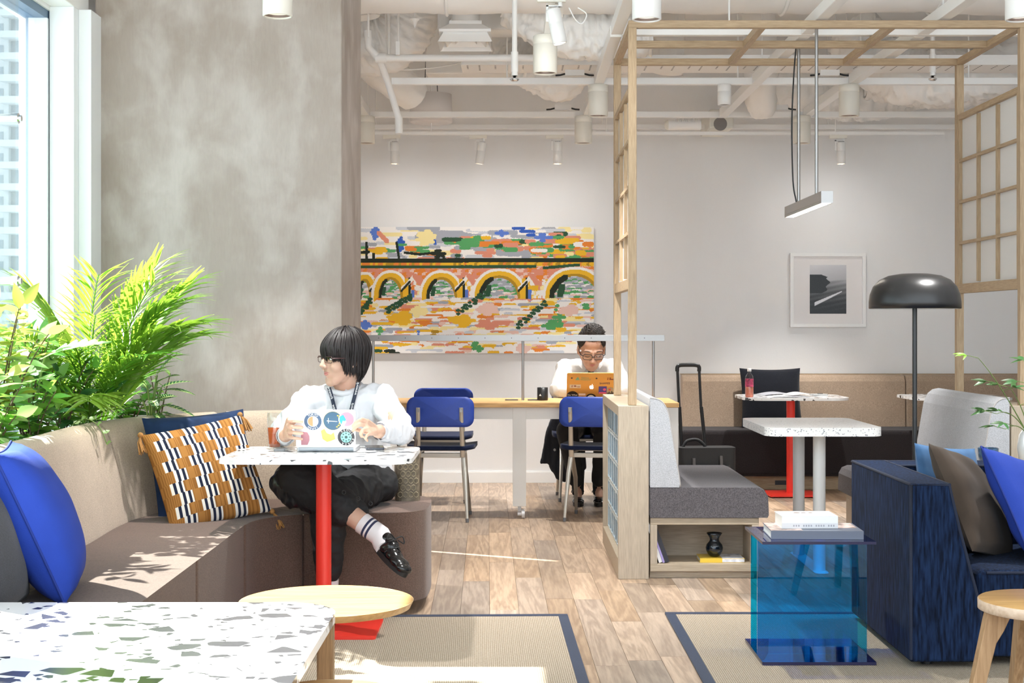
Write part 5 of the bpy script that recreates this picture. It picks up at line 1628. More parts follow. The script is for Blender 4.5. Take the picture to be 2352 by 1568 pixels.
# silver laptop with stickers
LPY = 6.00
lp2 = thing('laptop', 'silver convertible laptop with round stickers on the cafe table', 'laptop', (PX(749,0,LPY).x, LPY, .7205))
m_alu = plain('silver_aluminium', (.66,.67,.69), .35, .45)
LW, LH = .242, .156
MB().prism(rrect(LW,.17,.01,4,0,.085), .001, .016).build('base', m_alu, lp2, bevel=.003)
MB().cyl((-LW/2+.01,.0,.010),(LW/2-.01,.0,.010),.009,n=16).build('hinge', plain('grey_hinge', (.42,.46,.50), .35, .3), lp2)
Ml = Matrix.Translation((0,0,.016)) @ Matrix.Rotation(R(8),4,'X')
q = rrect(LW, LH, .010, 4, 0, LH/2); n_ = len(q); lid = MB()
lid.add([(x,-.004,z) for x,z in q]+[(x,.004,z) for x,z in q], [tuple(range(n_)), tuple(range(2*n_-1,n_-1,-1))]+[((i+1)%n_,i,n_+i,n_+(i+1)%n_) for i in range(n_)], 0, False, Ml)
lid = lid.build('lid', plain('silver_lid', (.74,.75,.77), .32, .25), lp2)
def on2(u, v):
    """a spot on the lid as fractions of the photo crop"""
    return Ml @ Matrix.Translation(((u-749)/138*LW, -.0046, (1022-v)/77*LH))
def ring_text(body, r, size, mat, par, Mx, a0, a1):
    b = MB(); n = len(body)
    for i,c in enumerate(body):
        if c == ' ': continue
        a = R(a0+(a1-a0)*(i/(max(1,n-1))))
        vs_, fs_ = text_geo(c, size)
        ca, sa = math.cos(a-math.pi/2), math.sin(a-math.pi/2)
        b.add([(r*math.cos(a)+x*ca-y*sa, -.0013, r*math.sin(a)+x*sa+y*ca) for (x,y,z) in vs_], fs_, 0, False, Mx)
    return b.build('lettering', mat, par)
m_wht = M['white']
def badge(u, v, r, col, rim=(.85,.85,.85)):
    b = MB(); disc(b,0,0,r,-.0004,36,0,on2(u,v)); b.build('sticker', mk('sticker_rim', rim), lid)
    b = MB(); disc(b,0,0,r*.955,-.0007,36,0,on2(u,v)); return b.build('sticker_face', mk('sticker_face', col), lid)
r_ = .0372
badge(720,968,r_,hexc('3d5573'))
b = MB(); disc(b,0,0,r_*.60,-.0010,30,0,on2(720,968)); b.build('sticker_ring', mk('sticker_ring',(.80,.80,.80)), lid)
b = MB(); disc(b,0,0,r_*.54,-.0012,30,0,on2(720,968)); b.build('sticker_centre', mk('sticker_mid', hexc('b7895e')), lid)
b = MB(); b.add([(x,-.0014,z) for x,z in [(.0,r_*.54)]+[(r_*.54*math.sin(a),r_*.54*math.cos(a)) for a in [math.pi*k/12 for k in range(13)]]], [tuple(range(14))], 0, False, on2(720,968)); b.build('sticker_half', mk('sticker_half',(.72,.70,.66)), lid)
ring_text('TOKYO', r_*.78, .0135, m_wht, lid, on2(720,968), 125, 55); ring_text('JAPAN', r_*.78, .0115, m_wht, lid, on2(720,968), 305, 235)
badge(766,967,r_*1.03,hexc('2f5672'), hexc('6a6a34'))
b = MB(); b.add([(-.024,-.0012,-.0015),(.018,-.0012,-.0035),(.018,-.0012,-.0015),(-.024,-.0012,.0018)], [(0,1,2,3)], 0, False, on2(766,967)); b.add([(-.019,-.0012,-.01),(-.017,-.0012,-.01),(-.017,-.0012,.012),(-.019,-.0012,.012)], [(0,1,2,3)], 0, False, on2(766,967)); b.build('sticker_print', m_wht, lid)
b = MB()
for k in range(7):
    a_ = R(46-17*k); x_, z_ = r_*.80*math.cos(a_), r_*.80*math.sin(a_)
    b.add([(x_+dx, -.0012, z_+dz) for dx,dz in ((-.004,-.002),(.004,-.002),(.003,.0025),(-.003,.0025))], [(0,1,2,3)], 0, False, on2(766,967))
b.build('sticker_print', mk('yellow_ink', hexc('cdb13a')), lid)
b = MB(); disc(b,0,0,.0315,-.0010,34,0,on2(797,964)); b.build('sticker', mk('sticker_white_edge',(.86,.86,.88)), lid)
b = MB(); disc(b,.0015,.001,.0290,-.0013,34,0,on2(797,964)); b.build('sticker_face', mk('sticker_pink', hexc('f08a9c')), lid)
b = MB(); b.add([(x,-.0016,z) for x,z in ((-.026,.012),(-.012,.020),(-.002,.002),(.0,-.010),(-.010,-.028),(-.021,-.020),(-.028,-.004))], [tuple(range(7))], 0, False, on2(797,964)); b.build('sticker_print', mk('sticker_sky', hexc('2f9be8')), lid)
b = MB(); b.add([(x,-.0018,z) for x,z in ((-.020,-.021),(-.010,-.028),(.0,-.010),(-.004,-.004),(-.009,-.009),(-.013,-.004))], [tuple(range(6))], 0, False, on2(797,964)); b.build('sticker_print', mk('sticker_snow', (.88,.9,.93)), lid)
badge(796,1000,r_*.97,hexc('26252c'))
b = MB(); disc(b,0,0,r_*.60,-.0010,30,0,on2(796,1000)); b.build('sticker_centre', mk('sticker_mint', hexc('86c8bc')), lid)
b = MB()
for k in range(8):
    a = 2*math.pi*k/8; disc(b, r_*.42*math.cos(a), r_*.42*math.sin(a), r_*.085, -.0013, 10, 0, on2(796,1000))
disc(b,0,0,r_*.16,-.0013,14,0,on2(796,1000)); b.build('sticker_print', mk('sticker_deep', hexc('2a4a4c')), lid)
ring_text('SEOUL KOREA', r_*.77, .0125, m_wht, lid, on2(796,1000), 128, -118)
# plain yellow and red stickers, left without the figures printed on them
b = MB(); b.add([(x,-.0010,z) for x,z in ((-.028,.022),(-.014,.030),(-.004,.012),(.012,.006),(.024,.016),(.030,-.012),(.012,-.020),(-.004,-.024),(-.022,-.012))], [tuple(range(9))], 0, False, on2(754,998)); b.build('sticker', mk('sticker_yellow', hexc('cdb85a')), lid)
b = MB(); b.add([(x,-.0010,z) for x,z in ((-.014,-.026),(.012,-.026),(.020,-.008),(.020,.010),(.012,.026),(-.006,.028),(-.014,.014))], [tuple(range(7))], 0, False, on2(700,1003)); b.build('sticker', mk('sticker_red_grey', hexc('a8727c')), lid)

# ---- foreground terrazzo coffee table
FT = thing('coffee_table', 'large black chip terrazzo table in the left foreground', 'table', (-1.0, 3.2, 0))
tt = rrect(1.10, 1.42, .15, 10)
MB().prism(tt, .476, .500).build('table_top', terrazzo('bold_chip_terrazzo', (.84,.84,.84), (.055,.055,.06), 13.5, .28, .09), FT, bevel=.003)
m_leg = wood('brown_oak', hexc('7d5f40'), hexc('a58159'), 'z', 1.5)
for (sx_,sy) in ((.527,.56),(.527,-.6),(-.50,.2),(-.50,-.6)):
    MB().box(sx_-.0205,sx_+.0205,sy-.0205,sy+.0205,.008,.4755).build('leg', m_leg, FT, bevel=.003)
MB().prism(rrect(1.02,1.34,.12,8), .462, .4758).build('under_board', m_leg, FT)

# ---- round ash tray table
m_ash = wood('ash_veneer', hexc('bd9562'), hexc('dcc298'), 'x', .35, rough=.3, rings=1.1)
m_ashe = wood('ash_edge', hexc('a87e4c'), hexc('c79c66'), 'x', .6)
RT = thing('tray_table', 'round ash wood tray table in front of the red column', 'table', (PX(750,0,4.21).x, 4.21, 0))
MB().lathe([(.2475,.4495),(.246,.450),(.238,.438),(.225,.4345),(.001,.4345)], n=64, caps=False).build('tray', m_ash, RT)
MB().lathe([(.001,.424),(.205,.424),(.238,.430),(.2475,.4495)], n=64).build('tray_rim', m_ashe, RT)
MB().cyl((0,0,.014),(0,0,.4238),.017,n=24).build('stem', m_leg, RT)
MB().lathe([(.15,.0085),(.15,.016),(.14,.020),(.001,.020)], n=44).build('foot', m_ash, RT)

# ---- stools
m_stool = wood('stool_top', hexc('b98a50'), hexc('d6aa6c'), 'x', .6, rough=.35)
m_stle = wood('stool_edge', hexc('c3a78d'), hexc('dcc6b0'), 'x', .6)
m_stleg = wood('stool_leg', hexc('93714f'), hexc('bb9871'), 'z', 1.0)
def stool(label, x, y, z, r, yaw, leg_angles, top=None):
    t = thing('stool', label, 'stool', (x,y,0), yaw, 'round wooden stools')
    MB().lathe([(r-.002,z-.0015),(r-.004,z),(.001,z)], n=56).build('seat', top or m_stool, t)
    MB().lathe([(.001,z-.032),(r-.006,z-.032),(r,z-.029),(r,z-.003),(r-.002,z-.0015)], n=56).build('seat_edge', m_stle if top is None else m_ashe, t)
    for a in leg_angles:
        # flat bent leg: profile in the vertical plane through the stool axis
        prof_ = [(r-.012,z-.0325),(r-.085,z-.0325),(r-.060,z-.085),(r-.038,z-.12),(r+.045,.010),(r+.075,.010)]
        n = len(prof_); b = MB()
        vs_ = [(p_[0],-.016,p_[1]) for p_ in prof_]+[(p_[0],.016,p_[1]) for p_ in prof_]
        b.add(vs_, [tuple(range(n)), tuple(range(2*n-1,n-1,-1))]+[((i+1)%n,i,n+i,n+(i+1)%n) for i in range(n)], 0, False, Matrix.Rotation(a,4,'Z'))
        b.build('leg', m_stleg, t, bevel=.003)
    return t
stool('round wooden stool cut by the right edge before the navy sofa', 1.514, 4.216, .45, .18, 0, [R(183), R(273), R(3), R(93)])
stool('pale ash stool tucked under the foreground terrazzo table', -.405, 3.27, .41, .17, 0, [R(45), R(135), R(225), R(315)], m_ash)

# ---- blue acrylic side table
m_acr = seethrough('blue_acrylic', (.11,.71,.95), .05, .01)
m_acr_d = seethrough('deep_blue_acrylic', (.02,.17,.70), .06, .01)
m_acr_e = plain('acrylic_edge', (.02,.02,.06), .2)
AT = thing('acrylic_table', 'transparent blue acrylic side table holding books', 'side table', (1.107, 5.53, 0))
hw = .204; ZR = .0096
MB().box(-hw,hw,-.20,.20,ZR,ZR+.010).build('base_sheet', m_acr_d, AT)
MB().box(-hw,hw,-.20,.20,.443,.453).build('top_sheet', m_acr_d, AT)
MB().box(-hw+.002,hw-.002,-.07,-.062,ZR+.0101,.4429).build('upright_sheet', m_acr, AT)
MB().box(-hw+.002,hw-.002,.078,.086,ZR+.0101,.4429).build('upright_sheet', m_acr, AT)
for (z0,z1) in ((ZR,ZR+.010),(.443,.453)):
    MB().box(-hw,hw,-.2012,-.2002,z0,z1).box(-hw-.0012,-hw-.0002,-.2,.2,z0,z1).box(hw+.0002,hw+.0012,-.2,.2,z0,z1).build('polished_edge', m_acr_e, AT)
# books on it
zb = .4535
mg = book('magazine_book', 'large flat art book on the blue acrylic table', .335, .225, .030, (.13,.15,.20), loc=(1.115,5.50,zb))
mg.rotation_euler = (0,0,R(-2))
MB().box(-.166,-.05,-.105,.105,.0301,.0306).box(.075,.160,-.03,.105,.0301,.0306).build('cover_print', plain('art_cover_print', (.55,.42,.38), .35, var=.8, vscale=25), mg)
b2 = book('book', 'thick white paperback on top of the art book', .207, .145, .046, (.80,.80,.80), loc=(1.095,5.52,zb+.0308))
b2.rotation_euler = (0,0,R(1))
MB().box(-.1035,.1035,-.0742,-.0737,.001,.020).build('spine', plain('spine_grey', (.66,.66,.68), .4), b2)
letters('ARAKI   MODERN   CITY', .010, plain('spine_ink', (.35,.35,.38), .5), b2, Matrix.Translation((0,-.0512,.009))) if False else None
b = MB()
rr_ = random.Random(2)
for k in range(17):
    x_ = -.062+k*.0092
    if k%5 != 3: b.box(x_, x_+.005, -.0746, -.0743, .007, .0140)
b.build('spine_print', plain('spine_ink', (.36,.36,.40), .5), b2)
b = MB(); b.prism(circ(.012,20,-.03,.02), .0461, .0464).prism(circ(.009,20,-.005,.018), .0461, .0464).prism(circ(.008,20,.022,.022), .0461,.0464)
b.build('cover_print', plain('cover_ink', (.25,.18,.16), .5), b2)

# ---- navy corduroy sofa
def cord_mat(name, c0, c1):
    m, nt, b = newmat(name)
    b.inputs['Roughness'].default_value = .9; b.inputs['Sheen Weight'].default_value = .02; b.inputs['Specular IOR Level'].default_value = .1
    tc = _n(nt,'ShaderNodeTexCoord'); mp = _n(nt,'ShaderNodeMapping'); mp.inputs['Scale'].default_value = (1,1,.12)
    nt.links.new(tc.outputs['Object'], mp.inputs[0])
    nz = _n(nt,'ShaderNodeTexNoise'); nz.inputs['Scale'].default_value = 110; nz.inputs['Detail'].default_value = 5
    nt.links.new(mp.outputs[0], nz.inputs[0])
    rp = _n(nt,'ShaderNodeValToRGB'); rp.color_ramp.elements[0].position = .35; rp.color_ramp.elements[1].position = .68
    rp.color_ramp.elements[0].color = (*c0,1); rp.color_ramp.elements[1].color = (*c1,1)
    nt.links.new(nz.outputs['Fac'], rp.inputs[0]); nt.links.new(rp.outputs[0], b.inputs['Base Color'])
    bp = _n(nt,'ShaderNodeBump'); bp.inputs['Strength'].default_value = .3; bp.inputs['Distance'].default_value = .003
    nt.links.new(nz.outputs['Fac'], bp.inputs['Height']); nt.links.new(bp.outputs[0], b.inputs['Normal'])
    return m
m_cord = cord_mat('navy_corduroy', hexc('0c1322'), hexc('1c2d4c'))
m_cordp = plain('navy_welt', hexc('1a2236'), .9)
NS = thing('navy_sofa', 'navy corduroy sofa at the right with sloping arm', 'sofa', (0,0,0))
ya, yb = 5.28, 6.20
ZS = .0096
def arm(x0, s):
    """arm with a sloping inner side"""
    wt, wb = .145, .265
    q = [(x0,ZS+.02),(x0+s*wb,ZS+.02),(x0+s*(wb-.01),.22),(x0+s*(wt+.035),.50),(x0+s*wt,.666),(x0,.666)]
    n = len(q); b = MB(); vs_ = [(a,ya,z) for a,z in q]+[(a,yb,z) for a,z in q]
    f = [tuple(range(n)), tuple(range(2*n-1,n-1,-1))]+[((i+1)%n,i,n+i,n+(i+1)%n) for i in range(n)]
    if s < 0: f = [tuple(reversed(k)) for k in f]
    b.add(vs_, f)
    o = b.build('arm', m_cord, NS, bevel=.012, seg=3)
    ed = [(x0+s*.004,ya+.003,ZS+.03),(x0+s*.004,ya+.003,.662),(x0+s*(wt-.004),ya+.003,.662),(x0+s*(wt+.033),ya+.003,.50),(x0+s*(wb-.012),ya+.003,.22),(x0+s*(wb-.004),ya+.003,ZS+.03)]
    MB().tube(ed, .006, 8).build('welt', m_cordp, o)
    MB().tube([(x0+s*.004,ya,.663),(x0+s*.004,yb-.004,.663),(x0+s*(wt-.004),yb-.004,.663),(x0+s*(wt-.004),ya,.663)], .006, 8).build('welt', m_cordp, o)
arm(1.42, 1)
arm(3.50, -1)
MB().box(1.56,3.36,5.99,yb,.30,.664).build('back', m_cord, NS, bevel=.015, seg=3)
MB().tube([(1.56,5.995,.662),(3.36,5.995,.662)], .006, 8).tube([(1.56,yb-.004,.662),(3.36,yb-.004,.662)], .006, 8).build('welt', m_cordp, NS)
MB().box(1.68,3.24,5.32,6.05,ZS+.03,.20).build('seat_base', m_cord, NS, bevel=.012, seg=3)
MB().box(1.665,2.46,5.30,5.985,.205,.355).build('seat_cushion', m_cord, NS, bevel=.03, seg=4)
MB().box(2.465,3.255,5.30,5.985,.205,.355).build('seat_cushion', m_cord, NS, bevel=.03, seg=4)
MB().tube([(1.70,5.302,.345),(2.44,5.302,.345)], .005, 8).build('welt', m_cordp, NS)
f = MB()
for x_ in (1.5,3.42):
    for y_ in (5.36,6.12): f.cyl((x_,y_,ZS),(x_,y_,ZS+.03),.02,n=12)
f.build('feet', M['black'], NS)
m_brown = plain('brown_velvet', hexc('453a31'), .85, var=.18, vscale=9, sheen=.08, spec=.2)
m_bluev = plain('dusty_blue_velvet', hexc('466a92'), .85, var=.2, vscale=12, sheen=.1, spec=.2)
cushion('cushion', 'brown velvet cushion leaning in the corner of the navy sofa', .44, .44, .15, m_brown, (1.775,5.72,.545), (R(-27),R(12),R(52)), None, 21, .05, wr=.014)
cushion('cushion', 'dusty blue velvet cushion peeking out behind the brown one', .40, .40, .10, m_bluev, (1.745,5.885,.555), (R(-12),R(6),R(38)), None, 25, .05)
cushion('cushion', 'royal blue cushion with seam in front on the navy sofa', .46, .46, .16, m_royal, (2.0,5.68,.525), (R(-32),R(14),R(44)), m_royald, 29, .05, wr=.012)

# ---- black mushroom floor lamp
m_lampk = plain('matt_black_lacquer', (.012,.012,.013), .32, spec=.6)
LX, LY = PX(2101,0,6.6).x, 6.6
FLm = thing('floor_lamp', 'black mushroom dome floor lamp behind the navy sofa', 'floor lamp', (LX,LY,0))
MB().lathe([(.145,.001),(.145,.012),(.14,.016),(.014,.018)], n=44).build('base', m_lampk, FLm)
MB().cyl((0,0,.018),(0,0,1.44),.0105,n=20).build('pole', m_lampk, FLm)
zb_, zt_ = 1.306, 1.463
MB().lathe([(.196,zb_),(.2005,zb_+.002),(.2005,zb_+.030),(.196,zb_+.062),(.182,zb_+.098),(.155,zb_+.128),(.115,zb_+.147),(.06,zb_+.156),(.001,zb_+.157)], n=64, caps=False).build('shade', m_lampk, FLm)
MB().lathe([(.196,zb_+.0005),(.194,zb_+.03),(.188,zb_+.06),(.16,zb_+.115),(.1,zb_+.14),(.012,zb_+.143)], n=48, caps=False).build('inner_reflector', M['white'], FLm)
MB().lathe([(.195,zb_+.004),(.0115,zb_+.004)], n=48).build('diffuser', plain('opal_diffuser', (.82,.80,.76), .5), FLm)

# ---- console behind the navy sofa with bowl and vase
CN = thing('console', 'narrow oak console hidden behind the navy sofa', 'console', (0,0,0))
MB().box(1.95,2.75,6.38,6.66,.585,.61).build('top', M['oak_x'], CN, bevel=.002)
for x_ in (1.97,2.73):
    for y_ in (6.40,6.64): MB().box(x_-.015,x_+.015,y_-.015,y_+.015,.001,.5848).build('leg', M['oak'], CN)
m_glaze = plain('blue_speckled_glaze', hexc('35597a'), .15, var=.4, vscale=70, coat=.5)
bw_ = thing('ceramic_cup', 'small blue glazed cup standing behind the royal blue cushion', 'cup', (PX(2266,0,6.5).x, 6.48, .6105))
MB().lathe([(.026,0),(.030,.003),(.040,.045),(.045,.085),(.0435,.0855),(.037,.045),(.027,.008),(.001,.007)], n=36).build('cup', m_glaze, bw_)
# ================================================================== PLANTS
def leafmat(name, col, trans=.45, rough=.4, attr=False, tcol=None):
    m, nt, b = newmat(name)
    b.inputs['Roughness'].default_value = rough
    b.inputs['Specular IOR Level'].default_value = .45
    tl = _n(nt, 'ShaderNodeBsdfTranslucent')
    tcol = tcol or tuple(min(1, c*1.5+.02) for c in col)
    if attr:
        at = _n(nt, 'ShaderNodeAttribute', attribute_name='print_colour')
        nt.links.new(at.outputs['Color'], b.inputs['Base Color']); nt.links.new(at.outputs['Color'], tl.inputs[0])
    else:
        oi = _n(nt, 'ShaderNodeObjectInfo')
        hs = _n(nt, 'ShaderNodeHueSaturation'); hs.inputs['Color'].default_value = (*col,1)
        mr = _n(nt, 'ShaderNodeMapRange'); mr.inputs[3].default_value = .7; mr.inputs[4].default_value = 1.3
        nt.links.new(oi.outputs['Random'], mr.inputs[0]); nt.links.new(mr.outputs[0], hs.inputs['Value'])
        m2 = _n(nt, 'ShaderNodeMapRange'); m2.inputs[3].default_value = .475; m2.inputs[4].default_value = .525
        nt.links.new(oi.outputs['Random'], m2.inputs[0]); nt.links.new(m2.outputs[0], hs.inputs['Hue'])
        nt.links.new(hs.outputs[0], b.inputs['Base Color'])
        tl.inputs[0].default_value = (*tcol,1)
    mx = _n(nt, 'ShaderNodeMixShader'); mx.inputs[0].default_value = trans
    nt.links.new(b.outputs[0], mx.inputs[1]); nt.links.new(tl.outputs[0], mx.inputs[2])
    nt.links.new(mx.outputs[0], nt.nodes['Material Output'].inputs[0])
    return m
L_palm = leafmat('palm_green', (.13,.28,.035), .45, tcol=(.32,.52,.05))
L_yel = leafmat('yellow_green_leaf', (.34,.40,.07), .45, tcol=(.58,.62,.12))
L_mid = leafmat('fresh_green_leaf', (.12,.30,.05), .4, tcol=(.30,.55,.08))
L_dark = leafmat('deep_green_leaf', (.035,.12,.035), .25, tcol=(.10,.25,.05))
L_pale = leafmat('mint_green_leaf', (.26,.46,.16), .4, tcol=(.5,.7,.25))
L_str = leafmat('zebra_leaf', (.1,.2,.1), .25, attr=True)
m_stem = plain('green_stem', (.14,.22,.05), .6)
m_twig = plain('brown_twig', (.12,.08,.045), .8)

def leaf_geo(L, W, tip=1.0, fold=.12, droop=.25, n=8, lobes=0, m_=2):
    """leaf along +x, face up"""
    vs_ = []; fs_ = []
    for i in range(n+1):
        t = i/n
        w = W/2*math.sin(math.pi*min(1,t**.75))**.85*(1-.25*t*tip)
        if lobes: w *= .55+.45*abs(math.sin(lobes*math.pi*t))
        w = max(w, .0008)
        x = L*t*math.cos(droop*t*.6); z = -L*droop*t*t*.6
        for j in range(-m_, m_+1):
            s = j/m_
            vs_.append((x-(.06*L*abs(s) if lobes else 0), w*s, z+fold*w*abs(s)))
    k = 2*m_+1
    for i in range(n):
        for j in range(k-1):
            fs_.append((i*k+j, (i+1)*k+j, (i+1)*k+j+1, i*k+j+1))
    return vs_, fs_
def leaf_mesh(name, mat, *a, **kw):
    vs_, fs_ = leaf_geo(*a, **kw)
    me = MB().add(vs_, fs_, smooth=True).mesh(name); me.materials.append(mat); return me
def place(me, name, parent, pos, direction, up=(0,0,1), roll=0, s=1.0):
    d = Vector(direction).normalized(); u = Vector(up)
    y = u.cross(d)
    y = y.normalized() if y.length > 1e-4 else Vector((0,1,0))
    z = d.cross(y)
    Mx = Matrix((d, y, z)).transposed().to_4x4() @ Matrix.Rotation(roll, 4, 'X')
    o = bpy.data.objects.new(name, me); COL.objects.link(o); o.parent = parent
    o.matrix_local = Matrix.Translation(Vector(pos)) @ Mx @ Matrix.Scale(s, 4)
    return o
SOIL = .706
# ---- areca palm
def palm_frond(L, nl, arch, ll, seed):
    rq = random.Random(seed); b = MB(); pts = []
    for i in range(15):
        t = i/14
        pts.append(Vector((L*(t*.10+arch*t*t*.36), 0, L*(t*1.0-arch*.28*t*t*t))))
    b.tube(pts, [.0055*(1-.8*i/14)+.0008 for i in range(15)], 6)
    for k in range(nl):
        t = .22+.78*k/nl
        i = min(13, int(t*14)); f = t*14-i
        p = pts[i].lerp(pts[i+1], f); tan = (pts[i+1]-pts[i]).normalized()
        for s in (-1,1):
            l = ll*(.55+.9*math.sin(math.pi*min(1,(t-.15)/.9))**.7)*rq.uniform(.85,1.1)
            side = Vector((0,s,0))
            d = (tan*rq.uniform(.75,1.0)+side*rq.uniform(.45,.75)+Vector((0,0,.12))).normalized()
            vs_, fs_ = leaf_geo(l, .019, 1.0, .3, rq.uniform(.25,.7), n=6, m_=1)
            y = Vector((0,0,1)).cross(d).normalized(); z = d.cross(y)
            Mx = Matrix.Translation(p) @ Matrix((d,y,z)).transposed().to_4x4()
            b.add(vs_, fs_, 0, True, Mx)
    me = b.mesh('frond'); me.materials.append(L_palm); return me
palm = thing('areca_palm', 'tall feathery areca palm arching against the plaster column', 'plant', (-1.83,6.42,SOIL))
fr_m = [palm_frond(.95,26,.55,.20,1), palm_frond(.80,24,.8,.18,2), palm_frond(.65,22,1.0,.16,3)]
rp_ = random.Random(5)
for k,(az,lean,mi,s) in enumerate(((-15,2,0,1.0),(-35,8,0,.95),(-8,12,0,.98),(-25,18,1,1.05),(-12,18,1,.98),(-150,4,0,.9),(-70,10,1,1.02),(-168,12,1,.95),(-40,24,1,.92),(-80,22,1,.95),(-12,16,1,1.05),(-95,12,2,1.1),(-75,34,2,1.0),(-115,14,1,.95),(-60,0,0,.92),(-100,28,2,1.0),(-140,20,2,1.0),(-20,8,1,1.1))):
    o = bpy.data.objects.new('frond', fr_m[mi]); COL.objects.link(o); o.parent = palm
    o.location = (rp_.uniform(-.04,.04), rp_.uniform(-.04,.04), 0)
    o.rotation_euler = Matrix.Rotation(R(az),3,'Z').to_4x4().to_euler()
    o.rotation_euler = (Matrix.Rotation(R(az),4,'Z') @ Matrix.Rotation(R(lean),4,'Y')).to_euler()
    o.scale = (s,s,s)
cane = MB()
for k in range(5):
    a = k*1.3; cane.tube([(.03*math.cos(a),.03*math.sin(a),0),(.035*math.cos(a),.035*math.sin(a),.12)], .008, 7)
cane.build('canes', m_stem, palm)

# ---- leafy shrubs
def shrub(name, label, base, height, spread, nbr, per, meshes, seed, twig=m_twig, up=.5, size=(.8,1.15), lean=(0,0)):
    rq = random.Random(seed)
    t = thing(name, label, 'plant', base)
    for b_ in range(nbr):
        a = 2*math.pi*b_/nbr+rq.uniform(-.4,.4); r_ = spread*rq.uniform(.35,1.0); h = height*rq.uniform(.6,1.0)
        p0 = Vector((rq.uniform(-.02,.02), rq.uniform(-.02,.02), 0)); p2 = Vector((r_*math.cos(a)+lean[0], r_*math.sin(a)+lean[1], h)); p1 = Vector((p2.x*.35, p2.y*.35, h*.65))
        pts = bez(p0,p1,p2,8)
        MB().tube(pts, [.0045*(1-.07*i) for i in range(9)], 5).build('stem', twig, t)
        for k in range(per):
            u = .30+.70*(k+.5)/per
            i = min(7,int(u*8)); p = pts[i].lerp(pts[i+1], u*8-i)
            az = k*2.4+rq.uniform(-.4,.4)
            el = rq.uniform(-.1,up)
            d = Vector((math.cos(az)*math.cos(el), math.sin(az)*math.cos(el), math.sin(el)))
            place(rq.choice(meshes), 'leaf', t, p, d, (0,0,1), rq.uniform(-.6,.6), rq.uniform(*size))
        place(rq.choice(meshes), 'leaf', t, pts[-1], (pts[-1]-pts[-2])+Vector((rq.uniform(-.05,.05),0,0)), (rq.uniform(-1,1),rq.uniform(-1,1),.3), 0, 1.0)
    return t
ly = [leaf_mesh('leaf', L_yel, .105, .058, fold=.15, droop=.3), leaf_mesh('leaf', L_pale, .10, .050, fold=.2, droop=.4), leaf_mesh('leaf', L_yel, .085, .05, fold=.1, droop=.2)]
lm = [leaf_mesh('leaf', L_mid, .085, .045, fold=.15, droop=.3), leaf_mesh('leaf', L_mid, .075, .036, fold=.2, droop=.45), leaf_mesh('leaf', L_dark, .09, .046, fold=.12, droop=.3)]
ls = [leaf_mesh('leaf', L_mid, .040, .026, fold=.1, droop=.3, n=5), leaf_mesh('leaf', L_pale, .036, .022, fold=.1, droop=.2, n=5), leaf_mesh('leaf', L_dark, .042, .028, fold=.1, droop=.3, n=5)]
shrub('yellow_shrub', 'yellow green broad leaved shrub by the window glass', (-1.96,5.62,SOIL), .66, .22, 10, 13, ly, 3, lean=(.06,.0))
shrub('yellow_shrub', 'pale lime shrub in front at the left edge of the planter', (-1.93,5.15,SOIL), .55, .20, 9, 12, ly, 8)
shrub('green_shrub', 'fresh green shrub below the palm fronds', (-1.86,6.10,SOIL), .40, .18, 9, 11, lm, 12)
shrub('green_shrub', 'dark leaved shrub beside the lobed philodendron leaf', (-1.93,5.90,SOIL), .50, .17, 9, 11, lm, 15)
shrub('green_shrub', 'small upright shoot with narrow leaves near the column', (-1.60,6.72,SOIL), .42, .07, 3, 8, [lm[1], ls[1]], 18, up=.9)
shrub('green_shrub', 'dense low green shrub behind the sofa corner at left', (-1.90,5.38,SOIL), .30, .16, 9, 10, [lm[0],lm[1],ly[1]], 51)
shrub('green_shrub', 'dense mid green shrub between the ferns and the yellow shrub', (-1.86,5.72,SOIL), .30, .15, 9, 10, lm, 52)
shrub('yellow_shrub', 'lime shrub standing against the glass behind the ferns', (-2.0,6.2,SOIL), .55, .12, 8, 11, ly, 53)
shrub('green_shrub', 'low glossy shrub between palm and zebra plant', (-1.72,6.62,SOIL), .24, .13, 8, 9, lm, 54)
# ---- lobed philodendron
lob = [leaf_mesh('leaf', L_pale, .30, .20, fold=.15, droop=.35, n=24, lobes=6)]
ph_ = thing('philodendron', 'philodendron with a large deeply lobed lime leaf', 'plant', (-1.88,5.80,SOIL))
for (p,d,s) in (((.05,.0,.40),(.75,-.25,.35),1.0),((-.02,.05,.33),(.2,.6,.5),.85),((.0,-.05,.30),(.5,-.6,.25),.8)):
    MB().tube(bez((0,0,0),(p[0]*.3,p[1]*.3,p[2]*.7),p), .004, 6).build('stem', m_stem, ph_)
    place(lob[0], 'leaf', ph_, p, d, (0,-.3,1), 0, s)
# ---- broad paddle leaves
pad = leaf_mesh('leaf', leafmat('paddle_green', (.06,.20,.06), .35, tcol=(.18,.42,.10)), .24, .10, fold=.25, droop=.15, n=10)
pd_ = thing('paddle_plant', 'plant with broad upright paddle leaves below the palm', 'plant', (-1.84,6.28,SOIL))
for (p,d,s) in (((.02,-.02,.20),(.25,-.15,1.0),1.0),((-.05,.02,.22),(-.35,-.2,1.0),1.0),((.05,.05,.16),(.7,-.2,.7),.9),((-.02,-.06,.15),(.1,-.7,.8),.8)):
    MB().tube(bez((0,0,0),(p[0]*.3,p[1]*.3,p[2]*.7),p), .005, 6).build('stem', m_stem, pd_)
    place(pad, 'leaf', pd_, p, d, (-1,-.6,.2), 0, s)
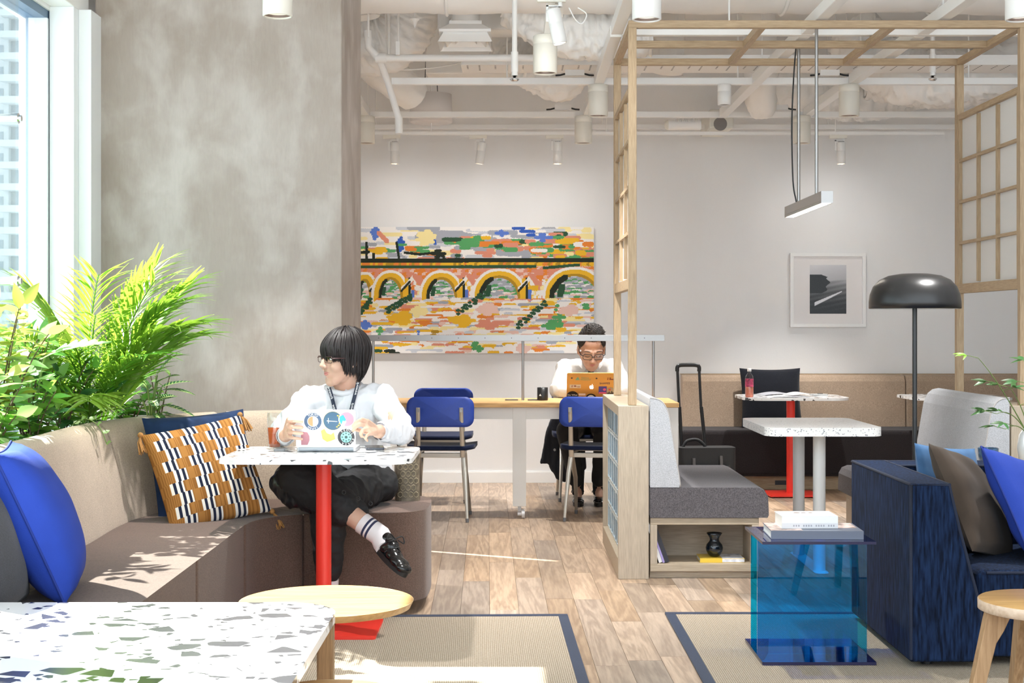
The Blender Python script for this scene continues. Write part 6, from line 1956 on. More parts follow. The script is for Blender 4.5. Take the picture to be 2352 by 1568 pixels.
# ---- zebra plant: dark leaves with pale veins
def zebra():
    L, W, n, m_ = .135, .056, 44, 7
    vs_, fs_ = leaf_geo(L, W, .8, .18, .35, n=n, m_=m_)
    me = MB().add(vs_, fs_, smooth=True).mesh('leaf'); me.materials.append(L_str)
    at = me.color_attributes.new('print_colour','FLOAT_COLOR','CORNER')
    c = np.ones((len(fs_)*4,4), dtype=np.float32); k = 0
    dk = hexc('1f5a2c'); vn = hexc('c9dc8c')
    for i in range(n):
        for j in range(2*m_):
            s = abs(j+.5-m_)/m_; t = i/n
            ph = (t*10-s*1.1)%1.0
            vein = ph < .18 or s < .09
            c[k:k+4,:3] = vn if vein else dk; k += 4
    at.data.foreach_set('color', c.ravel())
    return me
zm = zebra()
zb_ = thing('zebra_plant', 'zebra plant with white veined dark leaves at the planter end', 'plant', (-1.60,6.56,SOIL))
rq = random.Random(31)
for k,(az,el,h,s) in enumerate(((-15,5,.14,1.25),(10,-12,.08,1.35),(-40,25,.17,1.15),(-70,0,.10,1.05),(30,20,.15,1.15),(-100,35,.16,.95),(-10,55,.20,1.1),(60,15,.10,1.0),(-55,-15,.05,1.0),(-150,20,.12,.95),(120,25,.14,.95),(15,-20,.05,1.1))):
    d = Vector((math.cos(R(az))*math.cos(R(el)), math.sin(R(az))*math.cos(R(el)), math.sin(R(el))))
    h = h*1.1+.085
    p = Vector((d.x*.05, d.y*.05, h))
    MB().tube([(0,0,0),(p.x*.4,p.y*.4,h*.7),p], .004, 5).build('stem', m_stem, zb_)
    place(zm, 'leaf', zb_, p, d, (0,-.4,1), rq.uniform(-.3,.3), s)
# ---- ferns
def fern_frond(L, seed):
    rq = random.Random(seed); b = MB(); pts = [Vector((L*t*.9, 0, L*(.75*t-.75*t*t))) for t in [i/10 for i in range(11)]]
    b.tube(pts, [.0022*(1-.08*i) for i in range(11)], 4)
    for k in range(18):
        t = .12+.86*k/18; i = min(9,int(t*10)); p = pts[i].lerp(pts[i+1], t*10-i)
        for s in (-1,1):
            l = L*.30*math.sin(math.pi*min(1,.15+t*.85))**.8+.006
            vs_, fs_ = leaf_geo(l, .011, 1, .1, .3, n=3, m_=1)
            d = Vector((.45,s,.05)).normalized(); y = Vector((0,0,1)).cross(d).normalized(); z = d.cross(y)
            b.add(vs_, fs_, 0, True, Matrix.Translation(p) @ Matrix((d,y,z)).transposed().to_4x4())
    return b
ferns = []
for i,mt in enumerate((L_mid, L_pale, L_dark)):
    me = fern_frond(.20, i).mesh('frond'); me.materials.append(mt); ferns.append(me)
def fern(label, base, seed, n=11, s=1.0, mi=None):
    rq = random.Random(seed); t = thing('fern', label, 'plant', base, group='small ferns along the sofa back')
    for k in range(n):
        a = 2*math.pi*k/n+rq.uniform(-.3,.3)
        o = bpy.data.objects.new('frond', ferns[rq.choice([0,0,1,2]) if mi is None else mi]); COL.objects.link(o); o.parent = t
        o.rotation_euler = (Matrix.Rotation(a,4,'Z') @ Matrix.Rotation(-rq.uniform(-.1,.7),4,'Y')).to_euler(); q = s*rq.uniform(.75,1.1); o.scale = (q,q,q)
    return t
fern('fern nearest the zebra plant spilling over the sofa back', (-1.72,6.42,SOIL), 1, 12, 1.0)
fern('fern in the middle of the planter edge', (-1.84,5.95,SOIL), 2, 12, 1.1, 0)
fern('dark fern left of the middle of the planter edge', (-1.84,5.72,SOIL), 3, 11, 1.0, 2)
fern('pale fern low at the left of the planter', (-1.85,5.35,SOIL), 4, 12, 1.0, 1)
fern('fern behind the lime shrub at the left edge', (-1.90,5.00,SOIL), 5, 12, 1.1)
fern('fern tucked between palm and zebra plant', (-1.68,6.72,SOIL), 6, 10, .9)
fern('fern at the extreme left of the picture', (-1.86,4.75,SOIL), 7, 11, 1.0, 1)
# ---- trailing ground cover
def ground(label, base, seed, nst=9, per=7):
    rq = random.Random(seed); t = thing('trailing_ivy', label, 'plant', base, group='trailing ground cover in the planter')
    for b_ in range(nst):
        a = rq.uniform(-math.pi,math.pi); r_ = rq.uniform(.06,.17); h = rq.uniform(.05,.15)
        pts = bez((0,0,0),(r_*.5*math.cos(a),r_*.5*math.sin(a),h*1.2),(r_*math.cos(a),r_*math.sin(a),h*.9),6)
        MB().tube(pts, .0018, 4).build('stem', m_stem, t)
        for k in range(per):
            u = .2+.8*(k+.5)/per; i = min(5,int(u*6)); p = pts[i].lerp(pts[i+1], u*6-i)
            az = rq.uniform(-math.pi,math.pi); el = rq.uniform(-.2,.6)
            place(rq.choice(ls), 'leaf', t, p, (math.cos(az)*math.cos(el),math.sin(az)*math.cos(el),math.sin(el)), (0,-.3,1), rq.uniform(-.5,.5), rq.uniform(.8,1.25))
    return t
ground('ivy patch over the left sofa corner', (-1.83,4.95,SOIL), 41, 11, 8)
ground('ivy patch behind the second sofa seam', (-1.83,5.48,SOIL), 42, 11, 8)
ground('ivy patch in the bend of the planter', (-1.79,6.18,SOIL), 43, 9, 7)
ground('ivy patch below the yellow shrub', (-1.93,5.25,SOIL), 44, 10, 8)
tr_ = thing('ivy_tendril', 'single ivy tendril hanging over the sofa back', 'plant', (-1.79,5.86,SOIL))
pts = smooth_path([(0,0,0),(.03,-.01,.10),(.075,-.02,.148),(.125,-.03,.155),(.17,-.035,.120),(.195,-.036,.06)])
MB().tube(pts, .002, 5).build('stem', m_stem, tr_)
for k,i in enumerate(range(6,len(pts),4)):
    place(ls[1], 'leaf', tr_, pts[i], (.5,-.6*(-1)**k,.3), (0,-1,.6), 0, 1.0)

# ---- vase with leafy branches on the console
VX, VY = PX(2372,0,6.5).x, 6.50
vz = thing('vase', 'white ceramic vase on the console at the right edge', 'vase', (VX,VY,.6105))
MB().lathe([(.001,.002),(.04,0),(.058,.03),(.066,.085),(.058,.14),(.036,.175),(.024,.185),(.022,.20),(.020,.20),(.021,.185),(.03,.172)], n=40).build('body', plain('white_glaze', (.82,.83,.84), .25), vz)
br = thing('leafy_branches', 'green leafy branches standing in the white vase', 'plant', (VX,VY,.6105))
lv = [leaf_mesh('leaf', leafmat('branch_leaf', (.05,.14,.04), .25, tcol=(.12,.3,.06)), .058, .020, fold=.15, droop=.3), leaf_mesh('leaf', leafmat('young_leaf', (.25,.45,.06), .4, tcol=(.45,.7,.1)), .055, .014, fold=.15, droop=.5)]
rq = random.Random(9)
def spray(end, mid, groups, young=False):
    pts = bez((0,0,.10), mid, end, 12)
    MB().tube(pts, [.0032*(1-.05*i) for i in range(13)], 5).build('stem', m_stem, br)
    for (u,n,az0) in groups:
        i = min(11,int(u*12)); p = pts[i].lerp(pts[i+1], u*12-i)
        ax = Vector((math.cos(az0), math.sin(az0)*.5, .25)).normalized()
        q = p + ax*.055
        MB().tube([p, q], .0014, 4).build('twig', m_stem, br)
        for k in range(n):
            a = az0-1.2+2.4*k/max(1,n-1)
            place(lv[1 if young and u > .9 else 0], 'leaf', br, q, (math.cos(a), math.sin(a)*.6-.1, rq.uniform(-.25,.35)), (0,-.5,1), rq.uniform(-.3,.3), rq.uniform(.8,1.2))
def relp(u, v, d=6.45):
    p = PX(u,v,d); return Vector((p.x-VX, p.y-VY, p.z-.6105))
spray(relp(2247,822), relp(2300,880), [(1.0,6,math.pi),(.60,4,math.pi),(.52,3,.2)], True)
spray(relp(2290,950), relp(2330,930), [(1.0,5,math.pi),(.6,4,2.4)])
spray(relp(2320,890), relp(2350,930), [(1.0,5,math.pi*.9),(.6,4,.5)])
spray(relp(2360,840), relp(2365,900), [(1.0,5,1.6),(.7,5,3.0),(.5,4,.3)])
spray(relp(2310,985), relp(2345,960), [(1.0,4,math.pi),(.7,4,3.6)])
spray(relp(2400,880), relp(2380,920), [(1.0,5,0),(.6,4,.5)])
# ================================================================== PEOPLE
def skinmat(name, col):
    m, nt, b = newmat(name)
    b.inputs['Roughness'].default_value = .5; b.inputs['Specular IOR Level'].default_value = .35
    b.inputs['Subsurface Weight'].default_value = .15; b.inputs['Subsurface Scale'].default_value = .01
    b.inputs['Subsurface Radius'].default_value = (1.0,.4,.25)
    tc = _n(nt,'ShaderNodeTexCoord'); nz = _n(nt,'ShaderNodeTexNoise'); nz.inputs['Scale'].default_value = 14; nz.inputs['Detail'].default_value = 4
    nt.links.new(tc.outputs['Object'], nz.inputs[0])
    rp = _n(nt,'ShaderNodeValToRGB'); rp.color_ramp.elements[0].position = .35; rp.color_ramp.elements[1].position = .65
    rp.color_ramp.elements[0].color = (col[0]*.93,col[1]*.86,col[2]*.84,1); rp.color_ramp.elements[1].color = (min(1,col[0]*1.05),col[1]*1.05,col[2]*1.05,1)
    nt.links.new(nz.outputs['Fac'], rp.inputs[0]); nt.links.new(rp.outputs[0], b.inputs['Base Color'])
    return m
m_skin = skinmat('warm_skin', (.60,.39,.29))
m_skin2 = skinmat('warm_skin_two', (.52,.32,.23))
m_hair = plain('black_hair', (.014,.010,.010), .46, spec=.4, var=.4, vscale=30)
m_hair2 = plain('dark_brown_hair', (.022,.014,.010), .5, var=.5, vscale=40)
m_sweat = plain('white_sweatshirt', (.66,.67,.70), .85, bump=.15, bscale=400)
m_shirt = plain('white_cotton_shirt', (.70,.69,.67), .75, bump=.1, bscale=400)
m_trs = plain('black_wool_trousers', (.010,.010,.012), .75, bump=.1, bscale=300)
m_satin = plain('black_satin', (.008,.009,.012), .28, spec=.6)
m_eyew = plain('eye_white', (.75,.73,.70), .25)
m_iris = plain('dark_iris', (.012,.008,.006), .1)
m_lip = plain('lip', (.52,.20,.17), .45)
m_shoe = plain('black_patent_leather', (.008,.008,.009), .16, spec=.6)
m_sole = plain('black_rubber', (.012,.011,.012), .55)

def head_frame(center, yaw, pitch=0, roll=0):
    return Matrix.Translation(Vector(center)) @ Matrix.Rotation(yaw,4,'Z') @ Matrix.Rotation(pitch,4,'X') @ Matrix.Rotation(roll,4,'Y')
def add_head(mb, H):
    """face towards local -y"""
    def B(c, r): mb.ball(c, r, 22, 16, M=H)
    def Cp(p, q, a, b): mb.capsule(H @ Vector(p), H @ Vector(q), a, b, 16)
    B((0,.018,.036), (.074,.094,.088)); B((0,-.020,-.030), (.064,.070,.086)); B((0,-.064,-.100), (.026,.022,.020))
    for s in (-1,1):
        Cp((s*.052,.0,-.040), (s*.022,-.056,-.094), .024, .020); B((s*.038,-.056,-.030), (.028,.030,.030)); B((s*.079,.008,-.006), (.009,.019,.031)); B((s*.079,.002,-.030),(.008,.010,.010))
        B((s*.0105,-.099,-.031), (.0085,.010,.0075)); B((s*.031,-.068,.012),(.020,.015,.012))
        Cp((s*.012,-.082,.026),(s*.050,-.066,.024), .010,.009)
    Cp((0,-.084,.018), (0,-.105,-.022), .0085, .0105); B((0,-.108,-.026),(.0115,.010,.009))
    B((0,-.076,-.060), (.026,.014,.020)); B((0,-.040,.055),(.052,.034,.038))
def face_parts(H, body, skin, lids=1.0, look=(0,0), down=False):
    for s in (-1,1):
        e = (s*.0315, -.0795, .003)
        if not down:
            ew = MB().ball(e, (.0150,.0085,.0062), 18, 12, M=H).build('eye', m_eyew, body)
            MB().ball((e[0]+look[0], e[1]-.0052, e[2]+.0004), (.0064,.0042,.0060), 14, 10, M=H).build('iris', m_iris, ew)
        up = [H @ Vector((e[0]+s*.0*0+dx, e[1]-.0070+abs(dx)*.22, e[2]+(.0052-(dx/.0155)**2*.0046 if not down else -.004-(1-(dx/.0155)**2)*.003))) for dx in (-.0155,-.011,-.005,0,.005,.011,.0155)]
        MB().tube(up, [.0010,.0016,.0019,.002,.0019,.0016,.0010], 6).build('lash_line', m_iris, body)
        bw = [H @ Vector((s*x, -.088+abs(x-.01)*.34, .0275+.003*math.sin((x-.012)/.042*math.pi))) for x in (.012,.022,.032,.042,.054)]
        MB().tube(bw, [.0018,.0030,.0032,.0026,.0012], 6).build('eyebrow', m_hair2, body)
    ul = [H @ Vector((x, -.0925+abs(x)*.50, -.0575-abs(x)*.10+(.0012 if abs(x) > .003 else 0))) for x in (-.023,-.014,-.006,0,.006,.014,.023)]
    MB().tube(ul, [.0010,.0028,.0036,.0033,.0036,.0028,.0010], 8).build('upper_lip', m_lip, body)
    ll_ = [H @ Vector((x, -.0910+abs(x)*.45, -.0655+abs(x)*.16)) for x in (-.021,-.013,-.006,0,.006,.013,.021)]
    MB().tube(ll_, [.0010,.0034,.0044,.0047,.0044,.0034,.0010], 8).build('lower_lip', m_lip, body)
def glasses(H, body, mat, wlens=.026, hlens=.016, rim=.0016, top_only=False, tilt=0):
    g = None
    for s in (-1,1):
        q = rrect(wlens*2, hlens*2, hlens*.75, 5)
        ring = [H @ Vector((s*.0335+x, -.1000+abs(s*.0335+x)*.16, .000+y)) for x,y in q]; ring.append(ring[0])
        o = MB().tube(ring, rim, 6, caps=False).build('glasses_rim', mat, body)
        lens = MB(); lens.add([p for p in ring[:-1]], [tuple(range(len(ring)-1))]); lens.build('lens', seethrough('spectacle_lens_%s' % mat.name, (.96,.97,.97), .05), o)
        tp = [H @ Vector((s*.060,-.0905,.006)), H @ Vector((s*.074,-.078,.007)), H @ Vector((s*.080,-.03,.006)), H @ Vector((s*.0815,.012,.004))]
        MB().tube(tp, [.0030,.0028,.0018,.0016], 6).build('temple', mat, body)
    MB().tube([H @ Vector((-.0085,-.0995,.004)), H @ Vector((0,-.1030,.0065)), H @ Vector((.0085,-.0995,.004))], rim*1.2, 6).build('bridge', mat, body)
def hair_long(H, body, seed=1):
    """straight bowl-length hair with a fringe"""
    rq = random.Random(seed); b = MB()
    C = Vector((0,.022,.040)); rx, ry, rz = .083,.101,.094
    def endz(ph):
        a = abs(ph)
        if a < .75: return .014 + .010*math.sin(ph*9)
        if a < 1.15: return .014-(a-.75)/.4*.065
        if a < 2.2: return -.055-.02*(a-1.15)
        return -.080-.035*(a-2.2)
    def surf(th, ph, off): return C + Vector(((rx+off)*math.sin(th)*math.sin(ph), -(ry+off)*math.sin(th)*math.cos(ph), (rz+off)*math.cos(th)))
    for k in range(900):
        ph = rq.uniform(-math.pi, math.pi) if k < 640 else rq.uniform(-1.15,1.15)
        th0 = rq.uniform(.06,1.0); off = rq.uniform(-.005,.008)
        ph1 = ph+rq.uniform(-.10,.10)+.20*max(0,1-abs(ph)/1.2)
        ze = endz(ph)+rq.uniform(-.022,.016)
        pts = []; N = 14
        zt = surf(th0, ph, off).z
        for i in range(N+1):
            f = i/N; z = zt+(ze-zt)*f
            c_ = max(-1,min(1,(z-C.z)/(rz+off))); sn = math.sqrt(max(0,1-c_*c_)) if z > C.z else 1.0
            g = max(0,(C.z-z)/.13)
            pp = ph+(ph1-ph)*f
            x = (rx+off)*sn*math.sin(pp)*(1-.10*g); y = -(ry+off)*sn*math.cos(pp)
            y -= .013*max(0,math.cos(pp))*min(1,max(0,(.105-z)/.05))
            if abs(ph) > 2.0: y -= .045*g*g
            pts.append(Vector((x, C.y+y, z)))
        w = rq.uniform(.0028,.0055)
        b.tube([H @ p for p in pts], [w*(.55+.75*math.sin(math.pi*min(1,(i+1)/N*.62)))*(1 if i < N-2 else (.75 if i == N-2 else (.45 if i == N-1 else .1))) for i in range(N+1)], 5)
    # scalp cap under the strands
    cap = MB(); vs_ = []; fs_ = []; n1, n2 = 14, 30
    for i in range(n1+1):
        th = 1.75*i/n1
        for k in range(n2):
            ph = -math.pi+2*math.pi*k/n2
            lim = 1.52 if abs(ph) < .8 else 1.75
            t2 = min(th, lim); vs_.append(H @ surf(t2, ph, -.004))
    for i in range(n1):
        for k in range(n2): fs_.append((i*n2+k,(i+1)*n2+k,(i+1)*n2+(k+1)%n2,i*n2+(k+1)%n2))
    b.add(vs_, fs_, 0, True)
    return b.build('hair', m_hair, body)
def hair_short(H, body, seed=1):
    rq = random.Random(seed); b = MB()
    C = Vector((0,.024,.040)); rx, ry, rz = .079,.098,.092
    def surf(th, ph, off): return C + Vector(((rx+off)*math.sin(th)*math.sin(ph), -(ry+off)*math.sin(th)*math.cos(ph), (rz+off)*math.cos(th)))
    def lim(ph):
        a = abs(ph); return 1.02 if a < .8 else (1.5 if a < 1.2 else 2.0)
    for k in range(950):
        ph = rq.uniform(-math.pi, math.pi); th0 = rq.uniform(.02, lim(ph)); L = rq.uniform(.026,.040)*(1.1 if th0 < .9 else .6)
        p = surf(th0, ph, -.002); n = (p-C).normalized()
        fl = Vector((.45+rq.uniform(-.5,.5), .25+rq.uniform(-.5,.5), .15)) if th0 < 1.1 else Vector((rq.uniform(-.2,.2),.35,-1))
        fl = (fl-n*fl.dot(n)).normalized()
        q = p+n*L*.30+fl*L*.45; r_ = p+n*L*.34+fl*L*.95
        b.tube([H @ p, H @ q, H @ r_], [.0045,.0036,.0006], 5)
    vs_ = []; fs_ = []; n1, n2 = 14, 30
    for i in range(n1+1):
        for k in range(n2):
            ph = -math.pi+2*math.pi*k/n2
            vs_.append(H @ surf(min(2.0*i/n1, lim(ph)), ph, .002))
    for i in range(n1):
        for k in range(n2): fs_.append((i*n2+k,(i+1)*n2+k,(i+1)*n2+(k+1)%n2,i*n2+(k+1)%n2))
    b.add(vs_, fs_, 0, True)
    return b.build('hair', m_hair2, body)
def shoe(parent, heel, toe, up, name='shoe', laces=True, w=.045, sock=None):
    """lace-up shoe from heel to toe point along the sole"""
    h = Vector(heel); t = Vector(toe); f = (t-h).normalized(); L = (t-h).length
    u = Vector(up); s = f.cross(u).normalized(); u = s.cross(f).normalized()
    Mx = Matrix.Translation(h) @ Matrix((f, -s, u)).transposed().to_4x4()
    b = MB()
    for (x,y,z,rx,ry,rz) in ((.12,0,.035,.10,.80,.028),(.30,0,.034,.16,.78,.030),(.52,0,.032,.2,.86,.028),(.72,.0,.028,.2,.98,.024),(.88,0,.024,.13,.88,.019)):
        b.ball((x*L,y,z), (rx*L,ry*w,rz), 18, 12, M=Mx)
    b.ball((.16*L,0,.06),(.15*L,w*.72,.03),18,12,M=Mx); b.ball((.36*L,0,.055),(.16*L,w*.70,.026),18,12,M=Mx)
    me = remeshed(b, .0045, 9, name); me.materials.append(m_shoe)
    o = obj(name, me, parent)
    out = []
    for k in range(28):
        a = 2*math.pi*k/28; x = L*.49+L*.515*math.cos(a); y = w*math.sin(a)*(.82+.2*math.cos(a-.2)); out.append((x,y))
    MB().prism(out, -.002, .018, M=Mx, smooth_side=True).build('sole', m_sole, o)
    if laces:
        for k in range(5):
            x = L*(.36+.07*k); z = .083-.0085*k
            MB().tube([Mx @ Vector((x-.006,-w*.5,z-.012)), Mx @ Vector((x,0,z+.004)), Mx @ Vector((x+.006,w*.5,z-.012))], .0028, 6).build('lace', m_sole, o)
        MB().tube(smooth_path([Mx @ Vector((L*.34,0,.088)), Mx @ Vector((L*.30,-.03,.100)), Mx @ Vector((L*.36,-.045,.080)), Mx @ Vector((L*.36,-.02,.088))]), .0026, 6).tube(smooth_path([Mx @ Vector((L*.34,0,.088)), Mx @ Vector((L*.34,.03,.104)), Mx @ Vector((L*.42,.04,.084)), Mx @ Vector((L*.38,.01,.088))]), .0026, 6).build('bow', m_sole, o)
    return o
def hand(mb, wrist, fingers, thumb, r=.0085, palm=.017):
    """palm and five separate fingers into the fused body"""
    w = Vector(wrist); kn = [Vector(f[0]) for f in fingers]
    for k in kn:
        mb.capsule(w.lerp(k,.12), k, palm, palm*.62, 14)
    for i in range(len(kn)-1): mb.capsule(kn[i], kn[i+1], palm*.60, palm*.60, 14)
    for i,f in enumerate(fingers):
        rr_ = r*(1.0,1.04,.98,.84)[i]
        n = len(f); mb.chain([Vector(p) for p in f], [rr_*(1.06-.14*k/(n-1)*1.6) for k in range(n)], 12)
    n = len(thumb); mb.chain([Vector(p) for p in thumb], [r*1.35-(r*.38)*k/(n-1) for k in range(n)], 12)

# ------------------------------------------------------------------ the man at the cafe table
P1 = thing('person', 'person in white sweatshirt and black trousers sitting cross-legged at the cafe table', 'person', (0,0,0))
V = Vector
H1 = head_frame((-.737,6.46,1.088), R(-52), R(2), R(2))
sR, sL = V((-.900,6.50,.895)), V((-.575,6.50,.905))
eR, eL = V((-.988,6.33,.772)), V((-.455,6.29,.775))
wR, wL = V((-.932,6.095,.778)), V((-.545,6.03,.800))
hipR, hipL = V((-.785,6.56,.535)), V((-.625,6.56,.535))
kR, aR = V((-.878,6.125,.600)), V((-.545,6.01,.385))
kL, aL = V((-.755,6.105,.490)), V((-.762,6.14,.130))
b = MB()
add_head(b, H1)
b.capsule(H1 @ V((0,.022,-.06)), V((-.735,6.515,.935)), .056, .062)
b.ball((-.733,6.53,.83), (.155,.10,.14)); b.ball((-.715,6.58,.68),(.14,.11,.14)); b.ball((-.705,6.62,.55),(.155,.12,.105))
b.capsule(sR, sL, .055, .055); b.capsule((-.735,6.515,.93), sR, .05, .05); b.capsule((-.735,6.515,.93), sL, .05, .05)
b.chain([sR, eR, wR], [.052,.042,.028]); b.chain([sL, eL, wL], [.052,.042,.028])
fR = []
for z in (.848,.824,.800,.777):
    fR.append([(-.912,6.035,z),(-.903,5.996,z+.001),(-.880,5.973-.14*(z-.737),z),(-.846,5.9725-.14*(z-.737),z-.003)])
hand(b, wR, fR, [(-.925,6.06,.80),(-.895,6.05,.835),(-.866,6.03,.845)], .0088)
fL = [[(-.586,5.985,.845),(-.606,5.972,.853),(-.626,5.968,.842),(-.641,5.968,.826)],
      [(-.590,5.977,.829),(-.612,5.962,.833),(-.630,5.960,.822),(-.640,5.962,.808)],
      [(-.582,5.968,.813),(-.600,5.950,.811),(-.609,5.950,.797),(-.604,5.958,.784)],
      [(-.570,5.965,.797),(-.584,5.950,.790),(-.589,5.951,.777),(-.582,5.960,.767)]]
hand(b, wL, fL, [(-.565,6.015,.805),(-.590,5.998,.800),(-.612,5.985,.806),(-.632,5.975,.812)], .0085)
b.chain([hipR, kR, aR], [.085,.058,.036]); b.chain([hipL, kL, aL], [.085,.058,.036])
b.capsule(aR, aR+V((.045,-.055,-.055)), .032,.020); b.capsule(aL, aL+V((.0,-.08,-.06)), .034,.026)
me = remeshed(b, .0042, 3, 'body'); me.materials.append(m_skin)
body1 = obj('body', me, P1)
face_parts(H1, body1, m_skin, look=(-.004,0))
glasses(H1, body1, plain('dark_red_frames', (.05,.015,.015), .3), .0255, .0135, .0013)
hair_long(H1, P1, 4)
# fingernails
for f in fR+fL:
    pass
# sweatshirt
b = MB()
b.ball((-.733,6.53,.83), (.178,.122,.150)); b.ball((-.715,6.58,.68),(.172,.138,.15)); b.ball((-.705,6.60,.575),(.176,.145,.10))
b.capsule(sR, sL, .070, .070); b.capsule((-.735,6.52,.90), sR, .075, .066); b.capsule((-.735,6.52,.90), sL, .075, .066)
b.chain([sR, sR.lerp(eR,.5), eR, eR.lerp(wR,.6), eR.lerp(wR,.86)], [.062,.055,.050,.044,.037], 20)
b.chain([sL, sL.lerp(eL,.5), eL, eL.lerp(wL,.6), eL.lerp(wL,.84)], [.062,.055,.050,.045,.039], 20)
me = remeshed(b, .006, 6, 'sweatshirt')
wrinkle(me, .012, 8.5, (1.3,1.0,.75), 2.0); wrinkle(me, .005, 20, (1.4,1,.6), 9.0)
me.materials.append(m_sweat)
sweat = obj('sweatshirt', me, P1)
SV = vget(me)
def on_chest(x, z, off=.004):
    q = (SV[:,0]-x)**2+(SV[:,2]-z)**2 < .016**2
    return V((x, float(SV[q][:,1].min())-off if q.any() else 6.40, z))
cl = []
for k in range(25):
    a = 2*math.pi*k/24; cl.append(V((-.735+.073*math.cos(a), 6.503+.070*math.sin(a), .955+.020*math.sin(a)+.008*abs(math.cos(a)))))
MB().tube(cl, .0125, 10, caps=False).build('collar', m_sweat, sweat)
for w_, e_ in ((wR,eR),(wL,eL)):
    d = (e_-w_).normalized(); MB().tube([w_+d*.012, w_+d*.03, w_+d*.065], [.036,.038,.044], 20, caps=False).build('cuff', m_sweat, sweat)
# lanyard with lettering
m_lan = plain('navy_lanyard', (.018,.028,.055), .6)
lan = thing('lanyard', 'navy lanyard with white lettering round the neck of the person at the cafe table', 'lanyard', (0,0,0))
def ribbon(pts, w, mat, par, name):
    b = MB(); vs_ = []
    for i,p in enumerate(pts):
        a = pts[max(0,i-1)]; c = pts[min(len(pts)-1,i+1)]; t = (c-a).normalized(); s = t.cross(V((0,-1,0))).normalized()
        vs_ += [p-s*w/2, p+s*w/2]
    b.add(vs_, [(2*i,2*i+1,2*i+3,2*i+2) for i in range(len(pts)-1)], 0, True)
    o = b.build(name, mat, par); sd = o.modifiers.new('thickness','SOLIDIFY'); sd.thickness = .0015; return o
for (x0,z0,x1,z1,txt,flip) in ((-.796,.962,-.752,.825,'wework',1),(-.668,.985,-.706,.825,'wework',-1)):
    pts = []
    for k in range(10):
        f = k/9; pts.append(on_chest(x0+(x1-x0)*f, min(z0+(z1-z0)*f, .94), .006) + V((0,0,max(0,z0+(z1-z0)*f-.94))))
    ribbon(pts, .016, m_lan, lan, 'strap')
    a, c = pts[5], pts[9]; t = (c-a).normalized()
    dirx = t if flip > 0 else -t
    upv = V((0,-1,0)).cross(dirx)*-1.0
    upv = dirx.cross(V((0,-1,0)))*-1
    upv = V((0,-1,0)).cross(dirx)
    vs_, fs_ = text_geo(txt, .017); mid = (pts[6]+pts[7])/2+V((0,-.0045,0))
    nrm = V((0,-1,0)); up2 = nrm.cross(dirx).normalized()
    b = MB(); b.add([mid+dirx*x+up2*y for (x,y,z) in vs_], fs_); b.build('lettering', M['white'], lan)
    m2 = (pts[1]+pts[2])/2+V((0,-.0045,0)); b = MB(); b.add([m2+dirx*x+up2*y for (x,y,z) in vs_], fs_); b.build('lettering', M['white'], lan)
# trousers
b = MB()
b.ball((-.705,6.61,.545),(.165,.135,.098)); b.ball((-.60,6.55,.53),(.10,.12,.085))
b.chain([hipR, hipR.lerp(kR,.6), kR, kR.lerp(aR,.28), kR.lerp(aR,.52)], [.100,.094,.092,.086,.078], 20)
b.chain([hipL, hipL.lerp(kL,.6), kL, kL.lerp(aL,.4), kL.lerp(aL,.74)], [.100,.092,.080,.066,.054], 20)
b.ball((-.83,6.15,.55),(.075,.07,.075)); b.ball((-.66,6.09,.47),(.07,.05,.05))
me = remeshed(b, .006, 5, 'trousers'); wrinkle(me, .010, 8.5, (1,1,1.3), 5.0); wrinkle(me, .003, 22, (1,1,1), 1.0)
# the fabric spreads on the seat instead of sinking in
a = vget(me); q = (a[:,1] > 6.26) & (a[:,2] < .4415); a[q,2] = .4415; vset(me, a)
me.materials.append(m_trs)
trs = obj('trousers', me, P1)
b = MB(); b.chain([V((-.93,6.20,.625)), V((-.955,6.15,.575)), V((-.905,6.10,.51))], [.045,.052,.035], 16); b.chain([V((-.89,6.17,.66)), V((-.90,6.11,.56)), V((-.83,6.10,.49))], [.05,.055,.038], 16)
me = remeshed(b, .006, 4, 'satin_fold'); wrinkle(me, .008, 16, (2,1,.5), 3.0); me.materials.append(m_satin); obj('satin_fold', me, trs)
TV = vget(trs.data)
for (u,v) in ((790,1130),(822,1145),(848,1160)):
    p = PX(u,v,6.0); q = (np.abs(TV[:,0]-p.x) < .03) & (np.abs(TV[:,2]-p.z) < .03)
    y = float(TV[q][:,1].min()) if q.any() else 6.0
    MB().tube([V((p.x+.0075*math.cos(t_), y-.002, p.z+.0075*math.sin(t_))) for t_ in [2*math.pi*k/14 for k in range(15)]], .0018, 5, caps=False).build('snap_button', m_satin, trs)
# socks
m_sock = plain('white_sock', (.74,.70,.71), .9); m_sockb = plain('navy_sock_band', (.03,.035,.08), .9)
d = (aR-kR).normalized()
s0 = kR+d*((aR-kR).length*.80)
sk = MB().tube([s0, aR.lerp(s0,.35), aR+d*.012, aR+d*.035+V((0,-.01,-.02)), aR+V((.035,-.045,-.055))], [.044,.043,.044,.045,.038], 20).build('sock', m_sock, P1)
for f in (.40,.62):
    c = s0.lerp(aR, f); MB().tube([c-d*.005, c+d*.005], .0445-.002*f, 20, caps=False).build('sock_band', m_sockb, sk)
dl = (aL-kL).normalized(); MB().tube([aL-dl*.05, aL, aL+V((0,-.01,-.03))], [.043,.041,.038], 20).build('sock', m_sock, P1)
shoe(P1, aR+V((-.012,.006,-.055)), aR+V((.120,-.150,-.150)), (.62,-.30,.72), w=.047)
shoe(P1, V((-.764,6.185,.021)), V((-.748,5.945,.021)), (0,0,1), w=.043)
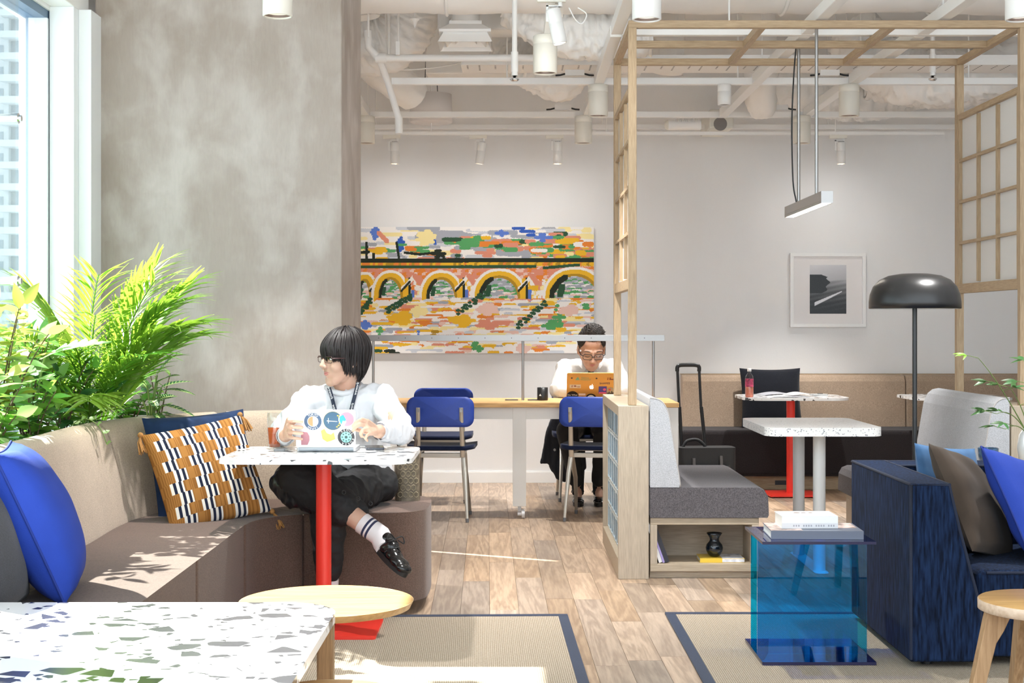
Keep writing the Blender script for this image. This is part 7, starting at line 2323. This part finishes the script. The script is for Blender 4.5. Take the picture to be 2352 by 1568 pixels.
# bag on the seat behind
m_bagp = plain('monogram_canvas', (.16,.13,.09), .55, var=.35, vscale=45)
bgx = thing('shoulder_bag', 'brown patterned canvas bag standing on the sofa seat behind the person', 'bag', (-.478,6.74,.4405), R(8))
b = MB()
for i,(z,w_,d_) in enumerate(((0,.13,.075),(.02,.15,.085),(.12,.15,.082),(.20,.13,.07),(.235,.10,.05))):
    pass
MB().prism(rrect(.11,.15,.035,5), 0, .215).build('body', m_bagp, bgx, bevel=.03, seg=4)
rq = random.Random(3); hx = MB()
for r_ in range(6):
    for c_ in range(4):
        cx = -.036+c_*.024+(.012 if r_%2 else 0); cz = .03+r_*.031
        if abs(cx) < .045: hx.tube([(cx+.011*math.cos(t_),-.0765,cz+.013*math.sin(t_)) for t_ in [math.pi/6+2*math.pi*k/6 for k in range(7)]], .0011, 4, caps=False)
hx.build('hexagon_print', plain('monogram_line', (.34,.29,.18), .5), bgx, kind='stuff')
MB().tube([(.052,-.03,.0),(.054,-.03,.10),(.045,-.03,.21)], .005, 6).build('edge_piping', plain('dark_leather', (.05,.03,.02), .4), bgx)
MB().tube(smooth_path([(-.03,0,.21),(-.04,.0,.27),(0,.0,.30),(.04,0,.27),(.03,0,.21)]), .007, 8).build('handle', plain('dark_leather_handle', (.05,.03,.02), .4), bgx)

# ------------------------------------------------------------------ the man at the work table
P2 = thing('person', 'person in white shirt and dark tie typing at the work table', 'person', (0,0,0))
H2 = head_frame((.545,10.15,1.072), R(4), R(31), 0) @ Matrix.Scale(1.13,4)
sR, sL = V((.375,10.36,.930)), V((.715,10.36,.930))
eR, eL = V((.315,10.12,.788)), V((.775,10.12,.788))
wR, wL = V((.435,9.90,.782)), V((.655,9.90,.782))
hipR, hipL = V((.45,10.48,.530)), V((.63,10.48,.530))
kR, aR = V((.375,10.06,.515)), V((.455,10.24,.115))
kL, aL = V((.63,10.06,.515)), V((.600,10.25,.115))
b = MB(); add_head(b, H2)
b.capsule(H2 @ V((0,.03,-.05)), V((.545,10.34,.955)), .056, .06)
b.ball((.545,10.40,.84),(.155,.10,.14)); b.ball((.54,10.46,.68),(.14,.11,.15)); b.ball((.54,10.50,.55),(.16,.12,.10))
b.capsule(sR, sL, .055,.055)
b.chain([sR,eR,wR],[.052,.042,.028]); b.chain([sL,eL,wL],[.052,.042,.028])
for (w_,s) in ((wR,1),(wL,-1)):
    fs_ = []
    for k in range(4):
        x = w_.x+s*(-.026+.018*k); fs_.append([(x,w_.y-.075,.784),(x+s*.004,w_.y-.105,.782),(x+s*.006,w_.y-.128,.768)])
    hand(b, w_, fs_, [(w_.x+s*.025,w_.y-.03,.778),(w_.x+s*.045,w_.y-.06,.772),(w_.x+s*.050,w_.y-.09,.768)], .0085)
b.chain([hipR,kR,aR],[.085,.055,.036]); b.chain([hipL,kL,aL],[.085,.055,.036])
b.capsule(aR, aR+V((0,-.08,-.06)), .034,.026); b.capsule(aL, aL+V((0,-.08,-.06)), .034,.026)
me = remeshed(b, .005, 3, 'body'); me.materials.append(m_skin2); body2 = obj('body', me, P2)
face_parts(H2, body2, m_skin2, down=True)
glasses(H2, body2, plain('black_frames', (.01,.01,.01), .3), .0275, .0185, .0022)
hair_short(H2, P2, 6)
b = MB()
b.ball((.545,10.40,.84),(.180,.125,.150)); b.ball((.54,10.46,.68),(.17,.135,.16)); b.ball((.54,10.50,.56),(.175,.14,.09))
b.capsule(sR, sL, .070,.070); b.capsule((.545,10.37,.92), sR, .07,.066); b.capsule((.545,10.37,.92), sL, .07,.066)
b.chain([sR,sR.lerp(eR,.5),eR,eR.lerp(wR,.6),eR.lerp(wR,.9)],[.068,.064,.058,.048,.038],20); b.chain([sL,sL.lerp(eL,.5),eL,eL.lerp(wL,.6),eL.lerp(wL,.9)],[.068,.064,.058,.048,.038],20)
me = remeshed(b, .007, 5, 'shirt'); wrinkle(me, .008, 8, (1.2,1,.8), 4.0); wrinkle(me, .003, 20, (1,1,1), 2.0)
a = vget(me); q = (a[:,1] < 10.05) & (a[:,2] < DZ+.002); a[q,2] = DZ+.002; vset(me, a)
me.materials.append(m_shirt); shirt = obj('shirt', me, P2)
SV = vget(me)
# collar wings and tie
for s in (-1,1):
    c0 = V((.545,10.262,.938)); 
    pts = [V((.545+s*.010,10.236,.962)), V((.545+s*.072,10.31,1.0)), V((.545+s*.082,10.272,.955)), V((.545+s*.046,10.226,.915))]
    b = MB(); b.add(pts, [(0,1,2,3)]); o = b.build('collar_wing', m_shirt, shirt); sd = o.modifiers.new('thickness','SOLIDIFY'); sd.thickness = .004
m_tie = plain('dark_olive_tie', (.030,.030,.018), .6)
def chest2(x, z, off=.004):
    q = (SV[:,0]-x)**2+(SV[:,2]-z)**2 < .018**2
    return float(SV[q][:,1].min())-off if q.any() else 10.25
prof_ = [(.962,.015),(.945,.020),(.928,.013),(.905,.021),(.86,.032),(.78,.040),(.66,.042)]
vs_ = []
for (z,w_) in prof_:
    y = chest2(.545, min(z,.90), .008)
    y = min(y, 10.222) if z > .92 else min(y, 10.232)
    vs_ += [(.545-w_,y,z),(.545,y-.005,z),(.545+w_,y,z)]
b = MB(); b.add(vs_, [(3*i+j,3*i+j+1,3*i+j+4,3*i+j+3) for i in range(len(prof_)-1) for j in range(2)], 0, True)
o = b.build('tie', m_tie, P2); sd = o.modifiers.new('thickness','SOLIDIFY'); sd.thickness = .004
b = MB()
b.ball((.54,10.50,.55),(.17,.135,.095))
b.chain([hipR,hipR.lerp(kR,.6),kR,kR.lerp(aR,.5),kR.lerp(aR,.86)],[.095,.086,.075,.062,.055],20); b.chain([hipL,hipL.lerp(kL,.6),kL,kL.lerp(aL,.5),kL.lerp(aL,.86)],[.095,.086,.075,.062,.055],20)
me = remeshed(b, .008, 5, 'trousers'); wrinkle(me, .006, 9, (1,1,1), 7.0); me.materials.append(m_trs); obj('trousers', me, P2)
for a_ in (aR,aL):
    MB().tube([a_+V((0,-.03,.13)), a_+V((0,-.005,.05)), a_, a_+V((0,-.03,-.04))], [.046,.043,.042,.040], 16).build('sock', plain('black_sock', (.012,.012,.013), .9), P2)
    shoe(P2, V((a_.x,a_.y+.055,.003)), V((a_.x-.004,a_.y-.20,.003)), (0,0,1), w=.044)
# suit jacket hung over the chair side
JK = thing('suit_jacket', 'dark navy suit jacket hanging below the work table beside the seated person', 'jacket', (0,0,0))
def jk(u,v): p = PX(u,v,10.62); return (p.x, p.z)
outl = [(1268,958),(1312,958),(1345,985),(1345,1075),(1318,1100),(1296,1106),(1278,1098),(1264,1074),(1259,1062),(1241,1064),(1248,1030),(1256,990)]
q = [jk(*p) for p in outl]
b = MB(); n = len(q); vs_ = [(x,10.60,z) for x,z in q]+[(x,10.655,z) for x,z in q]
b.add(vs_, [tuple(range(n-1,-1,-1)), tuple(range(n,2*n))]+[(i,(i+1)%n,n+(i+1)%n,n+i) for i in range(n)])
me = remeshed(b, .007, 5, 'cloth'); wrinkle(me, .012, 9, (2.0,1,.35), 3.0); me.materials.append(plain('navy_seersucker', (.014,.016,.024), .8, bump=.4, bscale=120, stretch=(3,1,.3))); obj('cloth', me, JK)
p = PX(1274,1033,10.57); MB().cyl((p.x,10.57,p.z),(p.x,10.585,p.z),.009,n=14).build('button', plain('grey_button', (.35,.35,.36), .3), JK)
